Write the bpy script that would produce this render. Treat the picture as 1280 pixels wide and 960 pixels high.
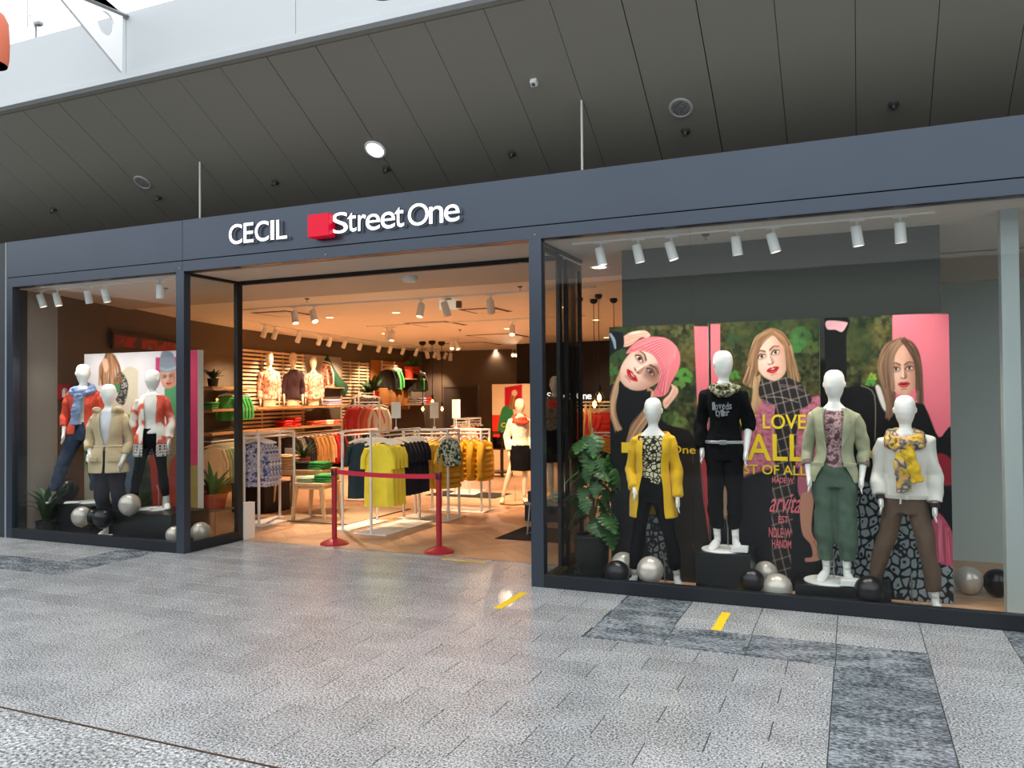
import bpy, bmesh, math, random
import numpy as np
from mathutils import Vector, Matrix, noise as mnoise
random.seed(7); rng = np.random.default_rng(7)
for o in list(bpy.data.objects): bpy.data.objects.remove(o)
SC = bpy.context.scene
COL = SC.collection
TMP = bpy.data.scenes.new('tmp_eval')               # small scratch scene for evaluating modifiers, removed at the end
PI = math.pi
# ------------------------------------------------------------ camera
CAMP = np.array([0.0, 0.0, 1.75]); FPX = 995.19
YAW, PITCH, ROLL = 0.405712, 0.016509, -0.008008
_fw = np.array([-math.sin(YAW)*math.cos(PITCH), math.cos(YAW)*math.cos(PITCH), math.sin(PITCH)])
_rt = np.array([math.cos(YAW), math.sin(YAW), 0.0]); _up = np.cross(_rt, _fw)
RT = math.cos(ROLL)*_rt + math.sin(ROLL)*_up; UP = -math.sin(ROLL)*_rt + math.cos(ROLL)*_up; FW = _fw
cd = bpy.data.cameras.new('camera'); cam = bpy.data.objects.new('camera', cd); COL.objects.link(cam)
cd.sensor_width = 36; cd.lens = FPX/1280*36; cd.clip_end = 200; cd.clip_start = 0.05
cam.matrix_world = Matrix(((RT[0], UP[0], -FW[0], CAMP[0]), (RT[1], UP[1], -FW[1], CAMP[1]), (RT[2], UP[2], -FW[2], CAMP[2]), (0, 0, 0, 1)))
SC.camera = cam
# ------------------------------------------------------------ world: bright overcast daylight of the glazed hall
w = bpy.data.worlds.new('overcast_sky'); SC.world = w; w.use_nodes = True
w.node_tree.nodes['Background'].inputs[0].default_value = (0.94, 0.975, 1.0, 1)
w.node_tree.nodes['Background'].inputs[1].default_value = 2.1
SC.view_settings.view_transform = 'Standard'; SC.view_settings.look = 'None'
SC.view_settings.exposure = 0.0; SC.view_settings.gamma = 1.0; SC.view_settings.use_curve_mapping = False
WARM = (1.0, 0.69, 0.44); NEUT = (1.0, 0.9, 0.78)
# ------------------------------------------------------------ measuring helpers (metres; x along the shop front, y into the shop)
def ray(x, y): return FW + (x-640)/FPX*RT - (y-480)/FPX*UP
def at(x, y, Y): d = ray(x, y); return CAMP + d*(Y/d[1])
def atZ(x, y, Z): d = ray(x, y); return CAMP + d*((Z-CAMP[2])/d[2])
def proj(P):
    d = np.asarray(P)-CAMP; z = d@FW
    return np.stack([640+FPX*(d@RT)/z, 480-FPX*(d@UP)/z], -1)
# ------------------------------------------------------------ materials
def lin(c):
    if isinstance(c, str):
        c = c.lstrip('#'); c = [int(c[i:i+2], 16)/255 for i in (0, 2, 4)]
    return tuple(x/12.92 if x <= .04045 else ((x+.055)/1.055)**2.4 for x in c)
MATS = {}
def nodes_of(name):
    m = bpy.data.materials.new(name); m.use_nodes = True; nt = m.node_tree
    return m, nt, nt.nodes['Principled BSDF']
def N(nt, t, **kw):
    n = nt.nodes.new(t)
    for k, v in kw.items():
        if k in n.inputs: n.inputs[k].default_value = v
        else: setattr(n, k, v)
    return n
def M(name, col='#808080', rough=.6, metal=0., bump=0., bscale=60., vary=0., vscale=8., emis=None, estr=0., spec=.5, coat=0., sheen=0.):
    """plain procedural material with optional noise variation and bump"""
    if name in MATS: return MATS[name]
    m, nt, b = nodes_of(name); c = lin(col)
    b.inputs['Base Color'].default_value = (*c, 1); b.inputs['Roughness'].default_value = rough
    b.inputs['Metallic'].default_value = metal; b.inputs['Specular IOR Level'].default_value = spec
    b.inputs['Coat Weight'].default_value = coat; b.inputs['Sheen Weight'].default_value = sheen
    if emis: b.inputs['Emission Color'].default_value = (*lin(emis), 1); b.inputs['Emission Strength'].default_value = estr
    if vary or bump:
        tc = N(nt, 'ShaderNodeTexCoord')
    if vary:
        nz = N(nt, 'ShaderNodeTexNoise', Scale=vscale, Detail=5.0)
        nt.links.new(tc.outputs['Object'], nz.inputs['Vector'])
        rp = N(nt, 'ShaderNodeValToRGB'); e = rp.color_ramp.elements
        e[0].position = .3; e[1].position = .7
        e[0].color = (*[x*(1-vary) for x in c], 1); e[1].color = (*[min(1, x*(1+vary)) for x in c], 1)
        nt.links.new(nz.outputs['Fac'], rp.inputs['Fac']); nt.links.new(rp.outputs['Color'], b.inputs['Base Color'])
    if bump:
        nb = N(nt, 'ShaderNodeTexNoise', Scale=bscale, Detail=3.0)
        nt.links.new(tc.outputs['Object'], nb.inputs['Vector'])
        bp = N(nt, 'ShaderNodeBump', Strength=bump, Distance=.01)
        nt.links.new(nb.outputs['Fac'], bp.inputs['Height']); nt.links.new(bp.outputs['Normal'], b.inputs['Normal'])
    MATS[name] = m; return m
def MP(name, stops, scale=20., kind='noise', rough=.85, detail=2., stretch=(1, 1, 1), const=False, rand=1.):
    """patterned cloth / print: noise or voronoi through a colour ramp. stops = [(pos, hex), ...]"""
    if name in MATS: return MATS[name]
    m, nt, b = nodes_of(name); b.inputs['Roughness'].default_value = rough
    tc = N(nt, 'ShaderNodeTexCoord'); mp = N(nt, 'ShaderNodeMapping'); mp.inputs['Scale'].default_value = stretch
    nt.links.new(tc.outputs['Object'], mp.inputs['Vector'])
    if kind == 'noise':
        t = N(nt, 'ShaderNodeTexNoise', Scale=scale, Detail=detail); out = t.outputs['Fac']
    elif kind == 'cell':
        t = N(nt, 'ShaderNodeTexVoronoi', Scale=scale, feature='DISTANCE_TO_EDGE'); out = t.outputs['Distance']
        t.inputs['Randomness'].default_value = rand
    elif kind == 'dots':
        t = N(nt, 'ShaderNodeTexVoronoi', Scale=scale); out = t.outputs['Distance']; t.inputs['Randomness'].default_value = rand
    elif kind == 'wave':
        t = N(nt, 'ShaderNodeTexWave', Scale=scale, Distortion=detail); out = t.outputs['Fac']
    nt.links.new(mp.outputs['Vector'], t.inputs['Vector'])
    rp = N(nt, 'ShaderNodeValToRGB'); cr = rp.color_ramp
    if const: cr.interpolation = 'CONSTANT'
    while len(cr.elements) < len(stops): cr.elements.new(.5)
    for e, (p, c) in zip(cr.elements, stops): e.position = p; e.color = (*lin(c), 1)
    nt.links.new(out, rp.inputs['Fac']); nt.links.new(rp.outputs['Color'], b.inputs['Base Color'])
    MATS[name] = m; return m
def glass_mat(name, tint=(1, 1, 1), refl=1.0):
    if name in MATS: return MATS[name]
    m = bpy.data.materials.new(name); m.use_nodes = True; nt = m.node_tree; nt.nodes.clear()
    out = N(nt, 'ShaderNodeOutputMaterial'); tr = N(nt, 'ShaderNodeBsdfTransparent', Color=(*tint, 1))
    gl = N(nt, 'ShaderNodeBsdfGlossy', Roughness=.0); gl.inputs['Color'].default_value = (refl, refl, refl, 1)
    fr = N(nt, 'ShaderNodeFresnel'); ge = N(nt, 'ShaderNodeNewGeometry'); mr = N(nt, 'ShaderNodeMapRange')
    mr.inputs['To Min'].default_value = 1.45; mr.inputs['To Max'].default_value = 1/1.45   # same reflectance on both faces of the pane
    nt.links.new(ge.outputs['Backfacing'], mr.inputs['Value']); nt.links.new(mr.outputs[0], fr.inputs['IOR']); mx = N(nt, 'ShaderNodeMixShader')
    nt.links.new(fr.outputs[0], mx.inputs[0]); nt.links.new(tr.outputs[0], mx.inputs[1]); nt.links.new(gl.outputs[0], mx.inputs[2])
    nt.links.new(mx.outputs[0], out.inputs['Surface']); MATS[name] = m; return m
def vcol_mat(name, rough=.5, emit=0.):
    m, nt, b = nodes_of(name); a = N(nt, 'ShaderNodeVertexColor'); a.layer_name = 'print'
    nt.links.new(a.outputs['Color'], b.inputs['Base Color']); b.inputs['Roughness'].default_value = rough; b.inputs['Specular IOR Level'].default_value = .2
    if emit:
        nt.links.new(a.outputs['Color'], b.inputs['Emission Color']); b.inputs['Emission Strength'].default_value = emit
    return m
# ------------------------------------------------------------ mesh builder
class MB:
    def __init__(s): s.v = []; s.f = []
    def add(s, vs, fs):
        o = len(s.v); s.v += [tuple(map(float, p)) for p in vs]; s.f += [tuple(i+o for i in f) for f in fs]; return s
    def box(s, x0, x1, y0, y1, z0, z1, bev=0.):
        if bev:
            bm = bmesh.new(); bmesh.ops.create_cube(bm, size=1)
            for v in bm.verts: v.co = Vector(((x0+x1)/2+v.co.x*(x1-x0), (y0+y1)/2+v.co.y*(y1-y0), (z0+z1)/2+v.co.z*(z1-z0)))
            bmesh.ops.bevel(bm, geom=bm.edges[:], offset=bev, segments=2, affect='EDGES', profile=.5)
            s.add([v.co for v in bm.verts], [[v.index for v in f.verts] for f in bm.faces]); bm.free(); return s
        v = [(x0, y0, z0), (x1, y0, z0), (x1, y1, z0), (x0, y1, z0), (x0, y0, z1), (x1, y0, z1), (x1, y1, z1), (x0, y1, z1)]
        return s.add(v, [(0, 3, 2, 1), (4, 5, 6, 7), (0, 1, 5, 4), (1, 2, 6, 5), (2, 3, 7, 6), (3, 0, 4, 7)])
    def loft(s, rings, closed=True, caps=True, flip=False):
        n = len(rings[0]); vs = [p for r in rings for p in r]; fs = []
        for i in range(len(rings)-1):
            for j in range(n if closed else n-1):
                k = (j+1) % n; a, b, c, d = i*n+j, i*n+k, (i+1)*n+k, (i+1)*n+j
                fs.append((a, d, c, b) if flip else (a, b, c, d))
        if caps and closed:
            fs.append(tuple(range(n)) if flip else tuple(range(n-1, -1, -1)))
            t = (len(rings)-1)*n; fs.append(tuple(range(t+n-1, t-1, -1)) if flip else tuple(range(t, t+n)))
        return s.add(vs, fs)
    def tube(s, pts, r, n=8, caps=True):
        P = [Vector(p) for p in pts]; R = r if isinstance(r, (list, tuple)) else [r]*len(P); rings = []
        up = Vector((0, 0, 1)); prev = None
        for i, p in enumerate(P):
            t = (P[min(i+1, len(P)-1)]-P[max(i-1, 0)])
            t = t.normalized() if t.length > 1e-9 else Vector((0, 0, 1))
            if prev is None:
                a = t.cross(up) if abs(t.z) < .95 else t.cross(Vector((0, 1, 0)))
            else: a = prev - t*prev.dot(t)
            a.normalize(); prev = a; b = t.cross(a); ri = R[i]; ra, rb = ri if isinstance(ri, tuple) else (ri, ri)
            rings.append([p+a*ra*math.cos(2*PI*k/n)+b*rb*math.sin(2*PI*k/n) for k in range(n)])
        return s.loft(rings, caps=caps)
    def lathe(s, prof, n=24, c=(0, 0, 0), sx=1., sy=1.):
        rings = [[(c[0]+r*sx*math.cos(2*PI*k/n), c[1]+r*sy*math.sin(2*PI*k/n), c[2]+z) for k in range(n)] for r, z in prof]
        return s.loft(rings)
    def prism(s, pts, h0, h1, axis='z'):
        n = len(pts)
        f = {'z': lambda p, h: (p[0], p[1], h), 'y': lambda p, h: (p[0], h, p[1]), 'x': lambda p, h: (h, p[0], p[1])}[axis]
        return s.add([f(p, h0) for p in pts]+[f(p, h1) for p in pts],
                     [tuple(range(n-1, -1, -1)), tuple(range(n, 2*n))]+[(i, (i+1) % n, n+(i+1) % n, n+i) for i in range(n)])
    def sphere(s, c, r, n=20, m=12, sz=1.):
        prof = [(r*math.sin(PI*(i+.02)/(m+.04)), -r*sz*math.cos(PI*(i+.02)/(m+.04))) for i in range(m+1)]
        return s.lathe(prof, n, c)
    def mesh(s, name):
        me = bpy.data.meshes.new(name); me.from_pydata(s.v, [], s.f); me.update(); return me
def link(o, parent=None, **props):
    COL.objects.link(o)
    if parent is not None: o.parent = parent
    for k, v in props.items(): o[k] = v
    return o
def mk(name, mb, mat, parent=None, smooth=False, loc=None, fix=False, **props):
    me = mb if isinstance(mb, bpy.types.Mesh) else mb.mesh(name)
    if mat is not None and not len(me.materials): me.materials.append(mat)
    if fix:
        bm = bmesh.new(); bm.from_mesh(me); bmesh.ops.recalc_face_normals(bm, faces=bm.faces); bm.to_mesh(me); bm.free()
    if smooth:
        me.polygons.foreach_set('use_smooth', [True]*len(me.polygons))
        if smooth != True: 
            try: me.set_sharp_from_angle(angle=math.radians(smooth))
            except Exception: pass
    o = bpy.data.objects.new(name, me)
    if loc is not None: o.location = loc
    return link(o, parent, **props)
def thing(name, label, cat, loc=(0, 0, 0), rz=0., group=None):
    o = bpy.data.objects.new(name, None); o.location = loc; o.rotation_euler = (0, 0, rz); o.empty_display_size = .1
    link(o, None, label=label, category=cat)
    if group: o['group'] = group
    return o
def tagd(o, label, cat, group=None):
    o['label'] = label; o['category'] = cat
    if group: o['group'] = group
    return o
def struct(o): o['kind'] = 'structure'; return o
def dup(root, loc=None, rz=None, label=None, group=None, scale=None):
    def cp(o, par):
        c = o.copy(); COL.objects.link(c); c.parent = par
        for ch in list(o.children): cp(ch, c)
        return c
    r = cp(root, None)
    if loc is not None: r.location = loc
    if rz is not None: r.rotation_euler = (0, 0, rz)
    if scale is not None: r.scale = scale
    if label: r['label'] = label
    if group: r['group'] = group
    return r
def recolor(root, mat, names=None):
    """give a copied thing its own material through object-level slots (mesh stays shared)"""
    for o in [root]+list(root.children_recursive):
        if o.type == 'MESH' and (names is None or o.name.split('.')[0] in names):
            o.material_slots[0].link = 'OBJECT'; o.material_slots[0].material = mat
def spot(name, loc, target, watts, col=WARM, size=70, blend=.6, rad=.05, parent=None):
    l = bpy.data.lights.new(name, 'SPOT'); l.energy = watts*(1.4 if col == WARM else 1.0); l.color = col; l.spot_size = math.radians(size); l.spot_blend = blend
    l.shadow_soft_size = rad
    o = bpy.data.objects.new(name, l); COL.objects.link(o); o.location = loc
    d = Vector(target)-Vector(loc); o.rotation_euler = d.to_track_quat('-Z', 'Y').to_euler()
    return o
def text_mesh(body, depth, offset=0., name='letter', size=1.):
    c = bpy.data.curves.new(name, 'FONT'); c.body = body; c.extrude = depth/2; c.offset = offset; c.size = size; c.resolution_u = 6
    o = bpy.data.objects.new(name, c); TMP.collection.objects.link(o); vl = TMP.view_layers[0]; vl.update()
    me = bpy.data.meshes.new_from_object(o.evaluated_get(vl.depsgraph)); bpy.data.objects.remove(o); bpy.data.curves.remove(c)
    me.materials.clear(); me.name = name
    return me
def fit_text(me, x0, x1, z0, z1, y, flip=False):
    """stand a flat text mesh upright in the plane y, filling the box; front faces -Y"""
    n = len(me.vertices); a = np.empty(n*3); me.vertices.foreach_get('co', a); a = a.reshape(-1, 3)
    mn, mx = a.min(0), a.max(0); b = np.empty_like(a)
    b[:, 0] = x0+(a[:, 0]-mn[0])/(mx[0]-mn[0])*(x1-x0); b[:, 2] = z0+(a[:, 1]-mn[1])/(mx[1]-mn[1])*(z1-z0)
    b[:, 1] = y-a[:, 2]; me.vertices.foreach_set('co', b.ravel()); me.update(); return me
# ============================================================ STRUCTURE
D = 6.853; SOF = 3.214; FT = 3.8035; GR = 3.338
# ---- granite floor -------------------------------------------------------
def granite(name, base, dark, light, sc, vein=False):
    m, nt, b = nodes_of(name); geo = N(nt, 'ShaderNodeNewGeometry'); oi = N(nt, 'ShaderNodeObjectInfo')
    vec = geo.outputs['Position']
    if vein:
        mp = N(nt, 'ShaderNodeMapping'); mp.inputs['Scale'].default_value = (.62, 1.25, 1); nt.links.new(vec, mp.inputs['Vector']); vec = mp.outputs['Vector']
    n1 = N(nt, 'ShaderNodeTexNoise', Scale=sc, Detail=3.0, Roughness=.75); n2 = N(nt, 'ShaderNodeTexNoise', Scale=(6. if vein else 3.), Detail=4.0)
    nt.links.new(vec, n1.inputs['Vector']); nt.links.new(vec, n2.inputs['Vector'])
    rp = N(nt, 'ShaderNodeValToRGB'); cr = rp.color_ramp; cr.elements.new(.5)
    for e, p, c in zip(cr.elements, (.39, .5, .61), (dark, base, light)): e.position = p; e.color = (*lin(c), 1)
    ma = N(nt, 'ShaderNodeMath', operation='MULTIPLY_ADD'); ma.inputs[1].default_value = .42 if vein else .1; ma.inputs[2].default_value = -.21 if vein else -.05
    ad = N(nt, 'ShaderNodeMath', operation='ADD'); nt.links.new(n2.outputs['Fac'], ma.inputs[0]); nt.links.new(n1.outputs['Fac'], ad.inputs[0]); nt.links.new(ma.outputs[0], ad.inputs[1])
    nt.links.new(ad.outputs[0], rp.inputs['Fac'])
    hs = N(nt, 'ShaderNodeHueSaturation'); mr = N(nt, 'ShaderNodeMapRange'); mr.inputs['To Min'].default_value = .87; mr.inputs['To Max'].default_value = 1.05
    nt.links.new(oi.outputs['Random'], mr.inputs['Value']); nt.links.new(mr.outputs[0], hs.inputs['Value']); nt.links.new(rp.outputs['Color'], hs.inputs['Color'])
    nt.links.new(hs.outputs['Color'], b.inputs['Base Color'])
    b.inputs['Roughness'].default_value = .24; b.inputs['Specular IOR Level'].default_value = .5
    return m
G_LIGHT = granite('granite_light', '#a5a7a8', '#484a4c', '#d8dadb', 80.)
G_COARSE = granite('granite_coarse', '#a6a8a9', '#565a5c', '#e4e6e6', 50.)
G_DARK = granite('granite_dark', '#737a80', '#3d4348', '#aab2b8', 46., vein=True)
M_JOINT = M('joint_mortar', '#3c3c3b', rough=.9)
floor = struct(mk('floor', MB().box(-24, 16, -12, 7.80, -.12, -.004), M_JOINT))
TW, TH = .572, .262
tiles = []
def tile(x0, x1, y0, y1, kind): tiles.append((x0, x1, y0, y1, kind))
XL, XR = -1.84, .43                              # dark border frames the entrance field
Y0 = 5.555
def lay(xa, xb, ya, yb, off, kind, ref=-.423):
    k = math.floor((xa-ref-off)/TW); x = ref+off+k*TW
    while x < xb:
        a, b_ = max(x, xa), min(x+TW, xb)
        if b_-a > .02: tile(a, b_, ya, yb, kind)
        x += TW
r_ = 0
y = Y0
while y > -4:                                   # rows nearer than the dark band, running bond, broken by the dark strip
    off = TW/2*(r_ % 2)
    if y-TH > 3.05 or y <= 3.05:
        kd = 'c' if y <= 3.05 else 'l'
        lay(-9.6 if y > 3 else -7, -.142, y-TH, y, off, kd)
    else:
        lay(-9.6, -.142, 3.062, y, off, 'l'); lay(-7, -.142, y-TH, 3.048, off, 'c')
    tile(-.142, XR, y-TH, y, 'd')
    tile(XR, .985, y-TH, y, 'l'); tile(.985, 1.557, y-TH, y, 'd')
    lay(1.557, 4.2, y-TH, y, off, 'l')
    y -= TH; r_ += 1
for xa in (-7.93, -7.36, *[-1.84+TW*i for i in range(4)]):
    pass
# band rows 5.555 .. 6.07
for i in range(4): tile(-1.84+i*.568, -1.84+(i+1)*.568, Y0, 6.07, 'd')
tile(XR, .985, Y0, Y0+TH, 'l'); tile(XR, .985, Y0+TH, 6.07, 'l'); tile(.985, 1.557, Y0, 6.07, 'd')
for i in range(3):
    ya = 6.07+i*.261; yb = ya+.261
    tile(-1.84, -1.283, ya, yb, 'd'); lay(-1.283, XR, ya, yb, .281, 'l'); tile(XR, .985, ya, yb, 'l'); tile(.985, 1.557, ya, yb, 'd'); lay(1.557, 4.2, ya, yb, 0, 'l')
lay(1.557, 4.2, Y0, 6.07, 0, 'l')
y = Y0; r_ = 1
while y < 7.79:                                 # the field that runs up to the shop floor
    y1 = min(y+TH, 7.797); lay(-7.36, -1.84, y, y1, TW/2*(r_ % 2), 'l'); y += TH; r_ += 1
for i in range(5): lay(-12.5, -7.36, Y0+i*TH, min(Y0+(i+1)*TH, D), TW/2*(i % 2), 'd' if i < 2 else 'l') if i < 2 else (tile(-7.93, -7.36, Y0+i*TH, min(Y0+(i+1)*TH, D), 'd'), lay(-12.5, -7.93, Y0+i*TH, min(Y0+(i+1)*TH, D), TW/2*(i % 2), 'l'))
GM = {'l': G_LIGHT, 'c': G_COARSE, 'd': G_DARK}
def tile_area(t):
    c = np.array([[(t[0]+t[1])/2, (t[2]+t[3])/2, 0.]])
    if (c[0]-CAMP)@FW < .6: return -1
    px = proj(c)[0]
    if not (-40 < px[0] < 1320 and px[1] < 1000): return -1
    q = proj(np.array([[t[0], t[2], 0], [t[1], t[2], 0], [t[1], t[3], 0], [t[0], t[3], 0]]))
    return .5*abs(sum(q[i][0]*q[(i+1) % 4][1]-q[(i+1) % 4][0]*q[i][1] for i in range(4)))
tiles.sort(key=tile_area, reverse=True)
J = .0028; tmesh = {}
for i, (x0, x1, y0, y1, kd) in enumerate(tiles[:300]):
    wd, dp = round(x1-x0, 3), round(y1-y0, 3); key = (wd, dp, kd)
    if key not in tmesh:
        a, b_ = wd/2-J, dp/2-J
        me = MB().add([(-a, -b_, -.02), (a, -b_, -.02), (a, b_, -.02), (-a, b_, -.02), (-a, -b_, -.0015), (a, -b_, -.0015), (a, b_, -.0015), (-a, b_, -.0015),
                       (-a+.0015, -b_+.0015, 0), (a-.0015, -b_+.0015, 0), (a-.0015, b_-.0015, 0), (-a+.0015, b_-.0015, 0)],
                      [(8, 9, 10, 11), (0, 1, 5, 4), (1, 2, 6, 5), (2, 3, 7, 6), (3, 0, 4, 7), (4, 5, 9, 8), (5, 6, 10, 9), (6, 7, 11, 10), (7, 4, 8, 11)]).mesh('tile')
        me.materials.append(GM[kd]); tmesh[key] = me
    mk('tile', tmesh[key], None, floor, loc=((x0+x1)/2, (y0+y1)/2, 0))
for kd in 'lcd':
    mb = MB()
    for (x0, x1, y0, y1, k2) in tiles[300:]:
        if k2 == kd: mb.box(x0+J, x1-J, y0+J, y1-J, -.02, 0)
    if mb.v: mk('remaining_tiles', mb, GM[kd], floor, kind='stuff')
mk('expansion_joint', MB().box(-9, -.15, 3.0495, 3.0605, -.03, .0012), M('joint_metal', '#6d5546', rough=.45, metal=.6), floor)
# floor under the rest of the hall (outside the laid tiles)
mk('hall_paving', MB().box(-24, -12.5, -12, 7.8, -.03, -.001), G_LIGHT, floor)
mk('hall_paving', MB().box(4.2, 16, -12, 6.85, -.03, -.001), G_LIGHT, floor)
# ---- herringbone wood floor ----------------------------------------------
def wood(name, c0, c1, rough=.45, sc=(1, 14, 1), var=.25):
    m, nt, b = nodes_of(name); tc = N(nt, 'ShaderNodeTexCoord'); oi = N(nt, 'ShaderNodeObjectInfo'); mp = N(nt, 'ShaderNodeMapping'); mp.inputs['Scale'].default_value = sc
    nt.links.new(tc.outputs['Object'], mp.inputs['Vector']); n1 = N(nt, 'ShaderNodeTexNoise', Scale=6., Detail=5.0); nt.links.new(mp.outputs['Vector'], n1.inputs['Vector'])
    rp = N(nt, 'ShaderNodeValToRGB'); e = rp.color_ramp.elements; e[0].position = .3; e[1].position = .7; e[0].color = (*lin(c0), 1); e[1].color = (*lin(c1), 1)
    nt.links.new(n1.outputs['Fac'], rp.inputs['Fac']); hs = N(nt, 'ShaderNodeHueSaturation'); mr = N(nt, 'ShaderNodeMapRange'); mr.inputs['To Min'].default_value = 1-var; mr.inputs['To Max'].default_value = 1+var*.4
    nt.links.new(oi.outputs['Random'], mr.inputs['Value']); nt.links.new(mr.outputs[0], hs.inputs['Value']); nt.links.new(rp.outputs['Color'], hs.inputs['Color'])
    nt.links.new(hs.outputs['Color'], b.inputs['Base Color']); b.inputs['Roughness'].default_value = rough
    return m
W_OAK = wood('oak_parquet', '#b48a68', '#cda482', rough=.35)
W_TABLE = wood('light_oak', '#c8a274', '#e2c399', sc=(10, 1, 1), var=.1)
W_SHELF = wood('shelf_oak', '#a97c50', '#c79a6a', sc=(1, 10, 10), var=.1)
shopfloor = struct(mk('floor_shop', MB().box(-15, 6, 7.80, 24.5, -.12, -.003), M('parquet_gap', '#8a6a50', rough=.8)))
PW, PL = .145, .58
rots = (PI/4, -PI/4); s2 = math.sqrt(.5)
pl = []
# true herringbone: on a 45 degree lattice of plank widths, plank length = 4 widths
nL = 4
for i in range(-110, 150):
    for j in range(-110, 150):
        k = (i-j) % (2*nL)
        if k == 0: cx, cy, r = (i+nL/2)*PW, (j+.5)*PW, 0
        elif k == 2*nL-1: cx, cy, r = (i+.5)*PW, (j+nL/2)*PW, 1   # the other member of the pair
        else: continue
        X = (cx-cy)*s2-4.; Y = (cx+cy)*s2+9.
        if 7.4 < Y < 24 and -14 < X < 5: pl.append((X, Y, r))
def pvis(p):
    q = np.array([[p[0], p[1], 0.]]); px = proj(q)[0]; z = (q[0]-CAMP)@FW
    if p[1] < 8.1: return 2
    return -(1/z**2) if (290 < px[0] < 770) else 1
pl.sort(key=pvis)
def plank_me(L, W):
    a, b_ = L/2-.0012, W/2-.0012
    me = MB().box(-a, a, -b_, b_, -.012, 0).mesh('plank'); me.materials.append(W_OAK); return me
pme = plank_me(PL, PW)
def clipped(X, Y, r):
    return Y < 8.16
for X, Y, r in pl[:300]:
    o = mk('plank', pme, None, shopfloor, loc=(X, Y, 0)); o.rotation_euler = (0, 0, PI/4 if r == 0 else 3*PI/4)
mb = MB()
for X, Y, r in pl[300:]:
    a = PI/4 if r == 0 else 3*PI/4; c, s = math.cos(a), math.sin(a); h, k = PL/2-.0012, PW/2-.0012
    q = [(X+c*u-s*v, Y+s*u+c*v) for u, v in ((-h, -k), (h, -k), (h, k), (-h, k))]
    if min(p[1] for p in q) < 7.815:            # planks cut off along the threshold
        cut = []
        for i in range(4):
            a_, b2 = q[i], q[(i+1) % 4]; ia, ib = a_[1] >= 7.815, b2[1] >= 7.815
            if ia: cut.append(a_)
            if ia != ib: u = (7.815-a_[1])/(b2[1]-a_[1]); cut.append((a_[0]+u*(b2[0]-a_[0]), 7.815))
        q = cut
    if len(q) > 2: mb.add([(*p, 0) for p in q], [tuple(range(len(q)))])
mk('remaining_planks', mb, W_OAK, shopfloor, kind='stuff')
mk('threshold_strip', MB().box(-7.0, 4.6, 7.797, 7.815, -.01, .002), M('brushed_metal', '#a8a49e', rough=.35, metal=.8), shopfloor)
mk('window_floor', MB().box(-10.0, -7.0, D+.1, 7.80, -.03, 0), W_OAK, shopfloor)
mk('window_floor', MB().box(-2.72, 4.6, D+.1, 7.80, -.03, 0), W_OAK, shopfloor)
# ---- shop front frame ------------------------------------------------------
ANTH = M('anthracite_metal', '#434b57', rough=.3, metal=.55, vary=.03, vscale=2.)
ANTD = M('anthracite_dark', '#1f2329', rough=.4, metal=.2)  # on the sills this darker tone paints in their dim reflections
BLK = M('black_metal', '#15161a', rough=.45)
front = struct(thing('wall_shopfront', 'anthracite metal shop front frame around glass windows and entrance', 'shop front', (0, D, 0)))
del front['category']; del front['label']
def F(name, x0, x1, y0, y1, z0, z1, mat=ANTH, bev=.003): return mk(name, MB().box(x0, x1, y0, y1, z0, z1, bev), mat, front)
F('fascia_panel', -10.03, -7.032, 0, .16, GR+.004, FT); F('fascia_panel', -7.028, 5.0, 0, .16, GR+.004, FT)
F('fascia_rail', -10.03, -7.03, 0, .14, SOF, GR-.004); F('fascia_rail', -7.028, 5.0, 0, .14, SOF, GR-.004)
F('fascia_backing', -10.0, 5.0, .03, .13, SOF+.02, FT-.01, BLK, 0)
F('post', -10.03, -9.925, 0, .1, 0, SOF+.002); F('post', -7.129, -7.009, 0, .1, 0, SOF+.002); F('post', -2.764, -2.640, 0, .1, 0, SOF+.002)
F('post', 4.88, 5.0, 0, .1, 0, SOF+.002)
F('sill', -9.925, -7.129, 0, .08, 0, .125, ANTD); F('sill', -2.640, 4.88, 0, .08, 0, .118, ANTD)
side = {}
for nm, X_, Y_ in (('wall_return_left', -7.03, 7.3), ('wall_return_right', -2.72, 7.3), ('trim_door_head', -4.9, 7.75)):
    side[nm] = struct(thing(nm, 'x', 'x', (0, D, 0))); del side[nm]['label']; del side[nm]['category']
F0 = F
def F(name, x0, x1, *a, **k):
    global front
    f_ = front; front = side['wall_return_left' if x1 < -6.9 else 'wall_return_right' if x0 > -3 else 'trim_door_head']; r = F0(name, x0, x1, *a, **k); front = f_; return r
F('side_sill', -7.06, -7.009, .1, .86, 0, .118, ANTD); F('door_post', -7.07, -7.009, .86, .95, 0, SOF, BLK)
F('side_head', -7.05, -7.015, .1, .86, SOF-.035, SOF, BLK)
F('door_track', -6.99, -2.78, .87, .93, SOF-.05, SOF, BLK); F('door_track', -6.99, -2.78, .965, 1.0, SOF-.03, SOF, BLK)
F('side_head', -2.70, -2.665, .1, 1.30, SOF-.03, SOF, BLK); F('side_head', -2.78, -2.745, .1, .8, SOF-.05, SOF, BLK)
F('door_post', -2.755, -2.715, .70, .76, 0, SOF-.04, BLK)
F('side_sill', -2.755, -2.70, .1, .76, 0, .05, ANTD)
for x, y_ in ((-7.07, .012), (-2.70, .012), (-5.05, .012)): mk('screw_cap', MB().sphere((x, -.004, SOF+.04+.0*x), .008, 8, 6), M('steel_dot', '#d5d8dc', rough=.3, metal=.8), front, smooth=True)
GLASS = glass_mat('window_glass', (.97, .985, .98), .3); GLASS2 = glass_mat('side_glass', (.9, .92, .9), .5); GLASSD = glass_mat('door_glass', (.62, .66, .64))
wn = 0
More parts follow.
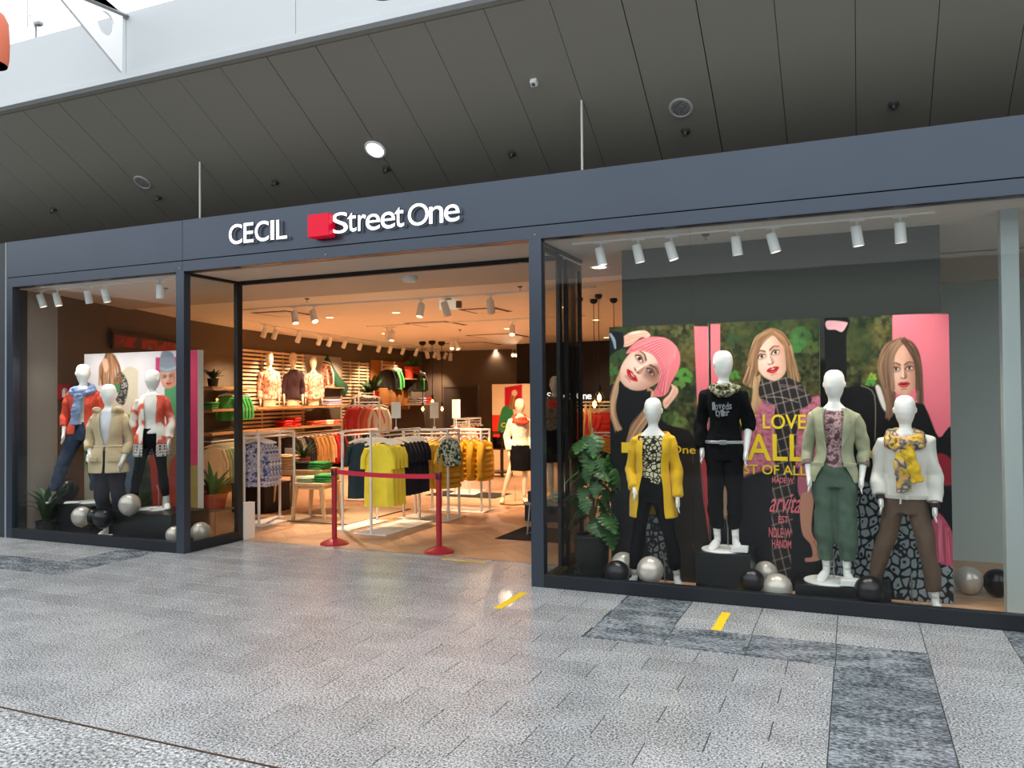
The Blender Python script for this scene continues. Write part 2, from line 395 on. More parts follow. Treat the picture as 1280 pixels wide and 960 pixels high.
def pane(x0, x1, y0, y1, z0, z1, mat=GLASS):
    global wn; wn += 1
    return struct(mk('window_%d' % wn, MB().box(x0, x1, y0, y1, z0, z1), mat))
xs = [-9.925, at(113, 400, D+.04)[0], -7.129]
for a, b_ in zip(xs, xs[1:]): pane(a+.002, b_-.002, D+.035, D+.045, .125, SOF)
xs = [-2.640, at(865, 500, D+.04)[0], at(1089, 300, D+.04)[0], 2.3, 4.88]
for a, b_ in zip(xs, xs[1:]): pane(a+.002, b_-.002, D+.035, D+.045, .118, SOF)
pane(-7.04, -7.03, D+.1, D+.86, .118, SOF-.035, GLASS2)
pane(-2.735, -2.725, D+.1, D+.70, .05, SOF-.05, GLASS2)
# two sliding door leaves parked behind each other beside the right window
for i, lab in enumerate(('dark framed sliding door leaf parked next to the entrance opening', 'dark framed sliding door leaf parked on the monstera side')):
    t = thing('sliding_door', lab, 'door', (-2.765+.05*i, 7.62+.05*i, 0), 0, 'parked sliding door leaves'); t['kind'] = 'structure'; del t['category']
    mk('stile', MB().box(0, .035, 0, .05, .02, SOF-.06), BLK, t); mk('stile', MB().box(0, .035, .44, .49, .02, SOF-.06), BLK, t)
    mk('rail', MB().box(0, .035, .05, .44, .02, .12), BLK, t); mk('rail', MB().box(0, .035, .05, .44, SOF-.12, SOF-.06), BLK, t); mk('pane', MB().box(.014, .022, .05, .44, .12, SOF-.12), GLASSD, t)
# ---- shop shell --------------------------------------------------------------
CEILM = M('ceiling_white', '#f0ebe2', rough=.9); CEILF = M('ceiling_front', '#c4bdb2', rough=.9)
WALLD = M('wall_umber', '#66594c', rough=.9, vary=.06, vscale=1.5); WALLG = M('wall_grey', '#8f8a82', rough=.9, vary=.03, vscale=1.)
WALLB = M('wall_black', '#17140f', rough=.8); WALLDG = M('wall_slate', '#5b5d5a', rough=.85); WALLGG = M('wall_sage_grey', '#b4bfbd', rough=.85)
struct(mk('ceiling_shop', MB().box(-15, 6, 9.35, 24.5, SOF+.03, SOF+.2), CEILM)); struct(mk('ceiling_entrance', MB().box(-11, 6, D+.12, 9.35, SOF, SOF+.2), CEILF))  # entrance strip's greyer tone paints in the daylight falling there
struct(mk('wall_left', MB().prism([(-10.1, D+.1), (-10.1, 7.62), (-10.4, 7.62), (-10.4, D+.1)], 0, SOF), WALLG))
wl = [(-10.12, 7.62), (-11.3, 10.86), (-11.95, 13.25), (-12.4, 16.6), (-12.85, 22.8)]
struct(mk('wall_left_rear', MB().prism(wl+[(-13.4, 22.8), (-12.8, 13), (-10.6, 7.62)], 0, SOF+.03), WALLD, fix=True))
struct(mk('wall_back', MB().box(-13.4, 6, 22.7, 22.9, 0, SOF+.03), WALLD))
struct(mk('wall_right', MB().box(5.0, 5.2, D, 24, 0, SOF+.03), WALLG))
struct(mk('wall_neighbour', MB().box(-16, -10.06, D+.02, D+.3, 0, FT), M('neighbour_dark', '#30363b', rough=.5)))
struct(mk('trim_1', MB().box(-10.058, -10.032, D-.004, D+.1, 0, FT), M('joint_grey', '#8d949c', rough=.5)))
# roof slab over the shop, behind the fascia
struct(mk('roof_slab', MB().box(-16, 8, D+.18, 24.5, SOF+.21, SOF+.35), M('slab_dark', '#2c2c2c', rough=.9)))
# partition behind the right window posters, then the bay further right
struct(mk('wall_partition', MB().box(-2.13, .70, 7.78, 7.90, 0, SOF), WALLDG))
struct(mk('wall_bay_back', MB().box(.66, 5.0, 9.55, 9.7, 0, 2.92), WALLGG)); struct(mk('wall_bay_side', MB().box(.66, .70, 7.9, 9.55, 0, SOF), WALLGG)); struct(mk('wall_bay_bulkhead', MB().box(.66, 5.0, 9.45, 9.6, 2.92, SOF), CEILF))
struct(mk('column', MB().box(1.09, 1.215, 7.36, 7.5, 0, SOF, .004), M('column_grey', '#aab4b3', rough=.7)))
# ---- sloping metal ceiling of the hall -----------------------------------------
def zc(Y): return 4.481-.62*(Y-7.0547)
PANEL = M('ceiling_panel_metal', '#88847a', rough=.5, metal=.1, spec=.4)
ceil = struct(mk('ceiling', MB().prism([(6.12, zc(6.12)+.05), (8.25, zc(8.25)+.05), (8.25, zc(8.25)+.12), (6.12, zc(6.12)+.12)], -16, 6, 'x'), M('void_black', '#0b0b0b', rough=1.)))
pme2 = {}
for k in range(-27, 10):
    wide = .012 if k % 6 == 3 else .0055
    key = wide
    if key not in pme2:
        prof = [(6.115, zc(6.115)), (8.2, zc(8.2)), (8.2, zc(8.2)+.03), (6.115, zc(6.115)+.03)]
        me = MB().prism(prof, wide/2, .582-wide/2, 'x').mesh('panel'); me.materials.append(PANEL); pme2[key] = me
    mk('panel', pme2[key], None, ceil, loc=(.049+.582*k, 0, 0))
mk('edge_profile', MB().prism([(6.02, zc(6.02)-.01), (6.105, zc(6.105)), (6.105, zc(6.105)+.1), (6.02, zc(6.02)+.1)], -16, 6, 'x'), PANEL, ceil)
WHT = M('white_cladding', '#c6cccf', rough=.5, vary=.02, vscale=.6)
parapet = struct(thing('wall_gallery_parapet', 'x', 'x', (0, 6.0, 5.11))); del parapet['label']; del parapet['category']
mk('edge_strip', MB().box(-16, 6, -.02, .08, -.02, .04, .003), WHT, parapet)
xs = [-16, -12.6, -9.35, -6.93, -4.75, -1.5, 2, 6]
for a, b_ in zip(xs, xs[1:]): mk('parapet_panel', MB().box(a+.003, b_-.003, 0, .08, .045, .685, .003), WHT, parapet)

# the far side of the hall, behind the photographer: shop fronts under a gallery
opp = struct(mk('wall_opposite', MB().box(-24, 16, -12.3, -12, 0, 3.9), M('opposite_fronts', '#34373b', rough=.5)))
mk('gallery_band', MB().box(-24, 16, -12.6, -11.8, 3.9, 5.6), M('opposite_band', '#4a4c4e', rough=.7), opp)
struct(mk('wall_hall_end_left', MB().box(-24.3, -24, -12, 6.9, 0, 5.4), M('opposite_fronts'))); struct(mk('wall_hall_end_right', MB().box(16, 16.3, -12, 6.9, 0, 5.4), M('opposite_fronts')))
# ============================================================ FITTINGS OF THE HALL
WHITE = M('lamp_white', '#e9ecec', rough=.45); STEEL = M('steel', '#b9bcbe', rough=.3, metal=.9); GREYM = M('grey_metal', '#8b8d8e', rough=.45, metal=.6)
LETTER = M('lit_letter', '#ffffff', rough=.4, emis='#ffffff', estr=1.3); LETSIDE = M('letter_edge_shade', '#6d737c', rough=.5)
# ---- shop sign letters
def sign_letter(root, ch, x0, x1, y0, y1, off=.012, mat=LETTER, depth=.035, Y=D-.03):
    a = at(x0, y1, Y); b_ = at(x1, y0, Y); zc_ = at((x0+x1)/2, y0, Y)[2]; zb = at((x0+x1)/2, y1, Y)[2]
    me = fit_text(text_mesh(ch, depth, off), a[0], b_[0], zb, zc_, Y)
    L = root.location
    for v in me.vertices: v.co.x -= L[0]; v.co.y -= L[1]; v.co.z -= L[2]
    me.materials.append(mat); me.materials.append(LETSIDE)                 # lit face, edge greyed to paint in its shade
    for pg in me.polygons: pg.material_index = 0 if abs(pg.normal.y) > .7 else 1
    mk('letter', me, None, root)
t = thing('shop_sign', 'short word in raised white capital letters on the anthracite fascia', 'sign', (-7., D-.05, 3.45))
for ch, a, b_, y0, y1 in (('C', 287.5, 304, 280.6, 305.6), ('E', 306, 318.1, 278.8, 303.5), ('C', 320, 337.2, 276.6, 302), ('I', 339.5, 344, 275.9, 300), ('L', 346.6, 360, 274.8, 299)):
    sign_letter(t, ch, a, b_, y0, y1, .008)
t = thing('shop_sign', 'raised white two-word lettering right beside the red cube on the fascia', 'sign', (-5.4, D-.05, 3.45))
for ch, a, b_, y0, y1 in (('S', 416.5, 436, 265.9, 292), ('t', 435.5, 446.7, 266, 290), ('r', 448.8, 458.7, 268.7, 288.8), ('e', 458.3, 476.2, 267.7, 288), ('e', 477, 495, 265.2, 286), ('t', 494.5, 506, 259.2, 284.2),
                            ('O', 511, 536.7, 254.6, 282.3), ('n', 537.4, 555, 258, 279.5), ('e', 556.2, 575.4, 256, 277.5)):
    sign_letter(t, ch, a, b_, y0, y1, .002)
p0 = at(384.5, 297, D-.13); p1 = at(410.5, 265.5, D-.13)
sgn = thing('sign_cube', 'glossy red cube emblem between the white sign letters', 'sign', (p0[0], D-.13, p0[2]))
mk('cube_body', MB().box(0, p1[0]-p0[0], 0, .12, 0, p1[2]-p0[2], .006), M('sign_red', '#d4002e', rough=.35, emis='#ff0034', estr=.22, spec=.25), sgn)
mk('mounting', MB().box(.03, p1[0]-p0[0]-.03, .12, .13, .03, p1[2]-p0[2]-.03), BLK, sgn)
# ---- suspension rods, downlights, loudspeakers, sprinklers on the sloping ceiling
def onpl(x, y):
    q = ray(x, y); tt = (4.481+.62*7.0547-CAMP[2])/(q[2]+.62*q[1]); return CAMP+q*tt
SL = math.atan(-.62)
for x, y, lab in ((727, 130, 'thin pale suspension rod above the post between entrance and right window'), (250, 220, 'thin pale suspension rod above the post between left window and entrance')):
    p = at(x, y, 7.02); o = thing('suspension_rod', lab, 'rod', (p[0], 7.02, FT-.05), 0, 'fascia suspension rods')
    mk('rod', MB().tube([(0, 0, 0), (0, 0, zc(7.02)-FT+.05)], .013, 10), M('rod_pale', '#b9bab6', rough=.4, metal=.3), o, smooth=40)
    mk('socket', MB().lathe([(.02, 0), (.03, 0), (.03, .07), (.014, .075)], 12), GREYM, o)
def disc_on_ceiling(name, lab, cat, x, y, r, ringmat, facemat, grp=None, lamp=0):
    p = onpl(x, y); o = thing(name, lab, cat, tuple(p), 0, grp); o.rotation_euler = (SL, 0, 0)
    mk('ring', MB().lathe([(r*.8, -.004), (r*.84, -.012), (r, -.010), (r*1.04, 0), (r*1.04, .03), (r*.8, .03), (r*.8, -.004)], 28), ringmat, o, smooth=30)
    mk('face', MB().lathe([(0.001, -.008), (r*.81, -.006), (r*.81, .0), (0.001, .0)], 28), facemat, o)
    return o
LAMPW = M('lamp_glow', '#ffffff', emis='#fff6e6', estr=6.)
disc_on_ceiling('ceiling_downlight', 'round white lit downlight in the sloping grey ceiling', 'downlight', 469, 187, .115, WHITE, LAMPW)
GRILLE = MP('speaker_grille', [(.35, '#4a4a48'), (.6, '#8c8c88')], scale=90, kind='dots', rough=.6)
disc_on_ceiling('ceiling_speaker', 'round ceiling loudspeaker with pale ring above the right shop window', 'loudspeaker', 851, 135, .105, M('ring_pale', '#a9aaa6', rough=.4), GRILLE)
disc_on_ceiling('ceiling_speaker', 'round ceiling loudspeaker with pale ring above the left shop window', 'loudspeaker', 178, 228, .105, M('ring_pale'), GRILLE)
def sprinkler(p, lab, rot=0., grp='sprinkler heads', sc=1., parts=('cap', 'stem', 'deflector')):
    o = thing('sprinkler_head', lab, 'sprinkler', tuple(p), 0, grp); o.rotation_euler = (rot, 0, 0)
    mk('cap', MB().lathe([(.001, 0), (.04*sc, 0), (.04*sc, -.008*sc), (.022*sc, -.02*sc), (.001, -.02*sc)], 14), M('sprinkler_cap', '#5f5f5b', rough=.4, metal=.5), o, smooth=40)
    mk('stem', MB().tube([(0, 0, -.018*sc), (0, 0, -.06*sc)], .009*sc, 8), STEEL, o); mk('deflector', MB().lathe([(.001, -.058*sc), (.02*sc, -.058*sc), (.02*sc, -.062*sc), (.001, -.062*sc)], 10), STEEL, o)
    return o
for x, y in ((857, 163), (1117, 130), (640, 191), (483, 210), (344, 227), (198, 246), (67, 261)):
    sprinkler(onpl(x, y), 'small sprinkler head on the sloping grey hall ceiling', SL, 'sprinklers on the sloping ceiling', 1.1)
p = onpl(668, 101); o = thing('motion_sensor', 'small white box sensor on the sloping grey ceiling', 'sensor', tuple(p)); o.rotation_euler = (SL, 0, 0)
mk('housing', MB().box(-.03, .03, -.03, .03, -.05, 0, .005), WHITE, o); mk('lens', MB().sphere((0, 0, -.05), .018, 10, 6), M('lens_dark', '#40454a', rough=.2), o, smooth=True)
# ---- white fin, roof lamp, orange lanterns
fin = thing('roof_fin', 'white triangular sail-like fin with an oval hole beside the gallery parapet', 'roof fin', (-6.93, 6.0, 5.13))
X0 = -6.93
def onX(x, y, X): d = ray(x, y); return CAMP+d*(X/d[0])
q = [onX(150, 91, X0), onX(151, 18, X0), onX(107, 0, X0), onX(75, 0, X0)]
d1 = (q[2]-q[1]); d0 = (q[3]-q[0]); pts = [(a[1]-6.0, a[2]-5.13) for a in (q[0], q[1], q[1]+d1*2.2, q[0]+d0*2.4)]
hole = onX(130, 30, X0); hc = (hole[1]-6., hole[2]-5.13)
bm = bmesh.new(); vo = [bm.verts.new((0, *p_)) for p_ in pts]
vh = [bm.verts.new((0, hc[0]+.10*math.cos(a), hc[1]+.12*math.sin(a))) for a in [2*PI*i/20 for i in range(20)]]
es = [bm.edges.new((vo[i], vo[(i+1) % 4])) for i in range(4)]+[bm.edges.new((vh[i], vh[(i+1) % 20])) for i in range(20)]
bmesh.ops.triangle_fill(bm, edges=es, use_beauty=True)
ret = bmesh.ops.extrude_face_region(bm, geom=bm.faces[:]); bmesh.ops.translate(bm, vec=(.03, 0, 0), verts=[g for g in ret['geom'] if isinstance(g, bmesh.types.BMVert)])
bmesh.ops.recalc_face_normals(bm, faces=bm.faces); me = bpy.data.meshes.new('fin_plate'); bm.to_mesh(me); bm.free()
mk('fin_plate', me, M('fin_white', '#fbfcfc', rough=.6, spec=.2), fin)
a = Vector((0, *pts[1])); b_ = Vector((0, *pts[2])); mk('top_flange', MB().tube([a+Vector((.015, .06, 0)), b_+Vector((.015, 0, 0))], (.035), 4), GREYM, fin)
p = at(45, 44, 6.04); o = thing('roof_floodlight', 'small floodlight on a bent arm standing on the white parapet', 'floodlight', (p[0], 6.04, 5.795))
mk('arm', MB().tube([(0, 0, 0), (0, 0, .12), (-.012, 0, .16), (-.03, 0, .19)], .012, 8), GREYM, o, smooth=40); mk('base_clip', MB().lathe([(.001, 0), (.025, 0), (.025, .012), (.001, .012)], 12), GREYM, o)
mk('lamp_head', MB().box(.0, .085, -.03, .03, .15, .19, .008), GREYM, o); mk('cable', MB().tube([(.01, 0, .19), (-.04, 0, .21), (-.09, 0, .25), (-.1, 0, .3)], .004, 6), BLK, o)
mk('hanging_wire', MB().tube([(-.135, 0, .16), (-.135, 0, .55), (-.135, 0, .9)], .004, 6), BLK, o)
ORANGE = M('lantern_orange', '#e2795a', rough=.55, spec=.3); ORIN = M('lantern_inner', '#d86a4c', rough=.6)
def lantern(x, y, Y, r, lab):
    p = at(x, y, Y); o = thing('pendant_lantern', lab, 'pendant lamp', tuple(p), 0, 'orange lanterns hanging in the hall')
    mk('shade', MB().lathe([(r*.93, 0), (r*1.0, .35*r), (r*1.02, 1.2*r), (r*.98, 2.2*r), (r*.8, 2.6*r), (r*.1, 2.7*r), (r*.1, 2.68*r), (r*.78, 2.55*r), (r*.95, 2.15*r), (r*.98, 1.2*r), (r*.96, .35*r), (r*.9, 0), (r*.93, 0)], 32), ORANGE, o, smooth=40)
    mk('inner_ring', MB().lathe([(r*.9, .02), (r*.95, .4*r), (r*.93, .4*r), (r*.88, .02), (r*.9, .02)], 32), ORIN, o, smooth=True)
    mk('added_disc', MB().lathe([(.001, .06*r), (r*.88, .06*r), (r*.88, .1*r), (.001, .1*r)], 32), M('lantern_added_disc', '#e08a6c', rough=.7), o)  # added disc; its reddish colour stands in for light inside the shade
    mk('cable', MB().tube([(0, 0, 2.6*r), (0, 0, 4.5)], .006, 6), BLK, o); return o
lantern(-17, 80, 3.4, .128, 'orange lantern hanging beside the white parapet fin'); lantern(475, -9, 3.9, .1, 'orange lantern hanging above the sloping grey ceiling edge')
# ---- red rope barrier
RED = M('barrier_red', '#a3222c', rough=.4); RBELT = M('belt_red', '#c01f36', rough=.7, bump=.1)
for x, lab in ((-5.772, 'red barrier post with round base beside the dark teal tops'), (-4.345, 'red barrier post with round base beside the mustard jackets')):
    o = thing('barrier_post', lab, 'barrier post', (x, 7.985, 0), 0, 'red barrier posts')
    mk('base', MB().lathe([(.001, 0), (.17, 0), (.17, .014), (.15, .028), (.08, .055), (.045, .07), (.001, .07)], 32), RED, o, smooth=35)
    mk('pole', MB().lathe([(.032, .06), (.032, .84), (.001, .84)], 20), RED, o, smooth=40)
    h = mk('belt_head', MB().lathe([(.034, .82), (.037, .825), (.037, .90), (.03, .91), (.001, .912)], 20), M('barrier_dark', '#7c1a22', rough=.45), o, smooth=40)
    mk('belt_slot', MB().box(-.012, .012, -.041, -.03, .83, .89), BLK, h)
mb = MB(); rings = []
for i in range(21):
    u = i/20; x = -5.735+u*(1.352); z = .868-.035*math.sin(PI*u)*.5-.012*u
    rings.append([(x, 7.9835, z-.027), (x, 7.9865, z-.027), (x, 7.9865, z+.027), (x, 7.9835, z+.027)])
tagd(mk('barrier_belt', MB().loft(rings), RBELT), 'red belt stretched between the two barrier posts', 'belt')
# ---- yellow floor tapes
YT = M('tape_yellow', '#f2cc1e', rough=.6, vary=.08, vscale=30)
for (x0, x1, y0, y1), lab in (((-2.775, -2.700, 6.03, 6.60), 'yellow tape strip on the granite in front of the entrance post'), ((-1.005, -.935, 6.075, 6.595), 'yellow tape strip on the granite crossing onto the dark band'), ((-4.124, -3.59, 7.625, 7.662), 'thin yellow tape line along the shop threshold')):
    n = 12; vs = []
    for i in range(n+1):
        u = i/n
        for s in (0, 1):
            if x1-x0 < y1-y0: vs.append((x0+(x1-x0)*s+random.uniform(-.003, .003), y0+(y1-y0)*u, .0022+random.uniform(0, .0006)))
            else: vs.append((x0+(x1-x0)*u, y0+(y1-y0)*s+random.uniform(-.002, .002), .0022+random.uniform(0, .0006)))
    tp = mk('floor_tape', MB().add(vs, [(2*i, 2*i+1, 2*i+3, 2*i+2) for i in range(n)]), YT, fix=True); sm = tp.modifiers.new('t', 'SOLIDIFY'); sm.thickness = .0015
    tagd(tp, lab, 'floor tape', 'yellow floor tapes')
# ============================================================ LAMPS OF THE SHOP
WSP = M('spot_white', '#eef2f0', rough=.4); GLOWN = M('glow_neutral', '#ffffff', emis='#fff2dc', estr=5.); GLOWW = M('glow_warm', '#ffffff', emis='#ffd49a', estr=6.)
def spothead_parts():
    root = thing('track_spot', 'x', 'spotlight')
    mk('stem', MB().tube([(0, 0, 0), (0, 0, -.05)], .012, 8), WSP, root); mk('adapter', MB().box(-.06, .06, -.016, .016, -.012, .0, .003), WSP, root)
    hd = mk('lamp_head', MB().lathe([(.001, .085), (.036, .085), (.042, .078), (.045, -.085), (.04, -.085), (.036, -.06), (.001, -.06)], 22), WSP, root, smooth=35, loc=(0, 0, -.135))
    mk('reflector', MB().lathe([(.001, -.058), (.036, -.062), (.036, -.066), (.001, -.064)], 20), GLOWN, hd)
    return root
SP0 = spothead_parts(); SPUSED = [False]
def track_spot(p, target, lab, grp, watts=0, col=NEUT, size=60, sc=1., warm=False, blend=.7):
    r = SP0 if not SPUSED[0] else dup(SP0)
    SPUSED[0] = True; r.location = p; r['label'] = lab; r['group'] = grp; r.scale = (sc,)*3
    hd = [c for c in r.children if c.name.startswith('lamp_head')][0]
    d = Vector(target)-(Vector(p)+Vector((0, 0, -.135*sc))); qd = (-d).to_track_quat('Z', 'Y')
    hd.rotation_euler = qd.to_euler()
    if warm: recolor(hd, GLOWW, ('reflector',))
    if watts:
        dn = d.normalized(); lp = Vector(p)+Vector((0, 0, -.135*sc))+dn*.10*sc
        spot('spot_beam', lp, target, watts, col, size, blend, .035)
    return r
# right window
RW = ((750, 301, (-1.75, 7.2, 1.0)), (797, 297, (-1.5, 7.4, 1.4)), (839, 294, (-1.0, 7.3, 1.3)), (920, 286, (-.75, 7.45, 1.3)), (966, 282, (-.15, 7.3, 1.2)), (1071, 274, (.3, 7.3, 1.1)), (1125, 269, (.45, 7.4, 1.3)))
for x, y, tg in RW:
    p = atZ(x, y, SOF-.003); track_spot((p[0], 7.2, SOF-.012), tg, 'white cylinder spotlight on the track above the right window mannequins', 'spotlights above the right window', 46, size=80)
mk_tr = lambda nm, x0, x1, y, lab: tagd(mk('lighting_track', MB().box(x0, x1, y-.018, y+.018, SOF-.012, SOF, .002), WSP), lab, 'lighting track')
mk_tr('t', -2.45, .62, 7.2, 'white lighting track along the ceiling of the right shop window')
for x, y, tg in ((50, 362, (-9.4, 7.5, 1.4)), (68, 360, (-9.1, 7.4, 1.2)), (110, 357, (-8.9, 7.5, 1.5)), (131, 355, (-8.3, 7.5, 1.3)), (199, 349, (-7.9, 7.4, 1.3))):
    p = atZ(x, y, SOF-.003); track_spot((p[0], 7.16, SOF-.012), tg, 'white cylinder spotlight on the track above the left window mannequins', 'spotlights above the left window', 52, size=80)
mk_tr('t', -9.95, -7.45, 7.16, 'white lighting track along the ceiling of the left shop window')
# ============================================================ MANNEQUINS
SKIN = M('mannequin_white', '#f1f0ec', rough=.35, spec=.4); SKINW = M('mannequin_ivory', '#e9d9bd', rough=.4)
def evaluate(o, name):
    TMP.collection.objects.link(o); vl = TMP.view_layers[0]; vl.update(); dg = vl.depsgraph
    out = bpy.data.meshes.new_from_object(o.evaluated_get(dg)); out.name = name; me = o.data
    bpy.data.objects.remove(o); bpy.data.meshes.remove(me); return out
def remesh(mb, voxel, smooth=3, wr=0., wscale=9., wz=1., seed=0., name='body', fac=.5):
    me = mb.mesh(name); o = bpy.data.objects.new('tmp', me)
    r = o.modifiers.new('r', 'REMESH'); r.mode = 'VOXEL'; r.voxel_size = voxel; r.use_smooth_shade = True
    if smooth: sm = o.modifiers.new('s', 'SMOOTH'); sm.factor = fac; sm.iterations = smooth
    out = evaluate(o, name)
    if wr: wrinkle(out, wr, wscale, wz, seed)
    out.polygons.foreach_set('use_smooth', [True]*len(out.polygons)); return out
def nzv(P, seed):
    """smooth pseudo-noise in -1..1 from a few sine waves, vectorised"""
    g = np.random.default_rng(int(seed*100)+5); v = np.zeros(len(P))
    for k in range(9):
        d = g.normal(size=3); d /= np.linalg.norm(d); v += np.sin(P@(d*g.uniform(2.5, 7.5))+g.uniform(0, 6.28))*g.uniform(.5, 1)
    return v/3.2
def wrinkle(me, amp, sc, wz=1., seed=0.):
    n = len(me.vertices); a = np.empty(n*3); me.vertices.foreach_get('co', a); a = a.reshape(-1, 3); nn = np.empty(n*3); me.vertices.foreach_get('normal', nn)
    q = a*np.array([sc, sc, sc*wz])*.45
    a += nn.reshape(-1, 3)*(1.7*amp*(nzv(q, seed)+.5*nzv(q*2.3, seed+1)))[:, None]
    me.vertices.foreach_set('co', a.ravel()); me.update()
TORS = np.array([[.74, .115, .080], [.82, .140, .095], [.90, .156, .106], [.98, .142, .098], [1.07, .110, .083], [1.16, .115, .088], [1.27, .134, .106], [1.34, .142, .102], [1.39, .148, .084], [1.425, .138, .066], [1.455, .10, .058], [1.485, .058, .050], [1.60, .046, .046]])
def tor(z): return np.interp(z, TORS[:, 0], TORS[:, 1]), np.interp(z, TORS[:, 0], TORS[:, 2])
def lerp(a, b, t): return Vector(a)*(1-t)+Vector(b)*t
class Pose:
    def __init__(s, fl=(-.08, 0), fr=(.08, 0), el=(-.23, .03, 1.12), hl=(-.24, -.05, .88), er=(.23, .03, 1.12), hr=(.24, -.05, .88), hip=0., head=0., kl=None, kr=None, tilt=0.):
        s.fl, s.fr, s.hip, s.head, s.tilt = fl, fr, hip, head, tilt; s.sh = {-1: Vector((-.152, .005, 1.385)), 1: Vector((.152, .005, 1.385))}; q_ = lambda v: (v[0]*.9, v[1], v[2])
        s.el = {-1: Vector(q_(el)), 1: Vector(q_(er))}; s.ha = {-1: Vector(q_(hl)), 1: Vector(q_(hr))}
        s.an = {-1: Vector((fl[0], fl[1]+.02, .125)), 1: Vector((fr[0], fr[1]+.02, .125))}
        s.hp = {-1: Vector((-.085+hip, 0, .87)), 1: Vector((.085+hip, 0, .87))}
        s.kn = {}
        for i, k in ((-1, kl), (1, kr)):
            s.kn[i] = Vector(k) if k else lerp(s.hp[i], s.an[i], .5)+Vector((0, -.03, .02))
def torso_rings(z0, z1, inf, hip, n=28, flare=0., step=.035, zf=.9):
    rs = []; k = max(2, int((z1-z0)/step))
    for i in range(k+1):
        z = z0+(z1-z0)*i/k; rx, ry = tor(max(z, .86)); f = flare*max(0, zf+.15-z); sh = hip*max(0, min(1, (1.15-z)/.25))
        rs.append([(sh+(rx+inf+f)*math.sin(2*PI*j/n), -(ry+inf+f*.8)*math.cos(2*PI*j/n), z) for j in range(n)])
    return rs
def hand(mb, wrist, d, side, r=1.):
    """palm with four fingers and a thumb; d = direction the forearm points"""
    d = d.normalized(); fwd = Vector((0, -1, 0)); fwd = (fwd-d*fwd.dot(d)).normalized(); lat = d.cross(fwd).normalized()
    # palm is wide along fwd (thumb edge forward), thin along lat
    for i in range(4):
        t = (i-1.5)/1.5; base = wrist+d*.07+fwd*(-.026*t); L = (.062, .072, .068, .052)[i]
        p1 = base+d*L*.5+lat*(-side)*.004; p2 = base+d*L+lat*(-side)*.016-fwd*.004*t
        mb.tube([wrist+d*.015+fwd*(-.018*t), base, p1, p2], [.011, .0095, .0085, .0065], 8)
    mb.tube([wrist-d*.01, wrist+d*.03, wrist+d*.078], [(.013, .021), (.013, .03), (.011, .033)] if False else [.02, .023, .02], 10)
    tb = wrist+d*.025+fwd*.022; mb.tube([tb, tb+d*.03+fwd*.022, tb+d*.062+fwd*.026+lat*(-side)*.006], [.012, .0095, .0075], 8)
def head_part(mb, turn, n=24, tilt=0.):
    prof = [(0.001, 1.528), (.032, 1.531), (.056, 1.552), (.073, 1.59), (.085, 1.638), (.090, 1.685), (.085, 1.727), (.067, 1.762), (.036, 1.779), (.001, 1.783)]
    c, s = math.cos(turn), math.sin(turn); rings = []
    for r, z in prof:
        fw = .018*math.exp(-((z-1.62)/.06)**2)           # soft face plane / chin forward
        rings.append([(lambda x, y: (x*c-y*s+tilt*(z-1.5), x*s+y*c, z))(r*.92*math.sin(2*PI*j/n), -(r*1.18+fw*max(0, math.cos(2*PI*j/n)))*math.cos(2*PI*j/n)+.012) for j in range(n)])
    mb.loft(rings)
    mb.tube([(0, .012, 1.44), (tilt*.05, .006, 1.52), (tilt*.1, 0, 1.60)], [.056, .047, .05], 16)
    for e in (-1, 1):
        x, y = e*.082, .012; mb.tube([(x*c-y*s+tilt*.15, x*s+y*c, 1.635), (x*c-y*s+tilt*.17, x*s+y*c, 1.675)], [.012, .014], 8)
def body_mesh(ps, voxel=.0085, legs=True, arms=(True, True)):
    mb = MB(); mb.loft(torso_rings(.86 if legs else .80, 1.445, -.016, ps.hip)); mb.loft(torso_rings(1.42, 1.5, -.003, ps.hip)); head_part(mb, ps.head, tilt=ps.tilt)
    for s_, on in ((-1, arms[0]), (1, arms[1])):
        if not on: continue
        S, E, H = ps.sh[s_], ps.el[s_], ps.ha[s_]
        mb.tube([S+Vector((-s_*.05, 0, -.01)), S, lerp(S, E, .5), E, lerp(E, H, .35), lerp(E, H, .8), H], [.044, .044, .038, .033, .034, .025, .021], 14)
        hand(mb, H, H-E, s_)
    if legs:
        for s_ in (-1, 1):
            h, k, a = ps.hp[s_], ps.kn[s_], ps.an[s_]
            mb.tube([h+Vector((0, 0, .05)), h, lerp(h, k, .5), k, lerp(k, a, .35), lerp(k, a, .8), a], [.06, .062, .056, .046, .046, .034, .031], 16)
            tx = s_*.03
            mb.tube([a+Vector((0, .025, .02)), a+Vector((0, .03, -.055)), a+Vector((tx*.4, -.02, -.07)), a+Vector((tx, -.085, -.095)), a+Vector((tx*1.3, -.15, -.105))], [.03, .032, .036, (.04, .024), (.03, .014)], 14)
            mb.tube([a+Vector((0, .035, -.04)), a+Vector((0, .045, -.11))], [.024, .022], 10)
    return remesh(mb, voxel, 2, name='body')
def trousers_mesh(ps, inf=.014, end=.93, wide=0., wr=.006, cuff=.0, voxel=.011, waist=1.04, seed=1.):
    mb = MB(); mb.loft(torso_rings(.80, waist, inf, ps.hip))
    for s_ in (-1, 1):
        h, k, a = ps.hp[s_], ps.kn[s_], ps.an[s_]; e = lerp(k, a, end)
        mb.tube([h+Vector((-s_*.005, 0, .05)), h+Vector((0, 0, -.03)), lerp(h, k, .5), k, lerp(k, a, .4), e], [.086+inf*.5, .084+inf*.6, .068+inf+wide*.4, .051+inf+wide*.7, .05+inf+wide*.9, .037+inf+wide+cuff], 20)
    return remesh(mb, voxel, 2, wr, 11., .8, seed, 'trousers')
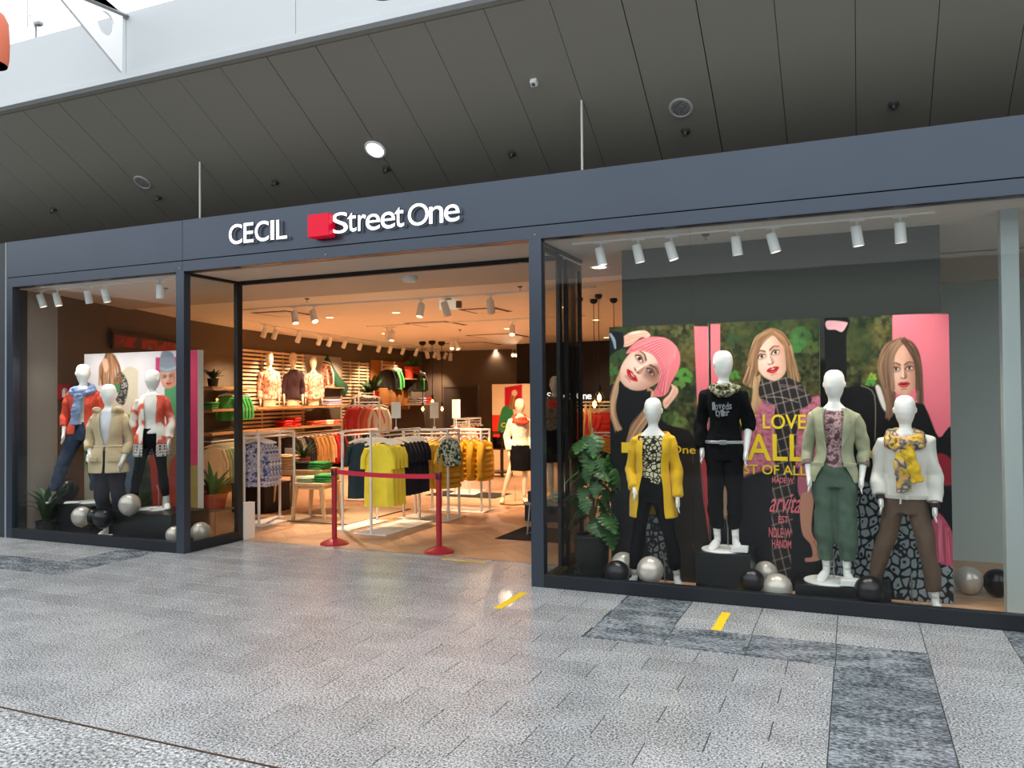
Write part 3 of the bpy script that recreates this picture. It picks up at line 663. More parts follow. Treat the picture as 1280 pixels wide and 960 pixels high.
def top_mesh(ps, z0, inf=.012, sl=(1., 1.), wr=.006, flare=0., neck=1.47, voxel=.010, seed=2., arms=True, cuffr=.012):
    mb = MB(); mb.loft(torso_rings(z0, neck, inf, ps.hip, flare=flare))
    if arms:
        for s_, t in ((-1, sl[0]), (1, sl[1])):
            if t <= 0: continue
            sleeve_tube(mb, ps, s_, t, inf, cuffr)
    return remesh(mb, voxel, 2, wr, 10., .7, seed, 'top')
def sleeve_tube(mb, ps, s_, t, inf, cuffr=.012):
    S, E, H = ps.sh[s_], ps.el[s_], ps.ha[s_]; pts = [S+Vector((-s_*.05, 0, 0)), S, lerp(S, E, .5), E]; rr = [.046+inf, .046+inf, .042+inf, .038+inf]
    if t > .5:
        u = (t-.5)*2; pts += [lerp(E, H, u*.5), lerp(E, H, u*.96)]; rr += [.037+inf, .026+inf+cuffr*.3]
    else:
        pts = pts[:3]+[lerp(S, E, t*2)]; rr = rr[:4]
    mb.tube(pts, rr, 16)
def open_shell(ps, z0, z1, inf, gap, flare=0., n=44, th=.009, wr=.006, seed=3., name='jacket', zf=.9, taper=None):
    """front-open garment body; gap(z) = half opening angle at height z"""
    k = int((z1-z0)/.02); mb = MB(); rings = []
    for i in range(k+1):
        z = z0+(z1-z0)*i/k; rx, ry = tor(max(z, .88)); f = flare*max(0, zf+.2-z); g = gap(z); sh = ps.hip*max(0, min(1, (1.15-z)/.25)); r_ = []
        for j in range(n+1):
            a = g+(2*PI-2*g)*j/n; w_ = 1+.018*math.sin(a*9+seed*3)*max(0, 1.25-z)
            r_.append((sh+(rx+inf+f)*w_*math.sin(a), -(ry+inf+f*.8)*w_*math.cos(a), z))
        rings.append(r_)
    mb.loft(rings, closed=False, caps=False); me = mb.mesh(name); o = bpy.data.objects.new('tmp', me)
    bm = bmesh.new(); bm.from_mesh(me); bmesh.ops.recalc_face_normals(bm, faces=bm.faces); bm.to_mesh(me); bm.free()
    wrinkle(me, wr, 10., .6, seed)
    s = o.modifiers.new('s', 'SOLIDIFY'); s.thickness = th; s.offset = 0; sb = o.modifiers.new('b', 'SUBSURF'); sb.levels = 1; sb.render_levels = 1
    out = evaluate(o, name); out.polygons.foreach_set('use_smooth', [True]*len(out.polygons)); return out
def sleeve_mesh(ps, s_, t, inf, wr=.005, seed=1., cuffr=.012):
    mb = MB(); sleeve_tube(mb, ps, s_, t, inf, cuffr); return remesh(mb, .01, 2, wr, 14., .8, seed+s_, 'sleeve')
def lapel_mesh(ps, s_, z0, z1, inf, gap, width, name='lapel'):
    mb = MB(); rings = []; k = 12
    for i in range(k+1):
        u = i/k; z = z0+(z1-z0)*u; rx, ry = tor(z); g = gap(z); wd = width*math.sin(PI*min(1, u*.75+.03)); r_ = []
        for j in range(4):
            a = s_*(g-.02+wd*j/3); r_.append(((rx+inf+.006)*math.sin(a), -(ry+inf+.010+.004*j)*math.cos(a), z))
        rings.append(r_)
    mb.loft(rings, closed=False, caps=False); me = mb.mesh(name); o = bpy.data.objects.new('tmp', me)
    s = o.modifiers.new('s', 'SOLIDIFY'); s.thickness = .005; s.offset = 0
    return evaluate(o, name)
def cowl_mesh(r0=.085, z=1.47, thick=.035, drop=.05, seed=1., loops=2, voxel=.0085):
    mb = MB()
    for l in range(loops):
        pts = []; n = 28
        for i in range(n+1):
            a = 2*PI*i/n; rr = r0+.022*l+.008*math.sin(3*a+seed+l); dz = -drop*(.5+.5*math.cos(a))-.032*l+.012*math.sin(2*a+l*2+seed)
            pts.append((rr*1.05*math.sin(a), -rr*math.cos(a)-.012*(1+math.cos(a)), z+dz))
        mb.tube(pts, thick*(1-.12*l), 10)
    return remesh(mb, voxel, 3, .007, 22., 1.4, seed, 'scarf')
def scarf_tail(mb, x, z0, z1, y0, y1, wd=.055, th=.016, sway=.03, seed=0.):
    pts = []; n = 10
    for i in range(n+1):
        u = i/n; pts.append((x+sway*u+.006*math.sin(6*u+seed), y0+(y1-y0)*u, z0+(z1-z0)*u))
    mb.tube(pts, [(wd, th)]*(n+1), 12)
def base_parts(root, kind='round', r=.19, off=(0, 0), mat=None):
    mt = mat or M('base_white', '#eeeeea', rough=.35)
    if kind == 'round': mk('base_plate', MB().lathe([(.001, 0), (r, 0), (r, .008), (r-.004, .012), (.001, .012)], 40, (off[0], off[1], 0)), mt, root, smooth=30)
    elif kind == 'glass': mk('base_plate', MB().box(-r, r, -r*.8, r*.8, 0, .01, .002), glass_mat('base_glass', (.85, .9, .9)), root)
    mk('calf_rod', MB().tube([(off[0]+.03, off[1]+.11, .0), (off[0]+.03, off[1]+.11, .2), (off[0]+.02, off[1]+.06, .3)], .006, 8), STEEL, root)
def mannequin(label, px, ytop, ybase, Y, ps, rz=0., skin=SKIN, zbase=None, legs=True, group='shop mannequins', voxel=.0085, yfoot=None):
    top = at(px, ytop, Y); zb = zbase if zbase is not None else at(px, ybase, Y)[2]
    sc = (top[2]-zb)/1.783
    r = thing('mannequin', label, 'mannequin', (top[0], Y, zb), rz, group); r.scale = (sc,)*3
    mk('body', body_mesh(ps, voxel, legs), skin, r)
    return r
# ---- right window mannequins
LEOP = MP('leopard_print', [(0., '#15130f'), (.10, '#15130f'), (.14, '#cfc6a4'), (1., '#ddd5b8')], scale=26, kind='cell', const=False)
YEL = M('knit_yellow', '#e9b817', rough=.95, bump=.5, bscale=140., sheen=.2); BLKC = M('cloth_black', '#0b0b0e', rough=.9, vary=.2, vscale=30, bump=.15, bscale=60, spec=.15)
ps = Pose(fl=(-.19, -.03), fr=(.2, .02), el=(-.24, .06, 1.1), hl=(-.19, -.09, .93), er=(.235, .02, 1.1), hr=(.25, -.06, .84), hip=-.01, head=-.1)
m = mannequin('white mannequin in open yellow knit cardigan, leopard print top and black trousers', 819, 497, 0, 7.2, ps, .12, zbase=.012)
m.location.x = at(817, 600, 7.2)[0]
mk('trousers', trousers_mesh(ps, .012, .9, .0, .005), BLKC, m); mk('print_top', top_mesh(ps, .98, .012, arms=False, wr=.004, neck=1.42), LEOP, m)
gp = lambda z: .62-.12*(z-1.0)+(.5 if z > 1.42 else 0)
cg = mk('cardigan', open_shell(ps, .66, 1.455, .034, gp, .05, wr=.009, name='cardigan'), YEL, m)
for s_, t_ in ((-1, 1.), (1, .98)): mk('sleeve', sleeve_mesh(ps, s_, t_, .018, .006), YEL, cg)
base_parts(m, 'glass', .24, (.05, .02))
# black outfit
SNOOD = MP('snood_print', [(.35, '#23251c'), (.48, '#3d4030'), (.55, '#b5b08a'), (.66, '#2a2c22')], scale=24, kind='noise', detail=3.)
ps = Pose(fl=(-.075, .0), fr=(.085, -.02), el=(-.235, .05, 1.13), hl=(-.215, -.03, .9), er=(.235, .04, 1.13), hr=(.21, -.05, .88), head=.55)
m = mannequin('white mannequin in black sweater with silver lettering and black trousers on a raised base', 904, 438, 687, 7.17, ps, .05)
mk('trousers', trousers_mesh(ps, .010, .82, .012, .006, seed=5.), BLKC, m)
sw = mk('sweater', top_mesh(ps, .97, .016, (1., .62), .008, .06, seed=4.), BLKC, m)
mk('snood', cowl_mesh(.085, 1.475, .032, .03, 2.), SNOOD, m)
mk('belt', MB().lathe([(.172, .952), (.175, .955), (.175, .975), (.172, .978)], 36, sy=.70), M('belt_silver', '#c9ccd0', rough=.3, metal=.7), m, smooth=30)
mk('belt_buckle', MB().box(-.03, .03, -.135, -.118, .945, .985, .004), STEEL, m)
SEQ = M('sequin_silver', '#aab0b4', rough=.3, metal=.5)
for i, (ch, x, z, s) in enumerate([('l', -.075, 1.285, .07), ('o', -.05, 1.275, .045), ('v', -.02, 1.28, .045), ('e', .01, 1.28, .045), ('d', .04, 1.285, .065), ('s', .068, 1.28, .045), ('t', -.05, 1.225, .06), ('y', -.025, 1.215, .06), ('l', .0, 1.225, .06), ('e', .02, 1.22, .042), ('r', .048, 1.22, .042)]):
    me = fit_text(text_mesh(ch, .006, .01), x-.012, x+.012, z-s/2, z+s/2, -.142); mk('sequin_letter', me, SEQ, sw)
base_parts(m, 'round', .19, (-.02, .0)); mk('foot_block', MB().box(.06, .2, -.16, -.03, 0.012, .055, .003), M('base_white'), m)
# sage blazer
SAGE = M('blazer_sage', '#a3a588', rough=.9, bump=.25, bscale=90, vary=.08, vscale=12); GRT = M('trousers_green', '#4e6152', rough=.9, bump=.2, bscale=50, vary=.1, vscale=14)
PAIS = MP('paisley_print', [(.36, '#4a2c33'), (.46, '#7b5560'), (.53, '#c9a6a4'), (.6, '#6d4a52'), (.7, '#d5b7ae')], scale=22, kind='noise', detail=4.)
ps = Pose(fl=(-.085, .02), fr=(.08, -.02), el=(-.25, .06, 1.1), hl=(-.225, -.05, .87), er=(.25, .06, 1.1), hr=(.23, -.05, .88), head=-.15)
m = mannequin('white mannequin in sage green blazer, patterned top and dark green trousers', 1042, 462, 727, 7.2, ps, -.05)
mk('trousers', trousers_mesh(ps, .012, .86, .018, .008, seed=8.), GRT, m); mk('print_top', top_mesh(ps, .96, .012, arms=False, wr=.005, neck=1.44, seed=6.), PAIS, m)
gp = lambda z: .42+.25*max(0, z-1.2)+(.55*max(0, 1.02-z)/.2)
cg = mk('blazer', open_shell(ps, .84, 1.465, .030, gp, .03, wr=.007, name='blazer', seed=6.), SAGE, m)
for s_ in (-1, 1):
    mk('sleeve', sleeve_mesh(ps, s_, .76, .016, .007, 3.), SAGE, cg); mk('lapel', lapel_mesh(ps, s_, 1.14, 1.455, .036, gp, .42), SAGE, cg)
    E_, H_ = ps.el[s_], ps.ha[s_]; mk('cuff', MB().tube([lerp(E_, H_, .40), lerp(E_, H_, .54)], [.052, .05], 16), M('cuff_print', '#7d6a66', rough=.9), cg, smooth=30)
    mk('pocket_flap', MB().box(s_*.125-.05, s_*.125+.05, -.162, -.15, .98, 1.01, .003), SAGE, cg)
base_parts(m, 'round', .2, (-.06, .0)); mk('foot_block', MB().box(.04, .2, -.19, -.06, 0.012, .06, .003), M('base_white'), m)
# white jacket
JWH = M('jacket_white', '#dfdcd4', rough=.8, vary=.04, vscale=10, bump=.1, bscale=40); BRT = M('trousers_brown', '#5e4a3b', rough=.85, bump=.2, bscale=50, vary=.12, vscale=10)
PLAID = MP('scarf_plaid', [(.30, '#3c3a38'), (.38, '#d8b41f'), (.45, '#d99080'), (.50, '#7f8a62'), (.56, '#3a3a38'), (.62, '#cfa89a'), (.70, '#dfc22c')], scale=12, kind='noise', detail=1.5)
ps = Pose(fl=(-.27, .02), fr=(.2, -.04), el=(-.235, .04, 1.12), hl=(-.215, -.07, .92), er=(.235, .04, 1.12), hr=(.23, -.07, .87), head=.12, hip=.0)
m = mannequin('white mannequin in cream jacket with yellow plaid scarf and brown trousers', 1131, 494, 0, 7.2, ps, -.06, zbase=.012)
mk('trousers', trousers_mesh(ps, .012, .86, .008, .007, seed=11.), BRT, m)
jk = mk('jacket', top_mesh(ps, .93, .028, (.96, .96), .010, .0, seed=9., cuffr=.03), JWH, m)
mk('hem_band', MB().lathe([(.19, .925), (.196, .93), (.196, .955), (.19, .96)], 36, sy=.72), M('hem_cord', '#c9c5bb', rough=.8), jk, smooth=30)
mk('zip_tab', MB().tube([(-.04, -.15, .94), (-.045, -.155, .89)], .008, 8), M('hem_cord'), jk)
for s_ in (-1, 1):
    E_, H_ = ps.el[s_], ps.ha[s_]; mk('cuff', MB().tube([lerp(E_, H_, .92), lerp(E_, H_, 1.04)], [.04, .036], 14), M('cuff_dark', '#33241f', rough=.9), jk, smooth=30)
sc_ = mk('scarf', cowl_mesh(.098, 1.47, .05, .07, 5., loops=2), PLAID, m)
mb = MB(); scarf_tail(mb, -.03, 1.38, .99, -.17, -.18, .062, .018, .02, 1.); mk('scarf_tail', remesh(mb, .009, 1, .006, 22., 1., 3., 'scarf_tail'), PLAID, sc_)
mb = MB(); scarf_tail(mb, .0, 1.36, 1.08, -.175, -.19, .05, .016, .09, 2.); mk('scarf_tail', remesh(mb, .009, 1, .006, 22., 1., 4., 'scarf_tail'), M('scarf_mustard', '#d9b02a', rough=.9, vary=.25, vscale=16), sc_)
base_parts(m, 'glass', .26, (.0, .02)); mk('foot_block', MB().box(-.04, .08, -.2, -.13, 0.01, .04, .003), M('base_white'), m)
# ---- left window mannequins
RZ = .62
CORAL = M('jacket_coral', '#e0523b', rough=.9, bump=.4, bscale=60, vary=.18, vscale=16); JEAN = M('jeans_blue', '#2b3a4f', rough=.9, bump=.15, bscale=120, vary=.25, vscale=7)
BLUES = M('scarf_blue', '#7f93b8', rough=.95, bump=.3, bscale=40, vary=.15, vscale=18)
ps = Pose(fl=(-.36, .0), fr=(.16, .0), el=(-.25, .05, 1.12), hl=(-.235, -.06, .88), er=(.25, .05, 1.12), hr=(.2, -.08, .95), head=.45, hip=-.0)
m = mannequin('white mannequin in coral red jacket with pale blue scarf and jeans', 104, 455, 628, 7.42, ps, RZ)
mk('jeans', trousers_mesh(ps, .014, .9, .016, .007, cuff=.006, seed=12.), JEAN, m); mk('white_top', top_mesh(ps, 1.0, .012, arms=False), M('tee_white', '#e8e4dc', rough=.9), m)
gp = lambda z: .3+.2*max(0, z-1.2)+.7*max(0, 1.0-z)
cg = mk('jacket', open_shell(ps, .88, 1.46, .032, gp, .04, wr=.008, seed=1.), CORAL, m)
for s_ in (-1, 1): mk('sleeve', sleeve_mesh(ps, s_, .8, .018, .007), CORAL, cg)
sc_ = mk('scarf', cowl_mesh(.09, 1.49, .04, .06, 3.), BLUES, m)
mb = MB(); scarf_tail(mb, -.01, 1.4, 1.0, -.16, -.165, .055, .02, -.04, 1.); mk('scarf_tail', remesh(mb, .009, 1, .006, 22., 1., 3., 'scarf_tail'), BLUES, sc_)
base_parts(m, 'round', .2, (.1, .03)); mk('foot_block', MB().box(-.17, .0, -.19, -.07, 0.012, .03, .003), M('base_white'), m)
# beige parka
BEIGE = M('parka_beige', '#c9b592', rough=.9, bump=.2, bscale=60, vary=.06, vscale=9); TDARK = M('trousers_navy', '#20202a', rough=.9, vary=.15, vscale=9)
STRP = MP('blouse_stripe', [(.42, '#d9d8e2'), (.52, '#8d93b8'), (.6, '#e8e6ea')], scale=40, kind='wave', detail=2.)
ps = Pose(fl=(-.05, .0), fr=(.13, .02), el=(-.25, .06, 1.12), hl=(-.19, -.1, .98), er=(.25, .04, 1.1), hr=(.2, -.11, .88), head=.35)
m = mannequin('white mannequin in hooded beige parka and dark trousers between two other mannequins', 136, 480, 0, 7.14, ps, RZ-.1, zbase=.04)
mk('trousers', trousers_mesh(ps, .014, .92, .014, .006, seed=13.), TDARK, m); mk('blouse', top_mesh(ps, 1.0, .012, arms=False), STRP, m)
gp = lambda z: .06 if z < 1.1 else .06+.22*min(1, (z-1.1)/.08)+.5*max(0, z-1.18)
cg = mk('parka', open_shell(ps, .76, 1.465, .036, gp, .10, wr=.008, seed=2.), BEIGE, m)
for s_ in (-1, 1): mk('sleeve', sleeve_mesh(ps, s_, .82, .022, .008), BEIGE, cg); mk('pocket_flap', MB().box(s_*.12-.06, s_*.12+.06, -.19, -.172, .9, .95, .004), BEIGE, cg)
mk('waist_cord', MB().lathe([(.165, 1.06), (.17, 1.065), (.165, 1.07)], 36, sy=.8), M('cord_cream', '#dccfb4', rough=.9), cg)
mb = MB(); n = 22; rr = []
for i in range(n+1):
    a = -2.35+4.7*i/n; rr.append((.125*math.sin(a), .125*math.cos(a)*.9-.01, 1.475-.02*math.cos(a)))
mb.tube(rr, [(.05, .032)]*(n+1), 12); mk('hood', remesh(mb, .009, 2, .006, 16., 1., 2., 'hood'), BEIGE, cg)
base_parts(m, 'round', .2, (.05, .03))
# coral and white cardigan
CARD = MP('cardigan_ikat', [(.40, '#d9523f'), (.50, '#e8705a'), (.55, '#e9ddd0'), (.70, '#f2ebe2')], scale=7, kind='noise', detail=1.5, stretch=(1, 1, .8))
NORD = MP('nordic_band', [(.25, '#3a3d48'), (.45, '#9a938e'), (.6, '#d9d2c8'), (.75, '#4a4d58')], scale=26, kind='dots', rand=.1)
ps = Pose(fl=(-.24, .03), fr=(.17, -.02), el=(-.25, .06, 1.13), hl=(-.2, .06, .92), er=(.25, .04, 1.12), hr=(.235, -.04, .88), head=-.5)
m = mannequin('white mannequin in long coral and white patterned cardigan and black trousers', 190, 462, 637, 7.36, ps, RZ)
mk('trousers', trousers_mesh(ps, .010, .88, .0, .004, seed=14.), BLKC, m); mk('white_top', top_mesh(ps, .97, .014, arms=False), M('tee_white'), m)
gp = lambda z: .46-.3*max(0, 1.05-z)
cg = mk('cardigan', open_shell(ps, .84, 1.455, .034, gp, .07, wr=.007, seed=3.), CARD, m); mk('nordic_hem', open_shell(ps, .68, .84, .034, gp, .07, wr=.007, seed=3., name='nordic_hem'), NORD, cg)
for s_ in (-1, 1): mk('sleeve', sleeve_mesh(ps, s_, .97, .02, .006), CARD, cg)
for s_ in (-1, 1):
    a_ = ps.an[s_]; mk('shoe', MB().lathe([(.036, .075), (.044, .0), (.046, -.05), (.05, -.1), (.001, -.12)], 14, tuple(a_)), M('shoe_silver', '#cfccc6', rough=.3, metal=.4), m, smooth=40)
base_parts(m, 'round', .2, (.02, .03)); mk('foot_block', MB().box(-.14, .02, -.19, -.07, 0.012, .03, .003), M('base_white'), m)
# ---- mannequins inside the shop
OSC = M('scarf_orange', '#e4492a', rough=.9, bump=.3, bscale=40, vary=.1, vscale=20); DOTB = MP('blouse_dots', [(.0, '#40332a'), (.16, '#5a4a3d'), (.22, '#e6d9c2'), (1., '#efe4cf')], scale=38, kind='dots')
ps = Pose(fl=(-.3, .02), fr=(.06, -.02), el=(-.25, .05, 1.12), hl=(-.22, -.05, .86), er=(.24, .05, 1.12), hr=(.22, -.05, .88), head=.3)
m = mannequin('ivory mannequin in orange scarf, dotted blouse and black skirt inside the shop', 650, 498, 627, 12.1, ps, .45, SKINW, zbase=.012, voxel=.0105)
mk('blouse', top_mesh(ps, .98, .026, (.95, .95), .008, .05, seed=21., voxel=.012), DOTB, m); mk('scarf', cowl_mesh(.1, 1.475, .045, .07, 7., voxel=.012), OSC, m)
mk('skirt', remesh(MB().loft(torso_rings(.55, 1.02, .022, 0, flare=.05)), .013, 2, .006, 9., .5, 3., 'skirt'), BLKC, m); base_parts(m, 'round', .24, (-.12, .02), W_SHELF)
CAMEL = MP('jumper_camel', [(.3, '#6b5a48'), (.5, '#8c7a62'), (.62, '#4a3b33'), (.7, '#9a8a70')], scale=12, kind='noise')
RSC = M('scarf_red', '#d8382c', rough=.9, bump=.3, bscale=40, vary=.15, vscale=18)
ps = Pose(fl=(-.07, .0), fr=(.08, -.02), el=(-.24, .05, 1.12), hl=(-.22, -.05, .86), er=(.24, .05, 1.12), hr=(.22, -.05, .88), head=-.2)
m = mannequin('ivory mannequin in brown patterned jumper and red scarf behind the parked sliding doors', 694, 470, 0, 10.8, ps, .3, SKINW, zbase=.26, voxel=.0105)
mk('jumper', top_mesh(ps, .95, .03, (.95, .95), .008, .03, seed=23., voxel=.012), CAMEL, m); mk('scarf', cowl_mesh(.09, 1.475, .04, .09, 8., voxel=.012), RSC, m)
mk('skirt', remesh(MB().loft(torso_rings(.55, 1.02, .022, 0, flare=.05)), .013, 2, .006, 9., .5, 4., 'skirt'), BLKC, m); base_parts(m, 'round', .22, (0, .02))
bx_ = thing('display_plinth', 'low dark display plinth under the mannequin in brown jumper', 'plinth', (m.location.x, 10.8, 0)); mk('plinth_box', MB().box(-.35, .35, -.35, .35, 0, .245, .004), BLK, bx_); mk('plinth_top', MB().box(-.36, .36, -.36, .36, .245, .26, .003), ANTD, bx_)

# ============================================================ PRINTED POSTERS (flat prints, colours stored on a fine grid)
def vnoise(x, y, seed):
    g = np.random.default_rng(seed).random((64, 64)); xi = np.floor(x).astype(int); yi = np.floor(y).astype(int); fx = x-xi; fy = y-yi
    fx = fx*fx*(3-2*fx); fy = fy*fy*(3-2*fy); a = g[xi % 64, yi % 64]; b = g[(xi+1) % 64, yi % 64]; c = g[xi % 64, (yi+1) % 64]; d = g[(xi+1) % 64, (yi+1) % 64]
    return a*(1-fx)*(1-fy)+b*fx*(1-fy)+c*(1-fx)*fy+d*fx*fy
def fbm(x, y, sc, seed=1, oct=4): return sum(vnoise(x/sc*2**i, y/sc*2**i, seed+i)*.5**i for i in range(oct))/sum(.5**i for i in range(oct))
def spline(pts, k=6, closed=True):
    P = np.array(pts, float); n = len(P); out = []
    for i in range(n if closed else n-1):
        if closed: p0, p1, p2, p3 = P[(i-1) % n], P[i], P[(i+1) % n], P[(i+2) % n]
        else: p0, p1, p2, p3 = P[max(i-1, 0)], P[i], P[i+1], P[min(i+2, n-1)]
        for j in range(k):
            t = j/k; out.append(.5*((2*p1)+(-p0+p2)*t+(2*p0-5*p1+4*p2-p3)*t*t+(-p0+3*p1-3*p2+p3)*t**3))
    if not closed: out.append(P[-1])
    return np.array(out)
def rgb(c): c = c.lstrip('#'); return np.array([int(c[i:i+2], 16)/255 for i in (0, 2, 4)])
class Paint:
    def __init__(s, PX, PY): s.X, s.Y = PX, PY; s.cx0, s.cx1 = PX.min(0), PX.max(0); s.ry0, s.ry1 = PY.min(1), PY.max(1); s.C = np.zeros((*PX.shape, 3)); s.ox = s.oy = 0.; s.k = 1.
    def at(s, ox, oy, k): s.ox, s.oy, s.k = ox, oy, k; return s
    def t(s, pts): return np.array([(s.ox+p[0]/s.k, s.oy+p[1]/s.k) for p in pts], float)
    def fill(s, col): s.C[:] = rgb(col); return s
    def blend(s, a, col):
        c = rgb(col) if isinstance(col, str) else col
        s.C = s.C*(1-a[..., None])+c*a[..., None]; return s
    def win(s, P, pad):
        x0, y0 = P.min(0)-pad; x1, y1 = P.max(0)+pad; c = np.where((s.cx1 >= x0) & (s.cx0 <= x1))[0]; r = np.where((s.ry1 >= y0) & (s.ry0 <= y1))[0]
        return None if not len(c) or not len(r) else (slice(r[0], r[-1]+1), slice(c[0], c[-1]+1))
    def mask(s, pts, soft=.6, smooth=True, k=5):
        P = s.t(pts); P = spline(P, k) if smooth else P; full = np.zeros(s.X.shape); w_ = s.win(P, 2*soft+1)
        if w_ is None: return full
        SX, SY = s.X, s.Y; s.X, s.Y = SX[w_], SY[w_]; full[w_] = s._mask(P, soft); s.X, s.Y = SX, SY; return full
    def _mask(s, P, soft):
        ins = np.zeros(s.X.shape, bool); dist = np.full(s.X.shape, 1e9); n = len(P)
        for i in range(n):
            x0, y0 = P[i]; x1, y1 = P[(i+1) % n]; dx, dy = x1-x0, y1-y0
            if y0 != y1: c = ((y0 > s.Y) != (y1 > s.Y)); ins ^= c & (s.X < x0+(s.Y-y0)/dy*dx)
            L = dx*dx+dy*dy+1e-9; tt = np.clip(((s.X-x0)*dx+(s.Y-y0)*dy)/L, 0, 1); dist = np.minimum(dist, np.hypot(s.X-x0-tt*dx, s.Y-y0-tt*dy))
        sd = np.where(ins, dist, -dist); return np.clip(sd/(2*soft)+.5, 0, 1)
    def poly(s, pts, col, soft=.6, smooth=True, a=1.): return s.blend(s.mask(pts, soft, smooth)*a, col)
    def el(s, cx, cy, rx, ry, rot, col, soft=.35, a=1.):
        c = s.t([(cx, cy)])[0]; r = math.radians(rot); u = (s.X-c[0])*math.cos(r)+(s.Y-c[1])*math.sin(r); v = -(s.X-c[0])*math.sin(r)+(s.Y-c[1])*math.cos(r)
        d = np.hypot(u/(rx/s.k), v/(ry/s.k)); return s.blend(np.clip((1-d)/soft+.5, 0, 1)*a, col)
    def stroke(s, pts, w0, w1, col, a=1., soft=.5, clip=None):
        P = spline(s.t(pts), 4, False); n = len(P); wn_ = s.win(P, max(w0, w1)/s.k+2)
        if wn_ is None: return s
        X, Y = s.X[wn_], s.Y[wn_]; m = np.zeros(X.shape)
        for i in range(n-1):
            x0, y0 = P[i]; x1, y1 = P[i+1]; dx, dy = x1-x0, y1-y0; L = dx*dx+dy*dy+1e-9
            tt = np.clip(((X-x0)*dx+(Y-y0)*dy)/L, 0, 1); d = np.hypot(X-x0-tt*dx, Y-y0-tt*dy); w_ = (w0+(w1-w0)*(i+tt)/(n-1))/s.k/2
            m = np.maximum(m, np.clip((w_-d)/(2*soft)+.5, 0, 1))
        if clip is not None: m = m*clip[wn_]
        a_ = (m*a)[..., None]; s.C[wn_] = s.C[wn_]*(1-a_)+rgb(col)*a_; return s
    def face(s, ex, ey, rot, hw, hh, skin, light, shade, turn=0., lit=-1, open_=1., iris='#4a3a30', brow='#5a4032', lip='#c4232b', top=1.):
        """portrait: (ex, ey) = point between the eyes, rot = tilt of the eye line, hw / hh = half width and height, turn shifts the features, lit = side the light comes from"""
        c, n = math.cos(math.radians(rot)), math.sin(math.radians(rot)); F = lambda u, v: (ex+(u*hw)*c-(v*hh)*n, ey+(u*hw)*n+(v*hh)*c); G = lambda L: [F(*q) for q in L]; W = lambda k: k*hw
        out = G([(-.62, -.92*top), (-.93, -.55*top), (-1., -.1), (-.95, .3), (-.78, .66), (-.42, .93), (turn*.3, 1.02), (.42, .93), (.78, .66), (.95, .3), (1., -.1), (.93, -.55*top), (.62, -.92*top), (0, -1.05*top)]); m = s.mask(out, .7); s.blend(m, skin)
        P = s.t([F(0, 0), F(1, 0), F(0, 1)]); ax, ay = P[1]-P[0], P[2]-P[0]; den = ax[0]*ay[1]-ax[1]*ay[0]; dx, dy = s.X-P[0][0], s.Y-P[0][1]; U = (dx*ay[1]-dy*ay[0])/den; V = (ax[0]*dy-ax[1]*dx)/den
        s.blend(m*np.clip((U*-lit-.15)*1.1, 0, 1)*.75, shade); s.blend(m*np.clip((np.hypot(U-lit*.35-turn*.3, (V-.1)*.9)*-1+.55)*1.6, 0, 1)*.6, light); s.blend(m*np.clip((V-.72)*2.2, 0, 1)*.35, shade); s.blend(m*np.clip((np.abs(U)-.72)*2.5, 0, 1)*.35, shade); s.blend(m*np.clip((-.62-V)*2., 0, 1)*.3, shade)
        t = turn
        for e in (-1, 1):
            x = e*.43+t*.22; k = 1-.18*max(0, e*t)
            s.poly(G([(x-.33*k, -.12), (x, -.22), (x+.33*k, -.12), (x+.25*k, .1), (x-.25*k, .1)]), shade, 1.6, a=.55); s.poly(G([(x-.22*k, .02), (x-.02, -.075*open_-.01), (x+.22*k, -.005), (x+.02, .065*open_)]), '#efe4de', .45)
            q = F(x, -.004); s.el(q[0], q[1], W(.095), W(.095), 0, iris, .5); s.el(q[0], q[1], W(.045), W(.045), 0, '#120d0b', .5); s.stroke(G([(x-.25*k, .02), (x-.05, -.085*open_-.01), (x+.24*k, -.015)]), W(.075), W(.05), '#2a1c17', .9); s.stroke(G([(x-.2*k, .045), (x, .085*open_), (x+.2*k, .04)]), W(.03), W(.03), '#7d5446', .7)
            s.stroke(G([(x-e*.27*k, -.15), (x, -.235), (x+e*.3*k, -.185)]), W(.095), W(.05), brow, .9)
        nx = t*.42; s.poly(G([(nx-lit*.02, -.1), (nx-lit*.16, .1), (nx-lit*.24, .32), (nx-lit*.05, .36), (nx, .1)]), shade, 1., a=.75); s.stroke(G([(t*.25, -.08), (nx, .15), (nx+lit*.03, .29)]), W(.1), W(.12), light, .75); s.stroke(G([(nx-.19, .335), (nx, .385), (nx+.19, .335)]), W(.06), W(.06), shade, .8)
        for e in (-1, 1): q = F(nx+e*.1, .36); s.el(q[0], q[1], W(.055), W(.032), rot, '#5a2f25', .6, .9)
        lx = t*.34; s.poly(G([(lx-.4, .57), (lx-.14, .49), (lx, .515), (lx+.14, .49), (lx+.4, .57), (lx+.17, .7), (lx, .72), (lx-.17, .7)]), lip, .5); s.poly(G([(lx-.3, .565), (lx, .55), (lx+.3, .565), (lx+.1, .61), (lx-.1, .61)]), '#5a0f12', .4)
        if open_ > .9: s.poly(G([(lx-.17, .562), (lx, .552), (lx+.17, .562), (lx, .585)]), '#f2e8e2', .3)
        s.stroke(G([(lx-.12, .655), (lx+.1, .655)]), W(.06), W(.05), '#ef7a78', .6); s.stroke(G([(lx-.18, .77), (lx+.18, .77)]), W(.09), W(.07), shade, .55)
        return m
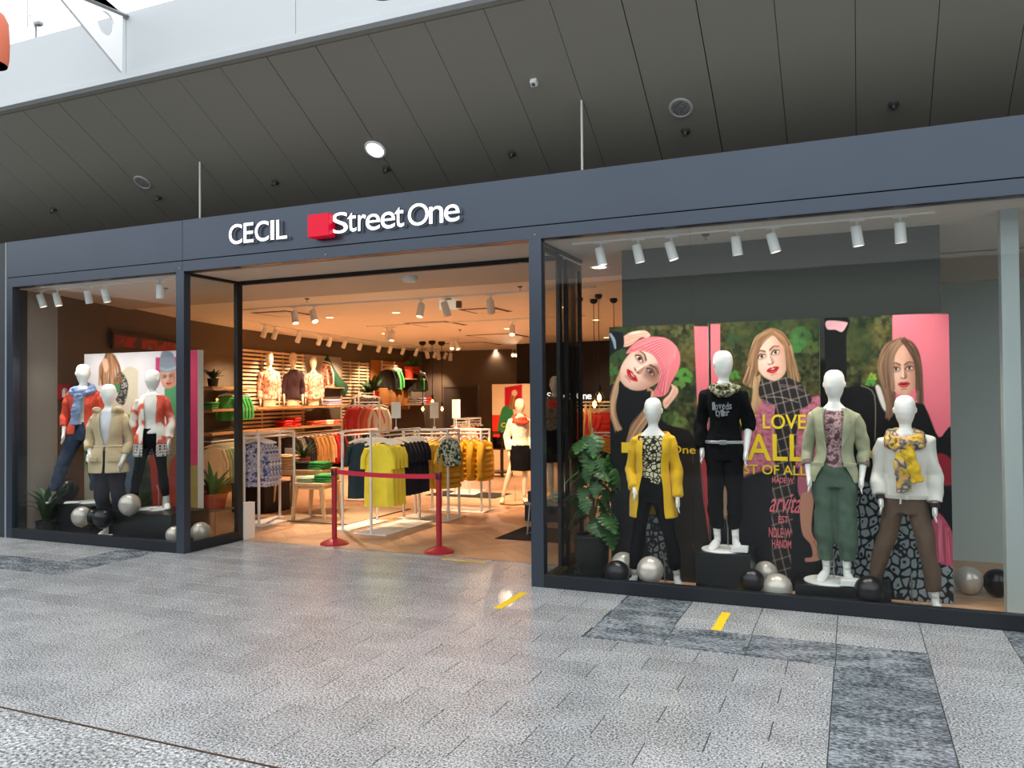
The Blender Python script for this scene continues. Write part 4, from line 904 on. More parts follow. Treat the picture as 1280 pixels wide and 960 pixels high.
    def moss(s, seed=1, msk=None):
        f = fbm(s.X, s.Y, 26, seed); g = fbm(s.X, s.Y, 5, seed+9); h = fbm(s.X, s.Y, 60, seed+20); c = np.zeros_like(s.C)
        c[:] = rgb('#33371f'); c += ((g-.5)*.42)[..., None]*np.array([1, 1, .6]); w_ = np.clip((f-.5)*5, 0, 1)[..., None]; c = c*(1-w_*.5)+rgb('#6a5c2e')*w_*.5
        w_ = np.clip((h-.55)*6, 0, 1)[..., None]; c = c*(1-w_*.55)+rgb('#20351f')*w_*.55; c = np.clip(c, 0, 1)
        m = np.ones(s.X.shape) if msk is None else msk; s.C = s.C*(1-m[..., None])+c*m[..., None]; return s
    def leaf(s, cx, cy, r, col, seed=0):
        g = np.random.default_rng(seed)
        for i in range(9): a = g.uniform(0, 6.28); s.el(cx+math.cos(a)*r*.55, cy+math.sin(a)*r*.55, r*g.uniform(.35, .55), r*g.uniform(.2, .35), g.uniform(0, 180), col, .5, .8)
        return s
    def hair(s, a, b, n, w, cols, seed=0, jit=6, al=.6):
        """n strands between guide curves a and b"""
        g = np.random.default_rng(seed); A, B = np.array(a, float), np.array(b, float)
        for i in range(n):
            u = g.random(); s.stroke(A*(1-u)+B*u+g.normal(0, jit, A.shape), w, w*.5, cols[g.integers(len(cols))], al, .5)
        return s
    def leop(s, msk, bg, fg, size=9., seed=3):
        g = np.random.default_rng(seed); x0, x1, y0, y1 = s.X.min(), s.X.max(), s.Y.min(), s.Y.max(); pts = [(x+g.uniform(-.45, .45)*size, y+g.uniform(-.45, .45)*size) for x in np.arange(x0, x1+size, size) for y in np.arange(y0, y1+size, size*1.25)]
        d1 = np.full(s.X.shape, 1e9); d2 = d1.copy(); wx = s.X+3*(fbm(s.X, s.Y, 14, seed)-.5)*2; wy = s.Y+3*(fbm(s.X, s.Y, 14, seed+5)-.5)*2
        for px, py in pts: d = np.hypot((wx-px), (wy-py)/1.2); d2 = np.minimum(d2, np.maximum(d, d1)); d1 = np.minimum(d1, d)
        e = d2-d1; s.blend(msk, bg); f = np.clip((e-1.5)/1.2, 0, 1); hole = np.clip((d1-size*.12)/1., 0, 1)
        return s.blend(msk*f*np.where(fbm(s.X, s.Y, 9, seed+8) > .55, hole, 1), fg)
def poster(name, label, pxl, pxr, ytopl, Y, zbot, painter, cat='poster', th=.03, res=.0048, edge='#d8d8d4', rough=.5, gain=1., emit=0., X=None, ztop=None, zt=None):
    x0 = at(pxl, ytopl, Y)[0]; x1 = at(pxr, ytopl, Y)[0]; z1 = zt if zt else at((pxl+pxr)/2, ytopl, Y)[2]
    root = thing(name, label, cat, (x0, Y, zbot)); wd, ht = x1-x0, z1-zbot
    mk('panel', MB().box(0, wd, .0, th, 0, ht), M('poster_edge_'+edge[1:], edge, rough=.6), root)
    nx, nz = int(wd/res)+1, int(ht/res)+1; xs = np.linspace(0, wd, nx); zs = np.linspace(0, ht, nz); GX, GZ = np.meshgrid(xs, zs)
    P3 = np.stack([GX+x0, np.full_like(GX, Y), GZ+zbot], -1); uv = proj(P3); p = Paint(uv[..., 0], uv[..., 1]); painter(p)
    C = np.clip(p.C*gain, 0, 1); L = np.where(C <= .04045, C/12.92, ((C+.055)/1.055)**2.4)
    idx = np.arange(nx*nz).reshape(nz, nx); f = np.stack([idx[:-1, :-1], idx[:-1, 1:], idx[1:, 1:], idx[1:, :-1]], -1).reshape(-1, 4)
    me = bpy.data.meshes.new('print'); me.from_pydata(np.stack([GX, np.full_like(GX, -.001), GZ], -1).reshape(-1, 3).tolist(), [], f.tolist())
    ca = me.color_attributes.new('print', 'FLOAT_COLOR', 'POINT'); ca.data.foreach_set('color', np.concatenate([L.reshape(-1, 3), np.ones((nx*nz, 1))], 1).ravel().astype(np.float32))
    mk('print', me, vcol_mat('print_'+name, rough, emit), root); root['w'] = 0; del root['w']
    return root
def ptext(root, body, x0, x1, y0, y1, col, off=.01, shear=0., name='print_text'):
    Y = root.location.y-.0025; a = at(x0, (y0+y1)/2, Y); b = at(x1, (y0+y1)/2, Y); zt = at((x0+x1)/2, y0, Y)[2]; zb = at((x0+x1)/2, y1, Y)[2]
    me = fit_text(text_mesh(body, .001, off), a[0], b[0], zb, zt, Y)
    for v in me.vertices:
        v.co.x += shear*(v.co.z-zb); v.co.x -= root.location.x; v.co.y -= root.location.y; v.co.z -= root.location.z
    return mk(name, me, M('ink_'+col[1:], col, rough=.5), root)
def paint1(p):
    p.fill('#33371f').moss(3); p.at(690, 400, 5.053)
    for a in ((835, 350, 60, '#4f8a35', 1), (800, 640, 62, '#667a40', 2), (380, 320, 40, '#3f7038', 3), (800, 420, 45, '#567a38', 4), (420, 230, 70, '#2f4a2b', 5), (730, 620, 50, '#415a30', 6)): p.leaf(*a)
    p.poly([(897, 40), (990, 40), (990, 1500), (965, 1500), (950, 1100), (930, 800), (915, 500)], '#d9707a', smooth=False)
    p.poly([(930, 800), (990, 800), (990, 1420), (972, 1420), (955, 1050)], '#c0474f', smooth=False)
    p.poly([(340, 560), (430, 400), (640, 430), (700, 640), (880, 720), (930, 980), (960, 1700), (330, 1700)], '#1a1a1c'); p.poly([(800, 900), (930, 900), (960, 1700), (780, 1700)], '#2f2a26', 3.)
    p.hair([(445, 300), (395, 420), (365, 560), (405, 690)], [(470, 400), (430, 470), (400, 580), (440, 690)], 60, 14, ['#b98e6c', '#9a6f50', '#cfa988', '#7d5942'], 1)
    p.hair([(610, 440), (590, 560), (510, 660), (480, 760)], [(650, 470), (640, 570), (570, 680), (500, 780)], 70, 14, ['#b98e6c', '#a37a58', '#d3ae8c', '#85604a'], 2)
    p.poly([(430, 385), (480, 440), (560, 455), (625, 455), (590, 540), (500, 650), (470, 700), (430, 660), (405, 560), (420, 450)], '#17171b')
    p.face(592, 292, 50, 128, 178, '#e9c0ae', '#fae3d8', '#a86e5b', turn=-.25, lit=-1)
    p.poly([(600, 300), (575, 345), (600, 372), (650, 385), (690, 330), (668, 280)], '#5f392e', 3., a=.45)
    hat = [(468, 212), (500, 165), (560, 122), (640, 105), (720, 115), (780, 160), (808, 220), (806, 290), (780, 350), (752, 400), (735, 452), (700, 482), (655, 482), (640, 452), (662, 420), (682, 350), (668, 270), (628, 215), (560, 194), (515, 202)]
    p.poly(hat, '#d9727b'); hm = p.mask(hat)
    for i in range(15):
        a_ = -.55+i*.135; cx, cy = 800, 150                     # ribs fan out from the crown
        e_ = (560+140*(i/14)**1.2-60*(1-i/14), 190+290*(i/14)); c_ = (790-20*(i/14), 130+110*(i/14)); md = ((e_[0]+c_[0])/2-10+30*(1-i/14), (e_[1]+c_[1])/2-30)
        p.stroke([e_, md, c_], 10, 6, '#b9545f', .75, clip=hm); p.stroke([(e_[0]+11, e_[1]-9), (md[0]+8, md[1]-11), (c_[0]+6, c_[1]-8)], 7, 5, '#ef9ba2', .7, clip=hm)
    p.stroke([(500, 205), (570, 175), (640, 205), (690, 280), (700, 350), (680, 430)], 8, 8, '#c0606a', .5, clip=hm)
    p.poly([(440, 120), (470, 92), (530, 70), (590, 67), (622, 95), (600, 112), (560, 112), (500, 158), (450, 168)], '#dfa595'); p.stroke([(480, 110), (540, 90), (600, 88)], 6, 4, '#c08474', .7); p.stroke([(470, 130), (530, 108), (590, 103)], 5, 4, '#b57868', .7); p.stroke([(455, 160), (500, 145), (550, 112)], 6, 4, '#b57868', .6); p.el(520, 80, 40, 8, -8, '#f3c9bb', .8, .7)
    p.poly([(340, 85), (430, 76), (452, 100), (450, 170), (400, 200), (340, 235)], '#14161b'); p.hair([(360, 90), (380, 130), (395, 180)], [(375, 88), (395, 130), (402, 180)], 14, 7, ['#8fa3b5', '#c3ced8', '#5a6a78'], 4, 3)
    p.poly([(700, 510), (738, 470), (757, 430), (752, 404), (790, 428), (796, 462), (762, 512), (715, 560)], '#e2ae9a'); p.stroke([(720, 530), (755, 490), (775, 440)], 7, 4, '#c58d79', .8); p.stroke([(740, 530), (775, 490), (788, 450)], 5, 4, '#b87e6b', .7); p.stroke([(712, 510), (742, 475), (760, 440)], 5, 4, '#f4cfc0', .7)
    p.at(660, 500, 3.69); m_ = p.mask([(540, 560), (600, 540), (650, 620), (660, 760), (640, 830), (620, 870), (590, 800), (560, 700)], 2.); p.leop(m_, '#1d1d20', '#7b7d80', 7.5, 5)
def paint2(p):
    p.fill('#2c3322').moss(11); p.at(860, 380, 4.8)
    p.poly([(100, 120), (193, 120), (195, 520), (150, 900), (100, 1200)], '#d9707a', smooth=False)
    for a in ((680, 190, 70, '#39602f', 1), (660, 240, 60, '#41703a', 2), (740, 260, 50, '#4a5a2c', 3), (280, 220, 50, '#2f4428', 4), (280, 430, 35, '#4b8a3c', 5), (300, 300, 40, '#27331f', 7)): p.leaf(*a)
    p.poly([(430, 540), (380, 640), (330, 760), (300, 1000), (330, 1080), (800, 1100), (800, 600), (740, 560), (650, 560)], '#bb6c80'); f = fbm(p.X, p.Y, 3, 5); m_ = p.mask([(430, 540), (380, 640), (330, 760), (300, 1000), (330, 1080), (800, 1100), (800, 600), (740, 560), (650, 560)]); p.blend(m_*np.clip(f-.5, 0, 1)*1.6, '#6d2f45'); p.blend(m_*np.clip(.5-f, 0, 1)*1.4, '#e0a0ae')
    p.poly([(300, 1050), (800, 1050), (820, 1900), (200, 1900), (180, 1300)], '#1e2026', 2.); p.poly([(215, 950), (235, 950), (240, 1290), (205, 1290)], '#b08a72', 1., False)
    p.hair([(500, 165), (420, 210), (370, 340), (330, 470)], [(480, 190), (425, 260), (410, 380), (395, 500)], 80, 13, ['#b08a68', '#8d6a4e', '#c9a582', '#6b4a36'], 3); p.hair([(400, 460), (390, 560), (375, 660)], [(425, 440), (430, 560), (400, 650)], 40, 13, ['#c29a70', '#a07a56', '#d6b48e'], 4)
    p.hair([(520, 165), (600, 240), (640, 350), (670, 450)], [(520, 185), (585, 260), (605, 380), (610, 490)], 80, 13, ['#a8835f', '#8a674a', '#c4a07c', '#65452f'], 5)
    p.face(487, 302, -17, 100, 160, '#e6bca8', '#f8ddd0', '#b17f6b', turn=-.15, lit=-1, top=.72)
    p.hair([(430, 250), (450, 195), (505, 168), (560, 190), (600, 250)], [(425, 225), (455, 172), (508, 152), (570, 178), (612, 240)], 30, 12, ['#7a573f', '#8d6a4e', '#65452f'], 15, 3)
    p.hair([(500, 160), (425, 195), (380, 275), (355, 360)], [(500, 172), (440, 205), (402, 280), (392, 380)], 45, 13, ['#8d6a4e', '#a8835f', '#74523b', '#b8926c'], 23, 4)
    p.hair([(500, 168), (435, 215), (405, 300), (398, 400)], [(510, 176), (450, 215), (416, 290), (412, 400)], 26, 10, ['#8d6a4e', '#a8835f', '#6b4a36'], 13); p.hair([(515, 168), (570, 205), (605, 290), (612, 400)], [(512, 178), (565, 225), (592, 290), (600, 400)], 26, 10, ['#8d6a4e', '#a8835f', '#5f412e'], 14)
    for pts in ([(440, 450), (520, 465), (590, 440), (690, 495), (742, 580), (650, 642), (520, 612), (430, 560)], [(530, 600), (665, 620), (650, 800), (640, 1100), (620, 1500), (610, 1860), (530, 1860), (500, 1300), (520, 900)]):
        m_ = p.mask(pts); p.blend(m_, '#2b2729'); st = (np.sin((p.X-.25*p.Y)*.62) > .86)*.55+(np.sin((p.Y+.3*p.X)*.42) > .9)*.45; p.blend(m_*np.clip(st, 0, .75), '#b9a59b')
    p.stroke([(560, 490), (640, 500), (690, 520)], 22, 14, '#8e7a76', .5); p.stroke([(470, 560), (560, 560), (660, 590)], 5, 5, '#cfc3ba', .7); p.stroke([(440, 570), (520, 610)], 5, 5, '#cfc3ba', .6)
    p.at(860, 560, 4.8); p.poly([(668, 120), (770, 120), (758, 292), (668, 288)], '#b5657a', 1.); p.poly([(676, 288), (752, 290), (742, 500), (800, 600), (795, 668), (712, 684), (704, 660), (745, 650), (735, 580), (682, 500)], '#c98f78'); p.stroke([(755, 560), (775, 610), (768, 650)], 7, 5, '#9c6350', .8)
def paint3(p):
    p.fill('#2c3322').moss(21); p.at(1040, 380, 4.8)
    p.poly([(362, 60), (740, 60), (740, 860), (365, 860)], '#dd6d7c', smooth=False); p.el(620, 300, 160, 260, 0, '#e27a86', 1.2, .6)
    p.poly([(-60, 90), (100, 90), (85, 200), (75, 520), (-60, 520)], '#0f1012'); p.poly([(-30, 100), (85, 108), (88, 130), (60, 168), (20, 155), (-30, 150)], '#e0a9b0')
    p.leaf(240, 440, 30, '#7ca63c', 3); p.leaf(230, 480, 34, '#4d8a3e', 4)
    p.poly([(-60, 540), (60, 510), (180, 488), (290, 520), (340, 640), (520, 590), (570, 640), (640, 800), (740, 840), (740, 2200), (-60, 2200)], '#111114'); p.stroke([(175, 490), (255, 550), (258, 820)], 7, 6, '#8c8074', .9)
    p.poly([(260, 500), (290, 500), (330, 640), (300, 620)], '#d9cfca', 1.)
    p.hair([(410, 215), (320, 260), (280, 380), (320, 560), (335, 690)], [(420, 230), (365, 300), (355, 420), (370, 540), (370, 640)], 110, 13, ['#7d5f4c', '#5d4435', '#9a7a62', '#6d5242'], 6); p.hair([(420, 212), (490, 250), (530, 350), (545, 590)], [(430, 235), (490, 310), (515, 420), (515, 580)], 80, 13, ['#6d5242', '#4c372b', '#8a6a55'], 7)
    p.face(422, 388, -4, 94, 160, '#d8a68f', '#f1cfbf', '#8a5847', turn=.1, lit=-1, open_=.8, lip='#b8423e')
    p.hair([(405, 212), (340, 270), (318, 370), (325, 500)], [(420, 220), (372, 285), (350, 370), (356, 500)], 50, 12, ['#7d5f4c', '#6a4f3d', '#97765e', '#5d4435'], 26, 4)
    p.hair([(410, 215), (365, 270), (345, 370), (352, 520)], [(425, 228), (385, 285), (362, 370), (372, 520)], 40, 10, ['#7d5f4c', '#5d4435', '#9a7a62'], 16); p.hair([(425, 214), (480, 270), (512, 360), (520, 520)], [(432, 230), (470, 290), (498, 370), (505, 500)], 40, 10, ['#5d4435', '#4c372b', '#7a5d4a'], 17)
    p.at(1040, 560, 4.0); m_ = p.mask([(-40, 330), (60, 220), (170, 170), (260, 210), (300, 330), (420, 320), (500, 380), (520, 520), (640, 560), (640, 850), (380, 850), (330, 800), (280, 640), (160, 760), (60, 720), (-40, 700)], 1.); p.leop(m_, '#14171a', '#87939a', 10., 9)
    p.poly([(525, 30), (600, 60), (620, 150), (600, 185), (525, 170)], '#8d2230', 1.); p.poly([(490, 420), (525, 320), (600, 420), (625, 580), (540, 575), (500, 520)], '#bb5068')
    p.hair([(530, 340), (520, 450), (525, 560)], [(590, 420), (600, 500), (605, 590)], 30, 6, ['#e08a9c', '#a33c54', '#c9607a'], 8, 3)
def paintL(p):
    p.fill('#e7e3ea'); p.at(60, 430, 3.69)
    p.poly([(100, 560), (760, 520), (760, 1200), (100, 1200)], '#a58e4e', 8.); p.moss(31, p.mask([(330, 560), (480, 540), (520, 760), (330, 800)], 6.)); p.poly([(170, 440), (230, 420), (220, 700), (160, 700)], '#7ea65a', 3.); p.poly([(150, 600), (250, 560), (330, 720), (160, 800)], '#c8bda0', 5.)
    p.poly([(497, 62), (600, 60), (600, 140), (497, 135)], '#d0447a', smooth=False); p.poly([(655, 20), (700, 20), (700, 560), (655, 560)], '#cf3f68', smooth=False)
    p.poly([(300, 200), (360, 110), (412, 120), (415, 180), (400, 350), (330, 360), (280, 340)], '#d8cdb8'); p.poly([(312, 150), (340, 130), (370, 190), (350, 280), (310, 250)], '#3c3a38'); f = fbm(p.X, p.Y, 1.6, 3); p.blend(p.mask([(312, 150), (340, 130), (370, 190), (350, 280), (310, 250)])*np.clip((f-.5)*5, 0, 1), '#c9c4bb')
    p.poly([(310, 180), (330, 195), (325, 225), (300, 210)], '#4f8a5a', 1.); p.poly([(310, 330), (395, 330), (395, 375), (310, 375)], '#6a9a50', 1.); p.poly([(340, 370), (392, 370), (398, 520), (380, 720), (345, 720), (350, 520)], '#5a6b80')
    p.hair([(270, 50), (240, 110), (238, 190)], [(300, 52), (330, 110), (335, 180)], 60, 9, ['#8a5a3c', '#b07a50', '#6b4029', '#c99a70'], 5, 4); p.poly([(250, 75), (272, 70), (280, 110), (262, 130)], '#e2b49a', 1.)
    p.poly([(545, 190), (600, 180), (620, 300), (600, 420), (560, 420), (540, 260)], '#57a06e'); p.poly([(555, 400), (640, 380), (640, 560), (555, 560)], '#8a7a5a', 2.); p.poly([(520, 125), (585, 118), (592, 180), (565, 205), (530, 195)], '#cf9a80'); p.poly([(518, 120), (522, 45), (548, 32), (578, 50), (588, 118), (550, 128)], '#8b97a5')
    p.face(553, 152, -6, 34, 50, '#d9a58c', '#f0cdbc', '#9c6350', turn=.1);
    p.poly([(518, 122), (522, 45), (548, 32), (578, 50), (590, 116), (552, 130)], '#8b97a5'); p.stroke([(520, 112), (552, 120), (588, 108)], 12, 12, '#a9b3be', .8); p.poly([(470, 520), (515, 500), (520, 760), (490, 780)], '#b23a2c', 1.); p.poly([(560, 560), (640, 540), (650, 900), (560, 900)], '#a8402f', 2.); p.poly([(380, 320), (410, 310), (410, 420), (385, 420)], '#d9c545', 1.)
YP = 7.53
P1 = poster('fashion_poster', 'tall poster of a woman in a pink knitted hat against green moss', 761.5, 885, 410.5, YP, .005, paint1, zt=2.425)
mk('print_square', MB().box(*sorted((at(777, 560, YP)[0]-P1.location.x, at(789, 560, YP)[0]-P1.location.x)), -.004, -.0015, at(783, 566, YP)[2]-.005, at(783, 553, YP)[2]-.005), M('ink_f2c81e', '#f2c81e', rough=.5), P1)
ptext(P1, 'Street One', 791, 869.5, 556.5, 566.5, '#f2c81e', .008)
P2 = poster('fashion_poster', 'tall poster of a blonde woman in plaid scarf with yellow lettering', 888, 1024, 406, YP, .005, paint2, zt=2.425)
for b_, x0, x1, y0, y1, c in (('WE LOVE', 911, 1007.5, 518, 536, '#f0d21e'), ('ALL', 934, 1006, 542.5, 576, '#f0d21e'), ('MOST OF ALL', 904, 1008, 581, 593, '#e8c81e'), ('MADE W', 965, 992, 597, 604, '#e0707c'), ('EST.', 973, 987, 645, 654, '#e0707c'), ('NDLE W', 961, 989, 660, 672, '#e0707c'), ('HANDM', 965, 989, 675, 685, '#e0707c')): ptext(P2, b_, x0, x1, y0, y1, c, .012)
ptext(P2, 'arvita', 961, 999, 617, 641, '#e0707c', .004, .25)
P3 = poster('fashion_poster', 'tall poster of a brown-haired woman in black on pink, leopard cloth below', 1030.5, 1186, 400.5, YP, .005, paint3, zt=2.425)
ptext(P3, 'Street One', 1078, 1165, 561, 573.5, '#d8b43a', .008)
PL_ = poster('fashion_lightbox', 'wide lightbox poster of two women in winter knitwear behind the left window mannequins', 105.5, 247, 440, 7.72, .05, paintL, th=.1, edge='#f0eef0', res=.009, gain=.88)
# ============================================================ SHOP INTERIOR
CZ = SOF+.03
WL = np.array(wl)
def wallpt(px, off=0., z=0.):
    """point on the left rear wall seen at image column px, moved off metres out from the wall; returns (x, y, heading of the wall)"""
    d = ray(px, 480); best = None
    for a, b in zip(WL[:-1], WL[1:]):
        e = b-a; den = d[0]*e[1]-d[1]*e[0]; t = (a[0]*e[1]-a[1]*e[0])/den; s_ = (a[0]*d[1]-a[1]*d[0])/den
        if -.02 <= s_ <= 1.02 or best is None: best = (d[0]*t, d[1]*t, e/np.linalg.norm(e))
    e = best[2]; nrm = np.array([e[1], -e[0]])
    return best[0]+nrm[0]*off, best[1]+nrm[1]*off, math.atan2(e[1], e[0])
RACKW = M('rack_white', '#e6e3dc', rough=.4); HANG = M('hanger_white', '#e9e2d6', rough=.5); HOOK = STEEL
# ---- garments on hangers: origin at the rail, hanging down, width along x
GARM = {}
def garment_proto(kind):
    h, hw, th, sl, quilt = {'tee': (.66, .235, .032, .24, 0), 'blouse': (.72, .235, .04, .55, 0), 'puffer': (.68, .25, .062, .56, 1), 'knit': (.6, .22, .045, .5, 0), 'long': (.95, .22, .04, .55, 0), 'tunic': (.80, .215, .04, .26, 0)}[kind]
    root = thing('hanging_'+kind, 'x', 'garment')
    prof = [(-.075, .055, .02), (-.085, .085, .026), (-.11, .165, .034), (-.14, .195, .04), (-.2, hw*.86, th), (-.3, hw*.85, th*1.05), (-.45, hw*.92, th*1.1)]
    z = -.55
    while z > -.075-h: prof.append((z, hw*(.94+.08*(-z-.45)/h), th*1.15)); z -= .1
    prof.append((-.075-h, hw, th*1.1)); fine = []
    zs = np.linspace(-.075, -.075-h, 34 if quilt else 18); pa = np.array(prof)
    rings = []; n = 40
    for zz in zs:
        w_ = np.interp(-zz, -pa[:, 0], pa[:, 1]); t_ = np.interp(-zz, -pa[:, 0], pa[:, 2]); q = 1+.6*abs(math.sin((zz+.1)*PI/.085))**.7 if quilt else 1.; fold = min(1, max(0, (-zz-.2)/.4)); r_ = []
        for j in range(n):
            a = 2*PI*j/n; x = math.cos(a); sx = math.copysign(abs(x)**.75, x)*w_; y_ = math.sin(a)*t_*q*(1+(.32*fold*math.sin(x*9+zz*3) if not quilt else 0)); y_ += 0 if quilt else .014*fold*math.sin(x*6+1.)
            r_.append((sx, y_, zz))
        rings.append(r_)
    mk('fabric', MB().loft(rings), M('cloth_plain', '#888888', rough=.9), root, smooth=60, fix=True, loc=(0, 0, -.035))
    for s_ in (-1, 1):
        pts = []; rr = []; k = 14 if quilt else 7
        for i in range(k+1):
            u = i/k; q = 1+.22*abs(math.sin(u*PI*6)) if quilt else 1
            pts.append((s_*(.155+(.045 if kind == 'tunic' else .08)*min(1, u*2.2)+.012*u), -.006-.02*u, -.13-sl*u)); rr.append(((.062-.02*u)*q, (.042-.008*u)*q))
        mk('sleeve', MB().tube(pts, rr, 12), M('cloth_plain'), root, smooth=60, loc=(0, 0, -.035))
    hg = mk('hanger', MB().tube([(-.19, 0, -.115), (-.09, 0, -.075), (0, 0, -.05), (.09, 0, -.075), (.19, 0, -.115)], [(.009, .018)]*5, 6), HANG, root)
    mk('hook', MB().tube([(0, 0, -.05), (0, 0, -.02), (.012, 0, .005), (0, 0, .014), (-.01, 0, .006)], .0025, 5), HOOK, hg)
    root.hide_render = False
    return root
PROTO_USED = {}
def garment(kind, mat, loc, rz, label, group, sc=1.):
    if kind not in GARM: GARM[kind] = garment_proto(kind); r = GARM[kind]
    else: r = dup(GARM[kind])
    r.location = loc; r.rotation_euler = (0, 0, rz); r.scale = (sc,)*3; r['label'] = label; r['group'] = group
    recolor(r, mat, ('fabric', 'sleeve')); return r
def rack(label, loc, rz, L, H, W=.46, bar2=.16, base=True, name='clothes_rack'):
    """floor rack: rail runs along local x at height H; double top frame"""
    r = thing(name, label, 'clothes rack', loc, rz, 'white clothes racks')
    if base: mk('base_plate', MB().box(-L/2-.05, L/2+.05, -W/2, W/2, 0, .014, .003), RACKW, r)
    for s_ in (-1, 1):
        for t_ in (-1, 1) if bar2 else (0,): mk('upright', MB().box(s_*L/2-.014, s_*L/2+.014, t_*bar2-.014, t_*bar2+.014, .012, H+.07, .002), RACKW, r)
        if bar2: mk('cross_bar', MB().box(s_*L/2-.012, s_*L/2+.012, -bar2, bar2, H+.045, H+.07, .002), RACKW, r)
    for t_ in (-1, 1) if bar2 else (): mk('top_bar', MB().box(-L/2, L/2, t_*bar2-.012, t_*bar2+.012, H+.045, H+.07, .002), RACKW, r)
    mk('rail', MB().tube([(-L/2, 0, H), (L/2, 0, H)], .011, 10), RACKW, r, smooth=40)
    if bar2:
        for s_ in (-1, 1): mk('rail_holder', MB().box(s_*L/2-.01, s_*L/2+.01, -bar2, bar2, H-.01, H+.01), RACKW, r)
    return r
# colours
TEAL = M('cloth_teal', '#20363f', rough=.9, vary=.12, vscale=9, bump=.15); YELT = M('cloth_yellow', '#fbe645', rough=.9, vary=.05, vscale=7, bump=.15); NAVY = M('cloth_navy', '#191d2b', rough=.9, vary=.12, vscale=9, bump=.15)
MUST = M('cloth_mustard', '#d6a524', rough=.6, vary=.15, vscale=8); FLOR = MP('cloth_floral', [(.38, '#3f4a72'), (.46, '#8d97b8'), (.52, '#d9d5d8'), (.6, '#5a6288'), (.68, '#e6e0dd')], scale=17, detail=3.)
PINKC = M('cloth_pink', '#e2b9a6', rough=.9, vary=.06); CREAM = M('cloth_cream', '#e6d8bf', rough=.9, vary=.05); REDC = M('cloth_red', '#b5231f', rough=.9, vary=.12, vscale=9); DKC = M('cloth_charcoal', '#24211f', rough=.9, vary=.1); CAMC = M('cloth_camel', '#b8894f', rough=.9, vary=.1)
GRNC = M('cloth_green', '#3f9a4d', rough=.9, vary=.12, vscale=8); GRYC = M('cloth_grey', '#77716a', rough=.9, vary=.1); REDP = M('cloth_redpuffer', '#d42b24', rough=.55, vary=.1); CORC = M('cloth_coral', '#e0694f', rough=.9, vary=.1); ORC = M('cloth_orange', '#e8912a', rough=.8)
LIL = M('cloth_lilac', '#b3aac8', rough=.9); TAN = M('cloth_tan', '#cda87a', rough=.9, vary=.08); LGR = M('cloth_mint', '#9fb89a', rough=.9, vary=.08); BRNP = MP('cloth_darkprint', [(.4, '#1d1715'), (.52, '#55433d'), (.6, '#241c1a')], scale=14)
PNKP = MP('cloth_pinkprint', [(.36, '#a8514a'), (.47, '#dba58e'), (.56, '#efd3ba'), (.66, '#c47a68')], scale=18, detail=3.); PLUM = M('cloth_plum', '#34191f', rough=.9, vary=.1)
# ---- rack pair with teal, yellow and navy tops near the barrier
fl = lambda x, y: atZ(x, y, 0.)
pA = fl(464, 668); pB = fl(433, 663); HR = at(464, 541, pA[1])[2]-.05
rk = rack('white clothes rack with yellow tops behind the red barrier belt', (pA[0]+.0, pA[1]+.62, 0), PI/2, 1.24, HR, .5, 0)
mk('top_bar', MB().box(-.62, .62, -.012, .012, HR+.045, HR+.07), RACKW, rk)
rk = rack('white clothes rack with dark teal tops behind the red barrier belt', (pB[0]-.06, pB[1]+.42, 0), PI/2, .84, HR, .3, 0)
mk('top_bar', MB().box(-.42, .42, -.012, .012, HR+.045, HR+.07), RACKW, rk)
for i in range(4): garment('tunic', TEAL, (at(443+2*i, 560, pB[1])[0], pB[1]+.16+.11*i, HR), .25+.03*i, 'dark teal top on a white hanger left of the yellow tops', 'dark teal tops on the front rack', .93)
for i in range(4): garment('tunic', YELT, (pA[0]+.045, pA[1]+.12+.09*i, HR), .22+.04*i, 'bright yellow top on a white hanger on the front rack', 'yellow tops on the front rack', 1.0)
for i in range(6): garment('tunic', NAVY, (pA[0]+.05, pA[1]+.56+.1*i, HR), .3+.04*i, 'navy blue top on a white hanger right of the yellow tops', 'navy tops on the front rack', .9)
# ---- mustard puffer rack
Yh = 10.25; xh0, xh1 = at(512, 600, Yh)[0], at(567, 600, Yh)[0]; HH = at(540, 538, Yh)[2]-.05
rack('white clothes rack of mustard quilted jackets', ((xh0+xh1)/2, Yh, 0), 0, xh1-xh0, HH, .6, .17)
for i in range(9): garment('puffer', MUST, (xh0+.07+(xh1-xh0-.14)*i/8, Yh, HH), 1.42+.12*math.sin(i*2), 'mustard quilted jacket on the white rack of puffers', 'mustard quilted jackets', .98)
garment('knit', MP('cloth_camo', [(.4, '#22331f'), (.5, '#8aa07a'), (.58, '#e4e4d4'), (.66, '#31402c')], scale=13), (at(561, 560, Yh-.2)[0], Yh-.19, HH), .35, 'green and white printed top hung at the end of the puffer rack', 'printed top', .62)
Yh2 = 11.1; rack('white clothes rack half hidden behind the mustard jackets', ((xh0+xh1)/2+.05, Yh2, 0), 0, .85, HH-.03, .5, .15)
for i in range(5): garment('puffer', MUST, (xh0+.15+.17*i, Yh2, HH-.03), 1.4+.05*i, 'mustard quilted jacket on the rear puffer rack', 'mustard jackets on the rear rack', .9)
